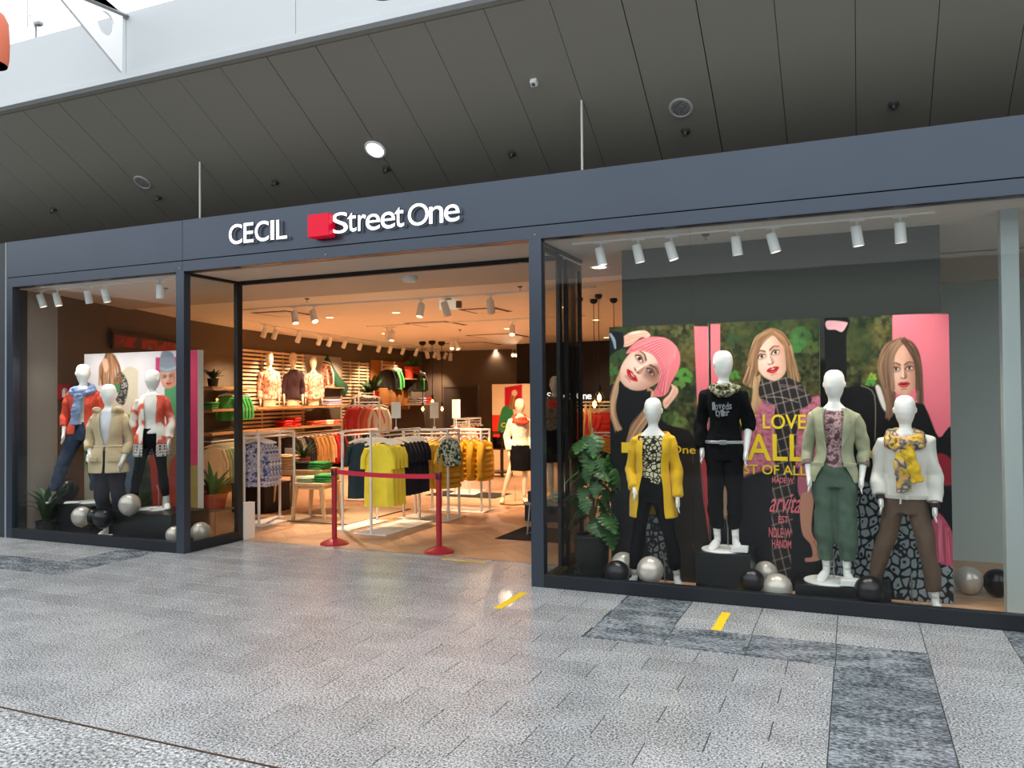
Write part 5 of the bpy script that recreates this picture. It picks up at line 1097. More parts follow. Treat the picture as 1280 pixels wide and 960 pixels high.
# ---- pale and red clothes further back
Yi = 13.2; xi0, xi1 = at(572, 560, Yi)[0], at(598, 560, Yi)[0]; HI = at(585, 527, Yi)[2]
rack('white clothes rack with cream, pink and red tops near the glass display table', ((xi0+xi1)/2, Yi, 0), PI/2+.15, .7, HI, .5, .14)
for i, (mt, nm) in enumerate(((DKC, 'charcoal'), (REDC, 'red'), (CREAM, 'cream'), (CREAM, 'cream'), (PINKC, 'pale pink'))):
    garment('blouse', mt, ((xi0+xi1)/2-.05+.0*i+.02*(4-i), Yi+.28-.14*i, HI), .55, nm+' top on the rack near the glass display table', 'tops on the rear rack', .72)
mat_ = thing('floor_mat', 'small dark floor mat under the rack of pale tops', 'mat', (at(590, 604, Yi)[0], Yi-.3, 0)); mk('mat_pile', MB().box(-.6, .75, -.35, .35, .001, .011, .003), M('mat_black', '#17130f', rough=1., bump=.3), mat_); mk('mat_edge', MB().box(-.62, .77, -.37, .37, .0005, .006), BLK, mat_)
# ---- floral blouses by the entrance
Yf = 8.85; xf = at(322, 600, Yf)[0]; HF = at(318, 541, Yf)[2]-.06
rk = rack('white clothes rack with blue floral blouses beside the entrance', (xf-.0, Yf+.25, 0), PI/2, .75, HF, .42, .13)
for i in range(4): garment('blouse', FLOR, (at(319, 580, Yf)[0], Yf+.02+.06*i, HF), .4+.05*i, 'blue and white floral blouse on the rack beside the entrance', 'floral blouses', .84)
for i in range(3): garment('knit', DKC, (at(305, 580, Yf+.3)[0]-.02*i, Yf+.45+.1*i, HF), .5, 'dark knit top behind the floral blouses', 'dark knits', .85)
# ---- wooden nesting tables
def table(label, loc, L, W, H, rz=0., splay=.05, leg=.045):
    r = thing('display_table', label, 'table', loc, rz, 'oak nesting tables'); mk('table_top', MB().box(-L/2, L/2, -W/2, W/2, H-.04, H, .004), W_TABLE, r)
    mk('apron', MB().box(-L/2+.05, L/2-.05, -W/2+.04, W/2-.04, H-.09, H-.04), W_TABLE, r)
    for sx in (-1, 1):
        for sy in (-1, 1):
            x1, y1 = sx*(L/2-.04), sy*(W/2-.04); x0, y0 = x1+sx*splay, y1+sy*splay*.4; w_ = leg/2; w0 = leg/2*.75
            mk('leg', MB().loft([[(x0-w0, y0-w0, 0), (x0+w0, y0-w0, 0), (x0+w0, y0+w0, 0), (x0-w0, y0+w0, 0)], [(x1-w_*1.4, y1-w_, H-.04), (x1+w_*1.4, y1-w_, H-.04), (x1+w_*1.4, y1+w_, H-.04), (x1-w_*1.4, y1+w_, H-.04)]]), W_TABLE, r)
    return r
pa, pb = fl(367, 650), fl(401, 650); HS = at(384, 604, pa[1])[2]
cx = (pa[0]+pb[0])/2+.04; t1 = table('low oak display table with folded green tops', (cx+.02, pa[1]+.22, .0165), .50, .5, HS-.0165, .1)
HB = at(385, 586, pa[1]+.75)[2]; xb = at(382, 600, pa[1]+.8)[0]; t2 = table('tall oak display table with folded tan and green tops', (xb, pa[1]+.82, .0165), .86, .56, HB-.0165, .1)
def folded(label, mat, x, y, z, w=.26, d=.3, h=.03, rz=0., group='folded tops'):
    o = thing('folded_top', label, 'folded garment', (x, y, z), rz, group); rings = []
    for u, e in ((0, .9), (.35, 1.), (.75, .99), (1, .9)):
        rings.append([(math.copysign(abs(math.cos(a))**.35, math.cos(a))*w/2*e, math.copysign(abs(math.sin(a))**.35, math.sin(a))*d/2*e, u*h+.004*math.sin(3*a+x*9)) for a in [2*PI*i/28 for i in range(28)]])
    mk('fold_lower', MB().loft(rings), mat, o, smooth=50); mk('fold_upper', MB().box(-w*.4, w*.42, -d*.42, d*.3, h*.92, h*1.25, .006), mat, o, smooth=40); return o
def stack(label, mat, x, y, z, n, group, w=.26, d=.3, h=.03, rz=0.):
    for i in range(n): folded(label, mat, x+random.uniform(-.012, .012), y+random.uniform(-.012, .012), z+i*h*1.27, w, d, h, rz+random.uniform(-.12, .12), group)
stack('folded tan top in the pile on the tall oak table', TAN, xb-.27, pa[1]+.68, HB+.004, 5, 'tan tops on the tall table', .36, .3, .034); stack('folded black top between tan and green piles', DKC, xb+.04, pa[1]+.74, HB+.004, 3, 'black tops on the tall table', .24); stack('folded bright green top on the tall oak table', GRNC, xb+.28, pa[1]+.78, HB+.004, 3, 'green tops on the tall table', .3)
stack('folded mint top on the low oak table', LGR, cx-.08, pa[1]+.2, HS+.004, 2, 'mint tops on the low table', .3, .34); stack('folded green top on the low oak table', GRNC, cx+.14, pa[1]+.26, HS+.004, 3, 'green tops on the low table', .24, .34)
frp = at(362, 560, pa[1]+.95); o = thing('tabletop_sign', 'small white sign frame standing on the tall oak table', 'sign', (frp[0], pa[1]+.95, HB)); mk('frame', MB().box(-.1, .1, 0, .018, 0, .3, .004), M('frame_white', '#efe6da', rough=.5), o); mk('sheet', MB().box(-.085, .085, -.003, 0, .02, .28), M('sheet_cream', '#f0e2cf', rough=.7), o); mk('foot', MB().box(-.08, .08, -.04, .08, 0, .008), M('frame_white'), o)
rug = thing('display_mat', 'flat beige floor panel under the oak tables', 'mat', (cx+.1, pa[1]+.6, 0)); mk('panel_top', MB().box(-.62, .7, -.72, .95, .001, .016, .004), M('mat_beige', '#9c8468', rough=.8, vary=.08), rug); mk('panel_edge', MB().box(-.63, .71, -.73, .96, .0005, .008), BLK, rug)
mr_ = thing('storage_box', 'black low storage box behind the floral blouses', 'box', (at(340, 640, 9.7)[0]-.32, 9.95, 0)); mk('box_body', MB().box(-.42, .22, -.3, .3, 0, .42, .004), BLK, mr_); mk('box_lid', MB().box(-.43, .23, -.31, .31, .42, .45, .004), ANTD, mr_)
# ---- left wall: slatted panels, shelves, busts, hanging rail
def wall_frame(px, off=0., z=0.):
    x, y, h = wallpt(px, off); return (x, y, z), h
SLAT = wood('slat_wood', '#cdb491', '#e6d3b3', sc=(1, 12, 12), var=.12)
def slat_panel(label, pxa, pxb, z0, z1, off=.05):
    xa, ya, h = wallpt(pxa, off); xb_, yb_, h2 = wallpt(pxb, off); L = math.hypot(xb_-xa, yb_-ya); h = math.atan2(yb_-ya, xb_-xa)
    r = thing('slat_panel', label, 'wall panel', (xa, ya, z0), h, 'slatted wall panels'); n = int((z1-z0)/.085)
    me = MB().box(0, L, -.015, .015, -.024, .024).mesh('slat'); me.materials.append(SLAT)
    for i in range(n): mk('slat', me, None, r, loc=(0, 0, (i+.5)*(z1-z0)/n))
    for u in (0., .33, .66, 1.): mk('batten', MB().box(u*(L-.05), u*(L-.05)+.05, .015, .04, 0, z1-z0), SLAT, r)
    return r
zt = lambda px, y, off=0.: at(px, y, wallpt(px, off)[1])[2]
slat_panel('slatted wood wall panel behind the torso mannequins', 296, 378, .95, zt(330, 438)); slat_panel('slatted wood wall panel behind the potted plant', 425, 459, .95, zt(440, 452))
def shelf(label, pxa, pxb, z, depth=.42, th=.035, off=.06, grp='wall shelves'):
    xa, ya, h = wallpt(pxa, off); xb_, yb_, _ = wallpt(pxb, off); L = math.hypot(xb_-xa, yb_-ya); h = math.atan2(yb_-ya, xb_-xa)
    r = thing('wall_shelf', label, 'shelf', (xa, ya, z), h, grp); mk('board', MB().box(0, L, -depth, 0, -th, 0, .003), W_SHELF, r)
    for u in (.12, .88): mk('bracket', MB().box(u*L-.012, u*L+.012, -depth*.8, 0, -th-.03, -th), RACKW, r)
    mk('lip', MB().box(0, L, -depth-.006, -depth, -th-.01, .003), W_SHELF, r)
    return r
ZS1 = zt(352, 508, .3); ZS2 = zt(352, 533, .3); ZR = zt(352, 541, .3)
shelf('long oak wall shelf carrying the torso mannequins', 296, 412, ZS1); shelf('oak wall shelf with folded red and orange tops', 296, 412, ZS2)
# busts
def bust(label, px, ytop, mat, sleeve, seed):
    x, y, h = wallpt(px, .30); ps = Pose(el=(-.23, .03, 1.13), hl=(-.22, -.08, .93), er=(.23, .03, 1.13), hr=(.22, -.08, .93), head=.2)
    zt_ = at(px, ytop, y)[2]; sc = (zt_-ZS1)/(1.783-.80); r = thing('torso_mannequin', label, 'mannequin', (x, y, ZS1), .75, 'torso mannequins on the wall shelf'); r.scale = (sc*.82, sc*.82, sc)
    me = body_mesh(ps, .012, False); mesh_shift(me, -.80); mk('body', me, SKINW, r); me = top_mesh(ps, .93, .02, sleeve, .008, .03, seed=seed, voxel=.013); mesh_shift(me, -.80); mk('blouse', me, mat, r)
    mk('stand', MB().lathe([(.001, 0), (.1, 0), (.1, .012), (.02, .02), (.02, .05), (.001, .05)], 20), STEEL, r); return r
def mesh_shift(me, dz):
    n = len(me.vertices); a = np.empty(n*3); me.vertices.foreach_get('co', a); a = a.reshape(-1, 3); a[:, 2] += dz; me.vertices.foreach_set('co', a.ravel()); me.update()
bust('ivory torso mannequin in pink floral blouse next to the door post', 322, 441, PNKP, (.97, .97), 31.); bust('ivory torso mannequin in dark plum top between two floral ones', 352, 441, PLUM, (.8, .8), 32.); bust('ivory torso mannequin in peach floral blouse beside the lilac pile', 378, 446, PNKP, (.97, .97), 33.)
def wstack(label, mat, px, z, n, grp, w=.36, d=.32, off=.28, h=.04):
    x, y, hd = wallpt(px, off); stack(label, mat, x, y, z+.003, n, grp, w, d, h, hd)
wstack('folded red top on the lower wall shelf', REDP, 341, ZS2, 3, 'red tops on the wall shelf'); wstack('folded red top slumped on the lower wall shelf', REDP, 352, ZS2, 4, 'red tops on the wall shelf', .3); wstack('folded orange top on the lower wall shelf', CORC, 381, ZS2, 2, 'orange tops on the wall shelf', .6, .3)
wstack('folded cream top beside the orange tops', CREAM, 394, ZS2, 2, 'cream tops on the wall shelf', .4); wstack('folded coral top at the shelf end', CORC, 404, ZS2, 2, 'coral tops at the shelf end', .3); wstack('folded lilac top beside the torso mannequins', LIL, 401, ZS1, 3, 'lilac tops on the wall shelf', .7, .3)
# hanging rail below the shelves
xa, ya, h = wallpt(300, .34); xb_, yb_, _ = wallpt(470, .34); L = math.hypot(xb_-xa, yb_-ya); h = math.atan2(yb_-ya, xb_-xa)
r = thing('wall_rail', 'long white wall rail with hanging clothes under the shelves', 'clothes rail', (xa, ya, ZR), h); mk('rail', MB().tube([(0, 0, 0), (L, 0, 0)], .014, 8), RACKW, r, smooth=40)
for u in (.08, .3, .55, .8, .97): mk('bracket', MB().box(u*L-.01, u*L+.01, 0, .34, -.01, .012), RACKW, r)
cols = [(343, DKC, 'charcoal'), (347, DKC, 'charcoal'), (351, GRYC, 'grey'), (355, GRYC, 'grey'), (360, DKC, 'charcoal'), (366, DKC, 'charcoal'), (372, CAMC, 'camel'), (377, CAMC, 'camel'), (382, CAMC, 'camel'), (388, CAMC, 'camel'), (392, TAN, 'tan'), (396, REDC, 'red'), (399, REDC, 'red'), (402, REDC, 'red'), (406, DKC, 'charcoal'), (409, REDC, 'red'), (412, DKC, 'charcoal'), (415, DKC, 'charcoal'), (418, GRYC, 'grey'), (421, DKC, 'charcoal'), (425, REDC, 'red'), (429, REDC, 'red'), (433, DKC, 'charcoal'), (438, DKC, 'charcoal'), (444, CREAM, 'cream'), (450, DKC, 'charcoal'), (456, CORC, 'coral'), (462, DKC, 'charcoal')]
for i, (px, mt, nm) in enumerate(cols):
    x, y, hd = wallpt(px, .34); garment('blouse' if i % 3 else 'long', mt, (x, y, ZR), hd+PI/2+.12*math.sin(i*1.7)+.5, nm+' top hanging on the long wall rail', 'clothes on the long wall rail', .95 if i % 3 else .8)
# dark printed tops and coral jackets hung above, in front of the plant
for px, yy, mt, nm in ((411, 492, BRNP, 'dark printed'), (417, 492, BRNP, 'dark printed'), (423, 493, BRNP, 'dark printed'), (429, 493, BRNP, 'dark printed')):
    x, y, hd = wallpt(px, .9); garment('knit', mt, (x, y, at(px, yy, y)[2]), .6, nm+' top on the short rail beside the lilac pile', 'dark printed tops', .95)
x, y, hd = wallpt(420, .9); rack('white clothes rack with dark printed tops beside the oak shelf', (x, y, 0), hd, .8, at(420, 492, y)[2], .4, 0)
for i, (px, mt) in enumerate(((444, REDP), (449, REDP), (459, CORC), (464, CORC), (470, CREAM))):
    Yq = 11.6; garment('knit', mt, (at(px, 500, Yq)[0], Yq+.03*i, at(px, 503, Yq)[2]), .4, 'red and coral top hung on the tall rack behind the yellow tops' if i < 2 else 'coral or cream top hung on the tall rack behind the yellow tops', 'coral tops on the tall rack', .75)
rack('tall white clothes rack with coral tops behind the yellow tops', (at(457, 500, 11.6)[0], 11.64, 0), 0, .5, at(457, 503, 11.6)[2], .4, 0)
# white wall board with scarf and small printed tunic
xa, ya, h = wallpt(379, .05); xb_, yb_, _ = wallpt(424, .05); L = math.hypot(xb_-xa, yb_-ya); h = math.atan2(yb_-ya, xb_-xa); zb0, zb1 = zt(400, 484), zt(400, 445)
r = thing('wall_board', 'pale grey wall board behind the green scarf', 'wall panel', (xa, ya, zb0), h); mk('board', MB().box(0, L, -.02, .02, 0, zb1-zb0), M('board_grey', '#a79f92', rough=.8), r); mk('ledge', MB().box(0, L, -.12, 0, -.03, 0), W_SHELF, r)
x, y, hd = wallpt(399, .12); garment('knit', PNKP, (x, y, at(399, 449, y)[2]), .7, 'small pink printed tunic hung on the pale wall board', 'tunic on the wall board', .95)
a_ = Vector((*wallpt(402, .1)[:2], zt(402, 449))); b_ = Vector((*wallpt(428, .1)[:2], zt(428, 487))); r = thing('hanging_scarf', 'long green scarf draped diagonally over the pale wall board', 'scarf', tuple(a_)); d_ = b_-a_
mk('scarf_cloth', MB().tube([d_*u+Vector((0, 0, -.1*math.sin(PI*u))) for u in np.linspace(0, 1, 9)], [(.05, .16)]*9, 12), M('scarf_green', '#2c5a45', rough=.95, vary=.2, vscale=6), r, smooth=50); mk('fringe', MB().tube([d_, d_*1.06], [(.04, .14), (.02, .12)], 10), M('scarf_green'), r)
# ---- alcove shelving near the rear corner
OCH = M('alcove_ochre', '#b0702e', rough=.8, vary=.08)
xa, ya, h = wallpt(462, .04); xb_, yb_, _ = wallpt(524, .04); L = math.hypot(xb_-xa, yb_-ya); h = math.atan2(yb_-ya, xb_-xa); z0, z1 = zt(490, 512), zt(490, 452)
r = thing('alcove_shelving', 'ochre backed shelving alcove with plants and hanging knits', 'shelving', (xa, ya, z0), h); mk('back_board', MB().box(0, L*.72, -.02, .02, 0, z1-z0), OCH, r)
for zz, l0, l1 in ((.12, .0, 1.), (.9, .38, .85)): mk('shelf_board', MB().box(l0*L, l1*L, -.45, 0, zz, zz+.035), W_SHELF, r)
for u in (.18, .42, .72): mk('ladder_upright', MB().box(u*L-.02, u*L+.02, -.06, -.02, 0, z1-z0), RACKW, r)
for zz, l0, l1 in ((z1-z0-.15, .05, .32), (z1-z0-.25, .5, .82)): mk('rod', MB().tube([(l0*L, -.3, zz), (l1*L, -.3, zz)], .015, 8), RACKW, r)
for px, yy, mt, nm in ((471, 458, DKC, 'black'), (476, 458, DKC, 'black'), (482, 458, GRNC, 'green'), (503, 462, DKC, 'dark'), (508, 462, GRNC, 'green'), (513, 463, DKC, 'dark')):
    x, y, hd = wallpt(px, .33); garment('knit', mt, (x, y, at(px, yy, y)[2]), .8, nm+' knit hanging in the ochre shelving alcove', 'knits in the alcove', .95)
BASK = M('basket_gold', '#8a5a24', rough=.8, bump=.5, bscale=30)
def pot_plant(label, loc, pot_r, pot_h, potmat, nleaf, leaf_l, leaf_w, leafmat, up=.8, seed=0, name='potted_plant', stem=0.):
    g = random.Random(seed); r = thing(name, label, 'plant', loc, 0, 'potted plants')
    mk('pot', MB().lathe([(.001, 0), (pot_r*.75, 0), (pot_r*.98, pot_h*.96), (pot_r*1.04, pot_h*.97), (pot_r*1.04, pot_h), (pot_r*.93, pot_h), (pot_r*.9, pot_h*.88), (.001, pot_h*.88)], 24), potmat, r, smooth=35)
    mk('soil', MB().lathe([(.001, pot_h*.885), (pot_r*.9, pot_h*.885), (pot_r*.9, pot_h*.87), (.001, pot_h*.87)], 20), M('soil', '#2a211a', rough=1.), r)
    for i in range(nleaf):
        a = 2*PI*i/nleaf*2.4+g.uniform(-.3, .3); L_ = leaf_l*g.uniform(.7, 1.1); w_ = leaf_w*g.uniform(.8, 1.15); el = up*g.uniform(.6, 1.25); base = Vector((.2*pot_r*math.cos(a), .2*pot_r*math.sin(a), pot_h*.88+stem*g.random()))
        mk('leaf', leaf_mesh(L_, w_, el, a, base, g.uniform(.5, 1.1)), leafmat, r, smooth=True)
    return r
def leaf_mesh(L_, w_, el, az, base, droop=.8, n=6):
    vs = []; fs = []; p = Vector(base); th = el
    for i in range(n+1):
        u = i/n; wd = w_*math.sin(PI*min(1, .12+.88*u)**.8)*(1 if u < 1 else 0)+.002; side = Vector((-math.sin(az), math.cos(az), 0))
        up_ = Vector((-math.cos(az)*math.sin(th), -math.sin(az)*math.sin(th), math.cos(th)))
        vs += [p+side*wd+up_*wd*.25, p, p-side*wd+up_*wd*.25]
        d = Vector((math.cos(az)*math.cos(th), math.sin(az)*math.cos(th), math.sin(th))); p = p+d*(L_/n); th -= droop/n
    for i in range(n): a = 3*i; fs += [(a, a+1, a+4, a+3), (a+1, a+2, a+5, a+4)]
    return MB().add(vs, fs).mesh('leaf')
LEAFD = M('leaf_dark', '#2c4a26', rough=.45, vary=.25, vscale=6, spec=.5); LEAFM = M('leaf_mid', '#3d6b32', rough=.45, vary=.25, vscale=6); TERR = M('terracotta', '#b0492c', rough=.7, vary=.06); POTR = M('pot_red', '#c63a22', rough=.5); POTB = M('pot_black', '#1b1c1e', rough=.5)
for px, yy, sd, lb in ((498, 486, 1, 'small plant in orange red pot on the alcove shelf'), (506, 485, 2, 'leafy plant in orange red pot beside its twin in the alcove')):
    x, y, hd = wallpt(px, .36); zz = r.location.z+.935; pot_plant(lb, (x, y, zz), .15, .36, POTR, 12, .36, .05, LEAFM, 1.3, sd)
for i, px in enumerate((469, 478, 487)):
    x, y, hd = wallpt(px, .25); o = thing('basket', 'woven golden basket on the lower alcove shelf', 'basket', (x, y, r.location.z+.155), 0, 'baskets in the alcove'); mk('weave', MB().lathe([(.001, 0), (.17, 0), (.2, .2), (.17, .4), (.12, .46), (.11, .44), (.15, .38), (.001, .3)], 18), BASK, o, smooth=40); mk('rim', MB().lathe([(.11, .45), (.13, .455), (.13, .475), (.11, .475)], 18), W_SHELF, o)
for px, mt, nm in ((510, GRYC, 'grey'), (516, LIL, 'lilac'), (523, REDP, 'red')):
    x, y, hd = wallpt(px, .25); stack('folded '+nm+' top on the lower alcove shelf', mt, x, y, r.location.z+.158, 3, 'folded tops in the alcove', .4, .3, .05, hd)
x, y, hd = wallpt(441, .62); ZP = at(443, 505, y)[2]; pot_plant('broad-leaved plant in red pot on the wall ledge before the slatted panel', (x, y, ZP), .17, .34, POTR, 13, .58, .1, LEAFD, 1.2, 5)
x, y, hd = wallpt(433, .62); pot_plant('dark leafy plant in black pot beside the red pot', (x, y, ZP), .15, .3, POTB, 14, .4, .05, LEAFD, 1., 6); shelf('oak wall ledge carrying the red plant pot', 426, 470, ZP, .85)
x, y = at(379, 560, pa[1]+.95)[:2]; pot_plant('grassy plant in terracotta bowl on the tall oak table', (x, pa[1]+.95, HB), .11, .16, TERR, 26, .34, .018, LEAFD, 1.2, 8)
# ---- shelving seen through the side glass, left of the entrance
for i, (yy, lb) in enumerate(((484, 'upper oak shelf with a plant left of the entrance'), (511, 'middle oak shelf with green tops left of the entrance'), (539, 'lower oak shelf above the cream tops left of the entrance'))): shelf(lb, 236, 294, zt(265, yy, .3), .4)
x, y, hd = wallpt(251, .25); pot_plant('small dark plant in black pot on the upper shelf', (x, y, zt(265, 484, .3)), .11, .16, POTB, 14, .32, .04, LEAFD, 1., 9)
for i in range(6):
    px = 265+4.2*i; x, y, hd = wallpt(px, .3); garment('knit', GRNC, (x, y, zt(px, 490, .3)), .8, 'green top hanging above the shelf left of the entrance', 'green tops left of the entrance', .8)
x, y, hd = wallpt(245, .25); stack('folded green top on the middle shelf left of the entrance', GRNC, x, y, zt(265, 511, .3)+.003, 3, 'folded green tops left of the entrance', .3, .3, .035, hd)
xa, ya, h = wallpt(232, .5); xb_, yb_, _ = wallpt(294, .5); L = math.hypot(xb_-xa, yb_-ya); ZQ = zt(262, 549, .5); o = thing('wall_rail', 'white wall rail with cream and mustard tops left of the entrance', 'clothes rail', (xa, ya, ZQ), math.atan2(yb_-ya, xb_-xa)); mk('rail', MB().tube([(0, 0, 0), (L, 0, 0)], .014, 8), RACKW, o)
for u in (.05, .5, .95): mk('bracket', MB().box(u*L-.01, u*L+.01, 0, .48, -.01, .012), RACKW, o)
for i in range(14):
    px = 236+4.2*i; mt, nm = ((CREAM, 'cream') if i % 4 == 0 else (LGR, 'mint')) if i < 6 else ((MUST, 'mustard') if i < 12 else (GRYC, 'grey')); x, y, hd = wallpt(px, .5); garment('blouse', mt, (x, y, ZQ), hd+PI/2+.6, nm+' top on the wall rail left of the entrance', 'tops on the rail left of the entrance', .95)
# ---- display bench with chrome legs and mat, near the mannequin
pm = fl(632, 674); o = thing('floor_mat', 'black floor mat under the chrome legged bench', 'mat', (pm[0]+.5, pm[1]+.42, 0), .0); mk('mat_pile', MB().box(-.62, .8, -.42, .5, .001, .012, .003), M('mat_black'), o); mk('mat_edge', MB().box(-.64, .82, -.44, .52, .0005, .006), BLK, o)
Yb = pm[1]+.3; bx0 = at(656, 640, Yb)[0]; HBn = at(657, 628, Yb)[2]
o = thing('display_bench', 'low display bench with chrome loop legs behind the entrance post', 'bench', (bx0, Yb, 0)); mk('bench_top', MB().box(0, .75, 0, .4, HBn-.035, HBn, .004), M('bench_grey', '#8d8378', rough=.6), o)
for x in (.05, .70): mk('leg', MB().tube([(x, .05, HBn-.035), (x-.03, .03, .018), (x-.03, .37, .018), (x, .35, HBn-.035)], .011, 8), STEEL, o, smooth=40)
o = thing('display_box', 'small black box on the chrome legged bench', 'box', (bx0+.02, Yb+.05, HBn+.001)); mk('box_body', MB().box(0, .16, 0, .2, 0, .13, .004), BLK, o); mk('box_lid', MB().box(-.003, .163, -.003, .203, .1, .134, .003), ANTD, o)
for i, (dx, mt) in enumerate(((.42, LGR), (.58, FLOR))): stack('folded printed top on the chrome legged bench', mt, bx0+dx, Yb+.2, HBn+.004, 3, 'folded tops on the bench', .14, .26, .035)
# ---- glass display table and back lightbox
Yg = 15.9; gx0, gx1 = at(602, 560, Yg)[0], at(628, 560, Yg)[0]; HG = at(615, 541, Yg)[2]; o = thing('display_cabinet', 'open glass topped metal display table near the back wall', 'display table', (gx0, Yg, 0)); BRZ = M('bronze_metal', '#4a3b2c', rough=.4, metal=.6)
w_ = gx1-gx0
for x in (0, w_*.5, w_):
    for y in (0, .5): mk('leg', MB().box(x-.018, x+.018, y-.018, y+.018, 0, HG), BRZ, o)
for z in (HG-.02, HG*.62, .08): mk('shelf_frame', MB().box(-.02, w_+.02, -.02, .52, z, z+.03), BRZ, o)
mk('glass_top', MB().box(0, w_, 0, .5, HG+.011, HG+.02), GLASS2, o)
for i in range(3): stack('dark folded top on the glass topped display table', DKC, gx0+.15+.25*i, Yg+.25, HG*.62+.034, 3, 'dark tops in the display table', .2, .3, .06)
def paintB(p):
    p.fill('#d9c4a4'); p.at(600, 440, 8.); p.poly([(100, 630), (420, 630), (420, 900), (100, 900)], '#d63426', smooth=False); p.poly([(248, 355), (420, 325), (420, 600), (248, 540)], '#b3182c', smooth=False); p.poly([(210, 600), (250, 540), (320, 560), (340, 700), (300, 820), (180, 810)], '#2f7a4a')
    p.hair([(330, 400), (310, 480), (300, 560)], [(370, 390), (360, 460), (340, 560)], 30, 14, ['#8a5a34', '#b0824a', '#5a3a22'], 3); p.el(345, 410, 28, 32, 0, '#e0b090')
YB = 17.5
PB = poster('fashion_lightbox', 'red and beige lightbox poster standing before the back wall', 615, 668, 480, YB, .002, paintB, th=.08, edge='#3a3028', res=.012)
ptext(PB, 'Ce', 626.5, 636, 528.5, 534, '#e6d23a', .01)
# ---- back wall door, black feature wall with sign
dx0, dx1 = at(556, 540, 22.68)[0], at(597, 540, 22.68)[0]; zd = at(575, 484, 22.68)[2]
dr = struct(thing('door_1', 'x', 'x', ((dx0+dx1)/2, 22.68, 0))); del dr['label']; del dr['category']; wd = (dx1-dx0)/2
mk('leaf_panel', MB().box(-wd, wd, -.03, .01, 0, zd), M('door_brown', '#3c322a', rough=.7), dr); mk('frame', MB().box(-wd-.06, -wd, -.05, .01, 0, zd+.06), M('door_frame', '#564a3f', rough=.7), dr); mk('frame', MB().box(wd, wd+.06, -.05, .01, 0, zd+.06), M('door_frame'), dr); mk('frame', MB().box(-wd, wd, -.05, .01, zd, zd+.06), M('door_frame'), dr); mk('handle', MB().tube([(wd-.1, -.03, 1.0), (wd-.1, -.08, 1.0), (wd-.22, -.08, 1.0)], .012, 8), STEEL, dr)
bw0 = at(646, 480, 20.6)[0]; struct(mk('wall_feature_black', MB().box(bw0, -3.6, 20.6, 20.75, 0, CZ), WALLB))
o = thing('wall_sign', 'small white two-word lettering on the black feature wall', 'sign', (at(712, 495, 20.6)[0], 20.55, 1.8)); xx = 684.
for ch, w_ in zip('Street', (6, 4, 4, 6, 6, 4)): sign_letter(o, ch, xx, xx+w_-.8, 490.5 if ch in 'St' else 493, 499, .006, LETTER, .02, 20.57); xx += w_
for ch, x0, x1, y0 in (('O', 721, 728, 490.5), ('n', 729, 733.5, 493), ('e', 734, 739.5, 493)): sign_letter(o, ch, x0, x1, y0, 499, .006, LETTER, .02, 20.57)
# ---- red puffers behind the monstera
Yr = 12.3; HRr = at(742, 507, Yr)[2]; rack('white clothes rack of red quilted jackets behind the large monstera', (at(744, 560, Yr)[0], Yr, 0), 0, .95, HRr, .5, .15)
for i in range(7): garment('puffer', REDP, (at(727+5.6*i, 520, Yr)[0], Yr, HRr), .75, 'red quilted jacket on the rack behind the monstera', 'red quilted jackets', 1.)
garment('puffer', ORC, (at(757, 555, 11.2)[0], 11.2, at(757, 541, 11.2)[2]), .5, 'orange quilted jacket on the low rail beside the poster edge', 'orange jacket', .7); rack('low white clothes rack with one orange jacket', (at(758, 600, 11.2)[0], 11.2, 0), 0, .4, at(757, 541, 11.2)[2], .36, 0)
o = thing('wooden_easel', 'light wooden easel before the red jackets', 'easel', (at(734, 560, 11.6)[0], 11.6, 0)); zz = at(732, 505, 11.6)[2]
for x in (-.14, .14): mk('leg', MB().tube([(x, 0, 0), (x*.25, .05, zz)], .016, 6), W_TABLE, o)
mk('rear_leg', MB().tube([(0, .4, 0), (0, .06, zz*.95)], .014, 6), W_TABLE, o); mk('cross_bar', MB().box(-.11, .11, -.01, .012, .7, .73), W_TABLE, o)
# ---- sign cards on the racks
for px, y0, y1, Y, zc0, lb in ((487, 517, 540, pA[1]+.62, HR+.07, 'white card sign above the yellow tops'), (515, 512, 538, Yh2+.15, HH+.04, 'white card sign above the mustard jackets'), (543, 513, 536, Yh+.17, HH+.07, 'white card sign at the end of the puffer rack')):
    a = at(px, y1, Y); b2 = at(px, y0, Y); hh = b2[2]-a[2]; a[2] = zc0+.12; a[0] = pA[0] if px == 487 else (xh0+xh1)/2-.1 if px == 515 else a[0]; o = thing('sign_card', lb, 'sign', tuple(a), .35, 'white card signs')
    mk('card', MB().box(-.065, .065, -.004, .004, hh*.12, hh), M('card_white', '#e6dccb', rough=.7), o); mk('stem', MB().tube([(0, 0, -.12), (0, 0, hh*.14)], .006, 6), RACKW, o); mk('clip', MB().box(-.02, .02, -.01, .01, -.12, -.09), RACKW, o)
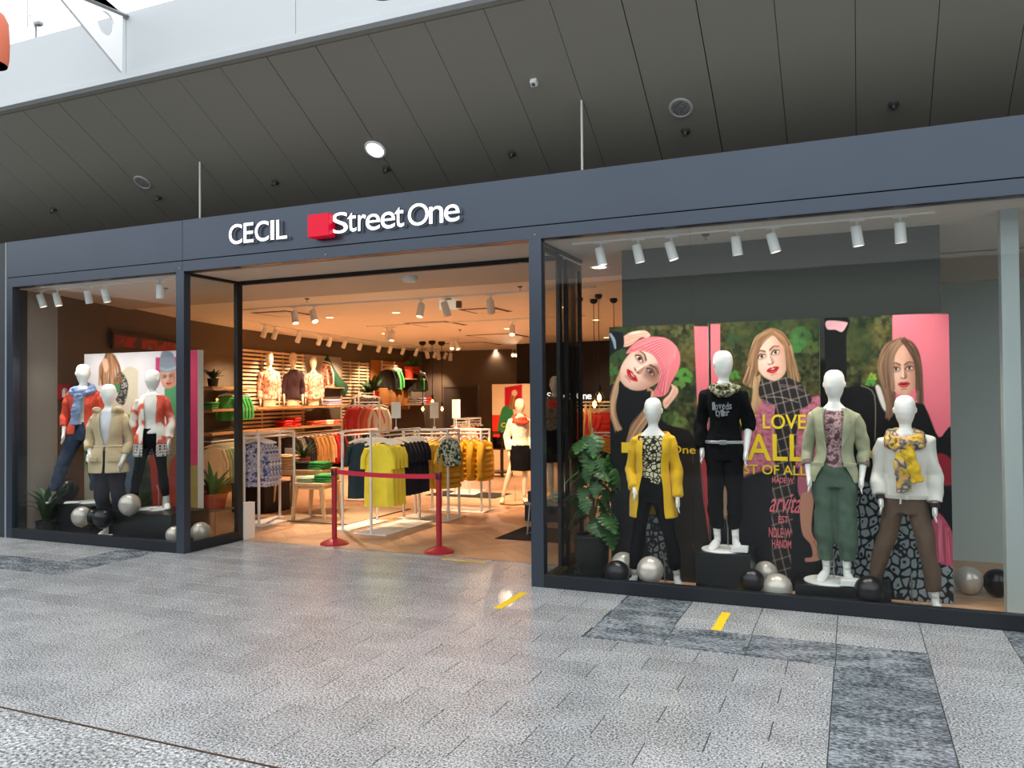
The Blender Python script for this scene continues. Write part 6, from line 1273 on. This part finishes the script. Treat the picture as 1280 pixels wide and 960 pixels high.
# ---- ceiling of the shop: tracks, spots, downlights, vents, sensors, pendants
def track(x0, y0, x1, y1, z, lab):
    L = math.hypot(x1-x0, y1-y0); o = thing('lighting_track', lab, 'lighting track', (x0, y0, z), math.atan2(y1-y0, x1-x0)); mk('channel', MB().box(0, L, -.016, .016, -.022, -.001), WSP, o); mk('end_cap', MB().box(-.01, 0, -.018, .018, -.022, 0), GREYM, o)
GW = 'spotlights washing the left shop wall'
for i, px in enumerate((320, 348, 362, 382, 405, 430, 445, 462, 480, 505, 519)):
    x, y, h = wallpt(px, 1.05); tx, ty, _ = wallpt(min(px+9, 522), .15)
    track_spot((x, y, CZ-.02), (tx, ty, 1.3), 'white track spotlight aimed at the left shop wall', GW, 185 if i % 2 == 0 else 0, WARM, 95, 1.2, True)
for a, b2 in ((236, 300), (300, 404), (404, 480), (480, 526)):
    p, q = wallpt(a, 1.05), wallpt(b2, 1.05); track(p[0], p[1], q[0], q[1], CZ, {236: 'lighting track above the shelving left of the entrance', 300: 'lighting track above the torso mannequins', 404: 'lighting track above the potted plant ledge', 480: 'lighting track above the ochre alcove'}[a])
for px in (268, 283): x, y, h = wallpt(px, 1.05); tx, ty, _ = wallpt(px+4, .3); track_spot((x, y, CZ-.02), (tx, ty, 1.2), 'white track spotlight above the green tops left of the entrance', 'spotlights left of the entrance', 130, WARM, 95, 1.2, True)
GM_ = 'spotlights on the cross track'
for px, py, tg in ((386, 385, (-7.4, 9.8, .6)), (406, 383, (-6.4, 9.5, .6)), (548, 377, (-6.0, 9.5, .6)), (582, 376, (-5.3, 11.4, .8)), (637, 373, (-5.25, 12.0, 1.1))):
    p = atZ(px, py, CZ); track_spot((p[0], 10.35, CZ-.02), tg, 'white track spotlight on the cross track inside the entrance', GM_, 330, WARM, 52, 1.25, True)
track(-9.3, 10.35, -3.2, 10.35, CZ, 'long lighting track crossing the shop ceiling behind the entrance')
for px, py, tg in ((640, 402, (-5.6, 12.9, .8)), (490, 410, (-8.6, 13.5, .6)), (484, 410, (-9.2, 14.5, .8)), (620, 440, (-7.4, 16., .9)), (565, 424, (-8.5, 16., .9)), (571, 424, (-8.2, 17.3, 1.2)), (641, 437, (-7.3, 17.3, 1.3)), (645, 437, (-6.5, 17., 1.))):
    p = atZ(px, py-2, CZ); track_spot((p[0], p[1], CZ-.02), tg, 'white spotlight on the rear part of the shop ceiling', 'spotlights at the rear of the shop', 430, WARM, 56, 1.3, True)
track(-9.2, 13.9, -4.5, 13.9, CZ, 'lighting track over the rear clothes racks')
for px, py in ((495, 391), (481, 417), (634, 411), (412, 397), (620, 437), (703, 384), (708, 420), (745, 400), (758, 422)):
    p = atZ(px, py, CZ); o = thing('recessed_downlight', 'small lit recessed downlight in the warm shop ceiling', 'downlight', tuple(p), 0, 'recessed downlights in the shop ceiling')
    mk('ring', MB().lathe([(.065, 0), (.085, -.004), (.09, 0), (.065, 0)], 20), WSP, o); mk('lens', MB().lathe([(.001, -.001), (.065, -.001), (.065, -.004), (.001, -.004)], 20), GLOWW, o)
    spot('downlight_beam', (p[0], p[1], CZ-.03), (p[0], p[1]+.4, 0), (30 if px > 690 else 300) if p[1] < 12.5 else (60 if px in (703, 708) else 120 if px > 690 else 280), WARM, 84 if p[1] < 12.5 else 120, .9, .06)
p = atZ(749, 334, SOF); o = thing('recessed_downlight', 'round lit downlight above the monstera inside the right window', 'downlight', tuple(p)); mk('ring', MB().lathe([(.075, 0), (.1, -.006), (.11, 0), (.075, 0)], 24), WSP, o); mk('lens', MB().lathe([(.001, -.001), (.075, -.001), (.075, -.005), (.001, -.005)], 20), GLOWN, o); spot('downlight_beam', (p[0], p[1], SOF-.03), (p[0], p[1], 0), 35, NEUT, 100, .9, .06)
VENT = M('vent_dark', '#5a4632', rough=.8)
for px, py, w_, lb in ((353, 392, .75, 'square ceiling air vent near the left spots'), (545, 405, .95, 'square ceiling air vent over the middle racks'), (607, 388, .7, 'square ceiling air vent close to the entrance post'), (623, 420, 1.2, 'square ceiling air vent near the back of the shop'), (592, 430, 1.2, 'square ceiling air vent by the rear door')):
    p = atZ(px, py, CZ); o = thing('air_vent', lb, 'air vent', tuple(p), 0, 'ceiling air vents'); w_ /= 2
    for a, b2, c, d in ((-w_, w_, -w_, -w_+.07), (-w_, w_, w_-.07, w_), (-w_, -w_+.07, -w_+.07, w_-.07), (w_-.07, w_, -w_+.07, w_-.07)): mk('slot', MB().box(a, b2, c, d, -.006, .0), VENT, o)
    mk('cover', MB().box(-w_+.08, w_-.08, -w_+.08, w_-.08, -.014, .0, .004), CEILM, o)
p = atZ(512, 346, SOF); o = thing('smoke_detector', 'round white smoke detector on the entrance ceiling', 'smoke detector', tuple(p)); mk('housing', MB().lathe([(.001, 0), (.1, 0), (.1, -.03), (.075, -.06), (.001, -.065)], 24), WHITE, o, smooth=35); mk('vent_ring', MB().lathe([(.09, -.034), (.093, -.038), (.08, -.05), (.078, -.046)], 24), GREYM, o)
p = atZ(561, 373, CZ); o = thing('emergency_light', 'white box emergency light hung below the cross track', 'emergency light', (p[0], p[1], CZ)); mk('box', MB().box(-.14, .14, -.05, .05, -.17, -.03, .006), M('sign_lit', '#f4f4e8', emis='#f6f2dc', estr=.3), o); mk('bracket', MB().box(-.03, .03, -.03, .03, -.03, 0), GREYM, o); mk('side_panel', MB().box(.14, .2, -.04, .04, -.15, -.05), M('sign_grey', '#7b6f60', rough=.6), o)
for px, py in ((384, 373), (650, 358), (575, 412), (882, 293), (207, 360), (168, 393)):
    pz = SOF if (py < 376 and px < 700) or px > 700 else CZ; p = atZ(px, py, pz); sprinkler((p[0], p[1], pz), 'small sprinkler head on the pale shop ceiling', 0, 'sprinklers on the shop ceiling', .9)
# pendants
BULB = glass_mat('bulb_glass', (1, .9, .75)); FIL = M('filament', '#ffffff', emis='#ffc877', estr=30.)
def pendant(pxc, pyc, pxb, pyb, lb, grp):
    p = atZ(pxc, pyc, CZ); b2 = at(pxb, pyb, p[1]); L = CZ-b2[2]; o = thing('pendant_lamp', lb, 'pendant lamp', (p[0], p[1], CZ), 0, grp)
    k = max(.7, p[1]/15)
    mk('canopy', MB().lathe([(.001, 0), (.07*k, 0), (.075*k, -.03), (.07*k, -.06*k), (.03, -.09*k), (.001, -.09*k)], 20), BLK, o, smooth=40); mk('cable', MB().tube([(0, 0, -.05), (0, 0, -L+.16)], .007*k, 6), BLK, o)
    mk('socket', MB().lathe([(.02, 0), (.026, -.02), (.026, -.09), (.001, -.09)], 12, (0, 0, -L+.17)), BLK, o); bb = mk('bulb', MB().lathe([(.025, 0), (.05, -.04), (.085, -.11), (.085, -.14), (.05, -.2), (.001, -.215)], 20, (0, 0, -L+.1)), BULB, o, smooth=True)
    mk('filament', MB().lathe([(.001, -.05), (.024, -.07), (.03, -.12), (.001, -.16)], 10, (0, 0, -L+.1)), FIL, bb)
for a in ((528, 427, 528, 511), (540, 426, 540, 502), (552, 427, 552, 511)): pendant(*a, 'bare bulb pendant lamp on black cable over the rear racks', 'pendant lamps over the rear racks')
for a in ((724, 372, 724.5, 517), (742, 374, 743, 505), (748, 368, 746, 497), (767, 373, 749, 509)): pendant(a[0], a[1], a[0] if a[0] != 767 else 757, a[3], 'bare bulb pendant lamp on black cable over the red jackets', 'pendant lamps over the red jackets')
# framed art on the rear left wall
xa, ya, h = wallpt(134, .06); xb_, yb_, _ = wallpt(226, .06); L = math.hypot(xb_-xa, yb_-ya); z0, z1 = zt(180, 441), zt(180, 421)
o = thing('wall_picture', 'long framed red and grey picture above the left lightbox', 'picture', (xa, ya, z0), math.atan2(yb_-ya, xb_-xa)); mk('frame', MB().box(0, L, -.03, .0, 0, z1-z0), M('frame_dark', '#3a2b24', rough=.6), o); mk('canvas', MB().box(.04, L-.04, -.036, -.03, .05, z1-z0-.05), MP('art_print', [(.35, '#8c8078'), (.48, '#8a3430'), (.56, '#b03a34'), (.66, '#55403c')], scale=2.2, detail=2.), o)
for px, py in ((534, 436), (548, 438), (563, 440), (574, 441)):
    p = atZ(px, py-2, CZ); track_spot((p[0], p[1], CZ-.02), (p[0]-.3, min(22.5, p[1]+1.5), 1.), 'white track spotlight in the row before the rear door', 'spotlights before the rear door', 0, WARM, 90, 1.4, True)
# ============================================================ WINDOW DRESSING
PEARL = M('balloon_pearl', '#c9c2b8', rough=.28, metal=.35, spec=.6, coat=.3); BBLK = M('balloon_black', '#16151a', rough=.3, spec=.5)
def balloon(label, px, py, Y, rpx, mat, group, rest=None):
    p = at(px, py, Y); rr = rpx/FPX*((p-CAMP)@FW); z = p[2] if rest is None else rest+rr*1.06
    o = thing('balloon', label, 'balloon', (p[0], Y, z), 0, group)
    prof = [(rr*math.sin(PI*i/18)*(1-.06*math.cos(PI*i/18)), -rr*1.06*math.cos(PI*i/18)) for i in range(1, 18)]
    mk('skin', MB().lathe([(.001, -rr*1.06)]+prof+[(.001, rr*1.06)], 28), mat, o, smooth=True); mk('knot', MB().lathe([(.004, -rr*1.05), (.012, -rr*1.10), (.009, -rr*1.12), (.001, -rr*1.12)], 10), mat, o, smooth=True)
    return o
gr = 'balloons in the right window'
balloon('black balloon at the feet of the yellow cardigan mannequin', 771, 717, 7.02, 15.5, BBLK, gr); balloon('pearl balloon half hidden behind a black one beside the plant pot', 779, 706, 7.38, 15, PEARL, gr); balloon('pearl balloon between the feet of the yellow cardigan mannequin', 813, 713, 6.985, 16.5, PEARL, gr)
balloon('black balloon between two pedestals beside pearl balloons', 940, 727, 7.02, 15, BBLK, gr); balloon('pearl balloon behind the black one between the pedestals', 957, 717, 7.36, 14.5, PEARL, gr); balloon('large pearl balloon resting at the sill between the pedestals', 972, 736, 7.03, 18, PEARL, gr)
balloon('black balloon beside the brown trousers mannequin', 1087, 739, 7.0, 18, BBLK, gr); balloon('pearl balloon on the floor right of the posters', 1211, 727, 7.95, 16.5, PEARL, gr, .0); balloon('black balloon on the floor beside the grey column', 1247, 727, 7.95, 16.5, BBLK, gr, .0)
gl_ = 'balloons in the left window'
balloon('pearl balloon before the black platform under the jeans mannequin', 102, 646, 7.03, 12, PEARL, gl_); balloon('black balloon at the feet of the parka mannequin', 129, 648, 6.985, 12, BBLK, gl_); balloon('pearl balloon at the feet of the patterned cardigan mannequin', 162, 631, 7.03, 13, PEARL, gl_)
balloon('black balloon on the platform behind the jeans', 84, 612, 7.55, 13.5, BBLK, gl_); balloon('pearl balloon behind the corner post of the left window', 218, 669, 7.05, 10.5, PEARL, gl_); balloon('pearl balloon behind the side glass next to the entrance', 251, 666, 7.35, 12.5, PEARL, gl_); balloon('black balloon squeezed behind the one at the parka mannequin', 116, 646, 7.1, 9, BBLK, gl_)
# pedestals
PEDB = M('pedestal_black', '#101114', rough=.35)
def pedestal(label, x0, x1, y0, y1, z):
    o = thing('pedestal', label, 'pedestal', ((x0+x1)/2, (y0+y1)/2, 0), 0, 'black pedestals'); a, b_ = (x1-x0)/2, (y1-y0)/2
    mk('box_body', MB().box(-a, a, -b_, b_, 0, z-.012, .003), PEDB, o); mk('top_board', MB().box(-a-.002, a+.002, -b_-.002, b_+.002, z-.012, z, .002), PEDB, o)
MN = {o['label'].split(' in ')[1][:9]: o for o in bpy.data.objects if o.name.startswith('mannequin') and o.type == 'EMPTY'}
zb_ = lambda k: next(o.location.z for n_, o in MN.items() if n_.startswith(k))
Xy = lambda px, Y: at(px, 600, Y)[0]
pedestal('black pedestal under the mannequin in black sweater', Xy(869, 7.0), Xy(937, 7.0), 6.98, 7.45, zb_('black')); pedestal('low black pedestal under the mannequin in sage blazer', Xy(992, 7.0), Xy(1112, 7.0), 7.0, 7.45, zb_('sage'))
pedestal('black platform under the mannequin in coral jacket', Xy(62, 7.3), Xy(124, 7.3), 7.19, 7.68, zb_('coral red')); pedestal('black platform under the mannequin in patterned cardigan', Xy(151, 7.2), Xy(224, 7.2), 7.08, 7.68, zb_('long')); pedestal('low black platform behind the parka mannequin', Xy(130, 7.4), Xy(146, 7.4), 7.4, 7.68, zb_('long')*.8)
# monstera
def monstera_leaf():
    out = []; K = 22
    for i in range(K+1):
        u = i/K; w_ = .5*math.sin(PI*u**.75)**.8*(1-.25*u) if 0 < u < 1 else 0.
        notch = .45 if (i % 4 == 2 and 4 < i < 20) else 1.; out.append((u, w_*notch))
    vs = []; fs = []
    for u, w_ in out:
        z = -.35*(u-.2)**2; vs += [(-w_, u-.12, z-.12*w_), (-w_*.5, u-.12+.05*w_, z+.02), (0, u-.12, z), (w_*.5, u-.12+.05*w_, z+.02), (w_, u-.12, z-.12*w_)]
    for i in range(K):
        for j in range(4): a = 5*i+j; fs.append((a, a+1, a+6, a+5))
    return MB().add(vs, fs).mesh('leaf')
LEAFG = MP('leaf_monstera', [(.3, '#1f3d1c'), (.5, '#2f5a27'), (.62, '#3f7030'), (.75, '#8aa35a')], scale=2.2, rough=.38, detail=2.)
pp = atZ(735, 717, 0.); mo = thing('monstera_plant', 'large monstera in a black pot inside the right shop window', 'plant', (pp[0]+.05, 7.53, 0))
rp = 22.5/FPX*7.7; hp = at(735, 668, 7.5)[2]
mk('pot', MB().lathe([(.001, 0), (rp*.82, 0), (rp*.88, hp*.3), (rp*.92, hp*.31), (rp*1.0, hp*.93), (rp*1.05, hp*.94), (rp*1.05, hp), (rp*.94, hp), (rp*.9, hp*.9), (.001, hp*.9)], 36), POTB, mo, smooth=30); mk('soil', MB().lathe([(.001, hp*.91), (rp*.9, hp*.91), (rp*.9, hp*.89), (.001, hp*.89)], 24), M('soil'), mo); mk('saucer', MB().lathe([(.001, .0), (rp*.95, .0), (rp*1.02, .03), (rp*.97, .03), (.001, .012)], 30), POTB, mo)
mk('moss_pole', MB().tube([(0, .02, hp*.85), (.0, .02, 1.28)], [.03, .026], 12), M('coir_brown', '#5d3f28', rough=1., bump=.6, bscale=60), mo, smooth=40)
lm = monstera_leaf(); lm.materials.append(LEAFG); g = random.Random(4)
for i in range(46):
    a = g.uniform(0, 2*PI); h_ = hp+.05+(1.33-hp-.02)*(i/45)**.9; ro = g.uniform(.08, .26)*(1.0 if h_ < 1.1 else .8); sc = g.uniform(.16, .27)
    tip = Vector((ro*math.cos(a), ro*math.sin(a)*.62, h_)); base = Vector((.02*math.cos(a), .02*math.sin(a)+.02, max(hp*.9, h_-.22)))
    if i % 2 == 0: mk('stem', MB().tube([base, (base+tip)/2+Vector((0, 0, .07)), tip], .006, 6), M('stem_green', '#4a6a34', rough=.6), mo)
    o = mk('leaf', lm, None, mo, smooth=True, loc=tip); o.scale = (sc, sc, sc); o.rotation_euler = (-.75+g.uniform(-.5, .35), g.uniform(-.35, .35), a-PI/2+g.uniform(-.4, .4))
# left window plant and terracotta bowl on wire table
pl0 = at(57, 640, 7.1); pot_plant('spiky dark green plant in the corner of the left window', (pl0[0], 7.1, 0), .12, .2, POTB, 44, .34, .026, LEAFD, 1.15, 21, 'potted_plant', .3)
pw = at(262, 640, 8.0); ZT = at(262, 636, 8.0)[2]
o = thing('wire_table', 'small wire frame side table behind the side glass', 'table', (pw[0], 8.05, 0)); mk('table_top', MB().box(-.24, .24, -.2, .2, ZT-.015, ZT, .003), M('table_smoke', '#55504a', rough=.3), o)
for sx in (-1, 1):
    for sy in (-1, 1): mk('leg', MB().tube([(sx*.22, sy*.18, 0), (sx*.22, sy*.18, ZT-.015)], .007, 6), GREYM, o)
    mk('floor_bar', MB().tube([(sx*.22, -.18, .01), (sx*.22, .18, .01)], .007, 6), GREYM, o)
pot_plant('long-leaved plant in a terracotta bowl on the wire table', (pw[0], 8.05, ZT), .2, .2, TERR, 16, .46, .035, LEAFM, 1.25, 23)
# fire extinguisher sign on the left wall
q = onX(80, 490, -10.1); o = thing('fire_sign', 'red fire extinguisher pictogram sign on the left wall', 'sign', (-10.098, q[1], q[2])); mk('plate', MB().box(0, .006, -.1, .1, -.1, .1), M('sign_dark_red', '#9c1f2c', rough=.5), o); WI = M('sign_icon', '#f0e8e4', rough=.6)
mk('icon_body', MB().box(.006, .009, -.035, .015, -.075, .03, .001), WI, o); mk('icon_neck', MB().box(.006, .009, -.02, .0, .03, .05), WI, o); mk('icon_hose', MB().tube([(.008, .0, .05), (.008, .035, .04), (.008, .04, -.02)], .005, 6), WI, o)
# white block beside the door post
o = thing('door_block', 'white rectangular block beside the left door post', 'door stop', (-7.02, 7.9, 0)); hz_ = at(307, 628, 7.9)[2]; mk('block_body', MB().box(-.06, .035, -.09, .09, 0, hz_-.01, .004), M('block_white', '#e9e2d8', rough=.6), o); mk('block_cap', MB().box(-.062, .037, -.092, .092, hz_-.01, hz_, .002), M('block_white'), o)
# ---- look-alikes told apart by counting from a landmark
ORD = 'first second third fourth fifth sixth seventh eighth ninth tenth eleventh twelfth thirteenth fourteenth fifteenth'.split()
REFS = {'sprinklers on the sloping ceiling': ('white roof fin', (-7, 6)), 'spotlights above the right window': ('entrance post', (-2.7, 7)), 'spotlights above the left window': ('entrance', (-7, 7)),
        'floral blouses': ('entrance', (-6, 7)), 'yellow tops on the front rack': ('barrier', (-5.5, 7.9)), 'navy tops on the front rack': ('barrier', (-5.2, 7.9)), 'dark teal tops on the front rack': ('barrier', (-6, 7.9)), 'mustard quilted jackets': ('entrance post', (-2.7, 10.2)),
        'mustard jackets on the rear rack': ('entrance post', (-2.7, 11)), 'pendant lamps over the rear racks': ('rear door', (-9.5, 22)), 'pendant lamps over the red jackets': ('posters', (0, 11)), 'spotlights washing the left shop wall': ('entrance', (-8, 8)), 'spotlights on the cross track': ('entrance post', (-2.7, 10)),
        'spotlights at the rear of the shop': ('rear door', (-9.5, 22)), 'recessed downlights in the shop ceiling': ('entrance post', (-2.7, 7)), 'clothes on the long wall rail': ('entrance', (-8, 8)), 'red quilted jackets': ('posters', (0, 12)), 'green tops left of the entrance': ('entrance', (-7, 8)), 'tops on the rail left of the entrance': ('door post', (-7, 14)),
        'dark printed tops': ('lilac pile', (-13, 12)), 'dark knits': ('entrance', (-6, 7)), 'knits in the alcove': ('rear door', (-9.5, 22)), 'baskets in the alcove': ('rear door', (-9.5, 22)), 'coral tops on the tall rack': ('left wall', (-13, 11)), 'tops on the rear rack': ('entrance', (-5, 7)), 'spotlights left of the entrance': ('entrance', (-7, 8)), 'spotlights before the rear door': ('rear door', (-9.5, 22)), 'sprinklers on the shop ceiling': ('entrance post', (-2.7, 7))}
byg = {}
for o in SC.objects:
    if o.parent is None and o.get('group') and o.get('label'): byg.setdefault((o['group'], o['label']), []).append(o)
for (gname, lb), os_ in byg.items():
    if len(os_) < 2: continue
    if gname in REFS:
        nm, (rx, ry) = REFS[gname]; os_.sort(key=lambda o: math.hypot(o.location.x-rx, o.location.y-ry)); suf = ' from the '+nm
    elif os_[0].name.startswith('folded_top'): os_.sort(key=lambda o: o.location.z); suf = ' from the bottom'
    else: continue
    for i, o in enumerate(os_):
        if i < len(ORD):
            new = lb+', '+ORD[i]+suf
            if len(new.split()) > 16: new = ' '.join(lb.split()[:16-len((ORD[i]+suf).split())])+', '+ORD[i]+suf
            o['label'] = new
bpy.data.scenes.remove(TMP)
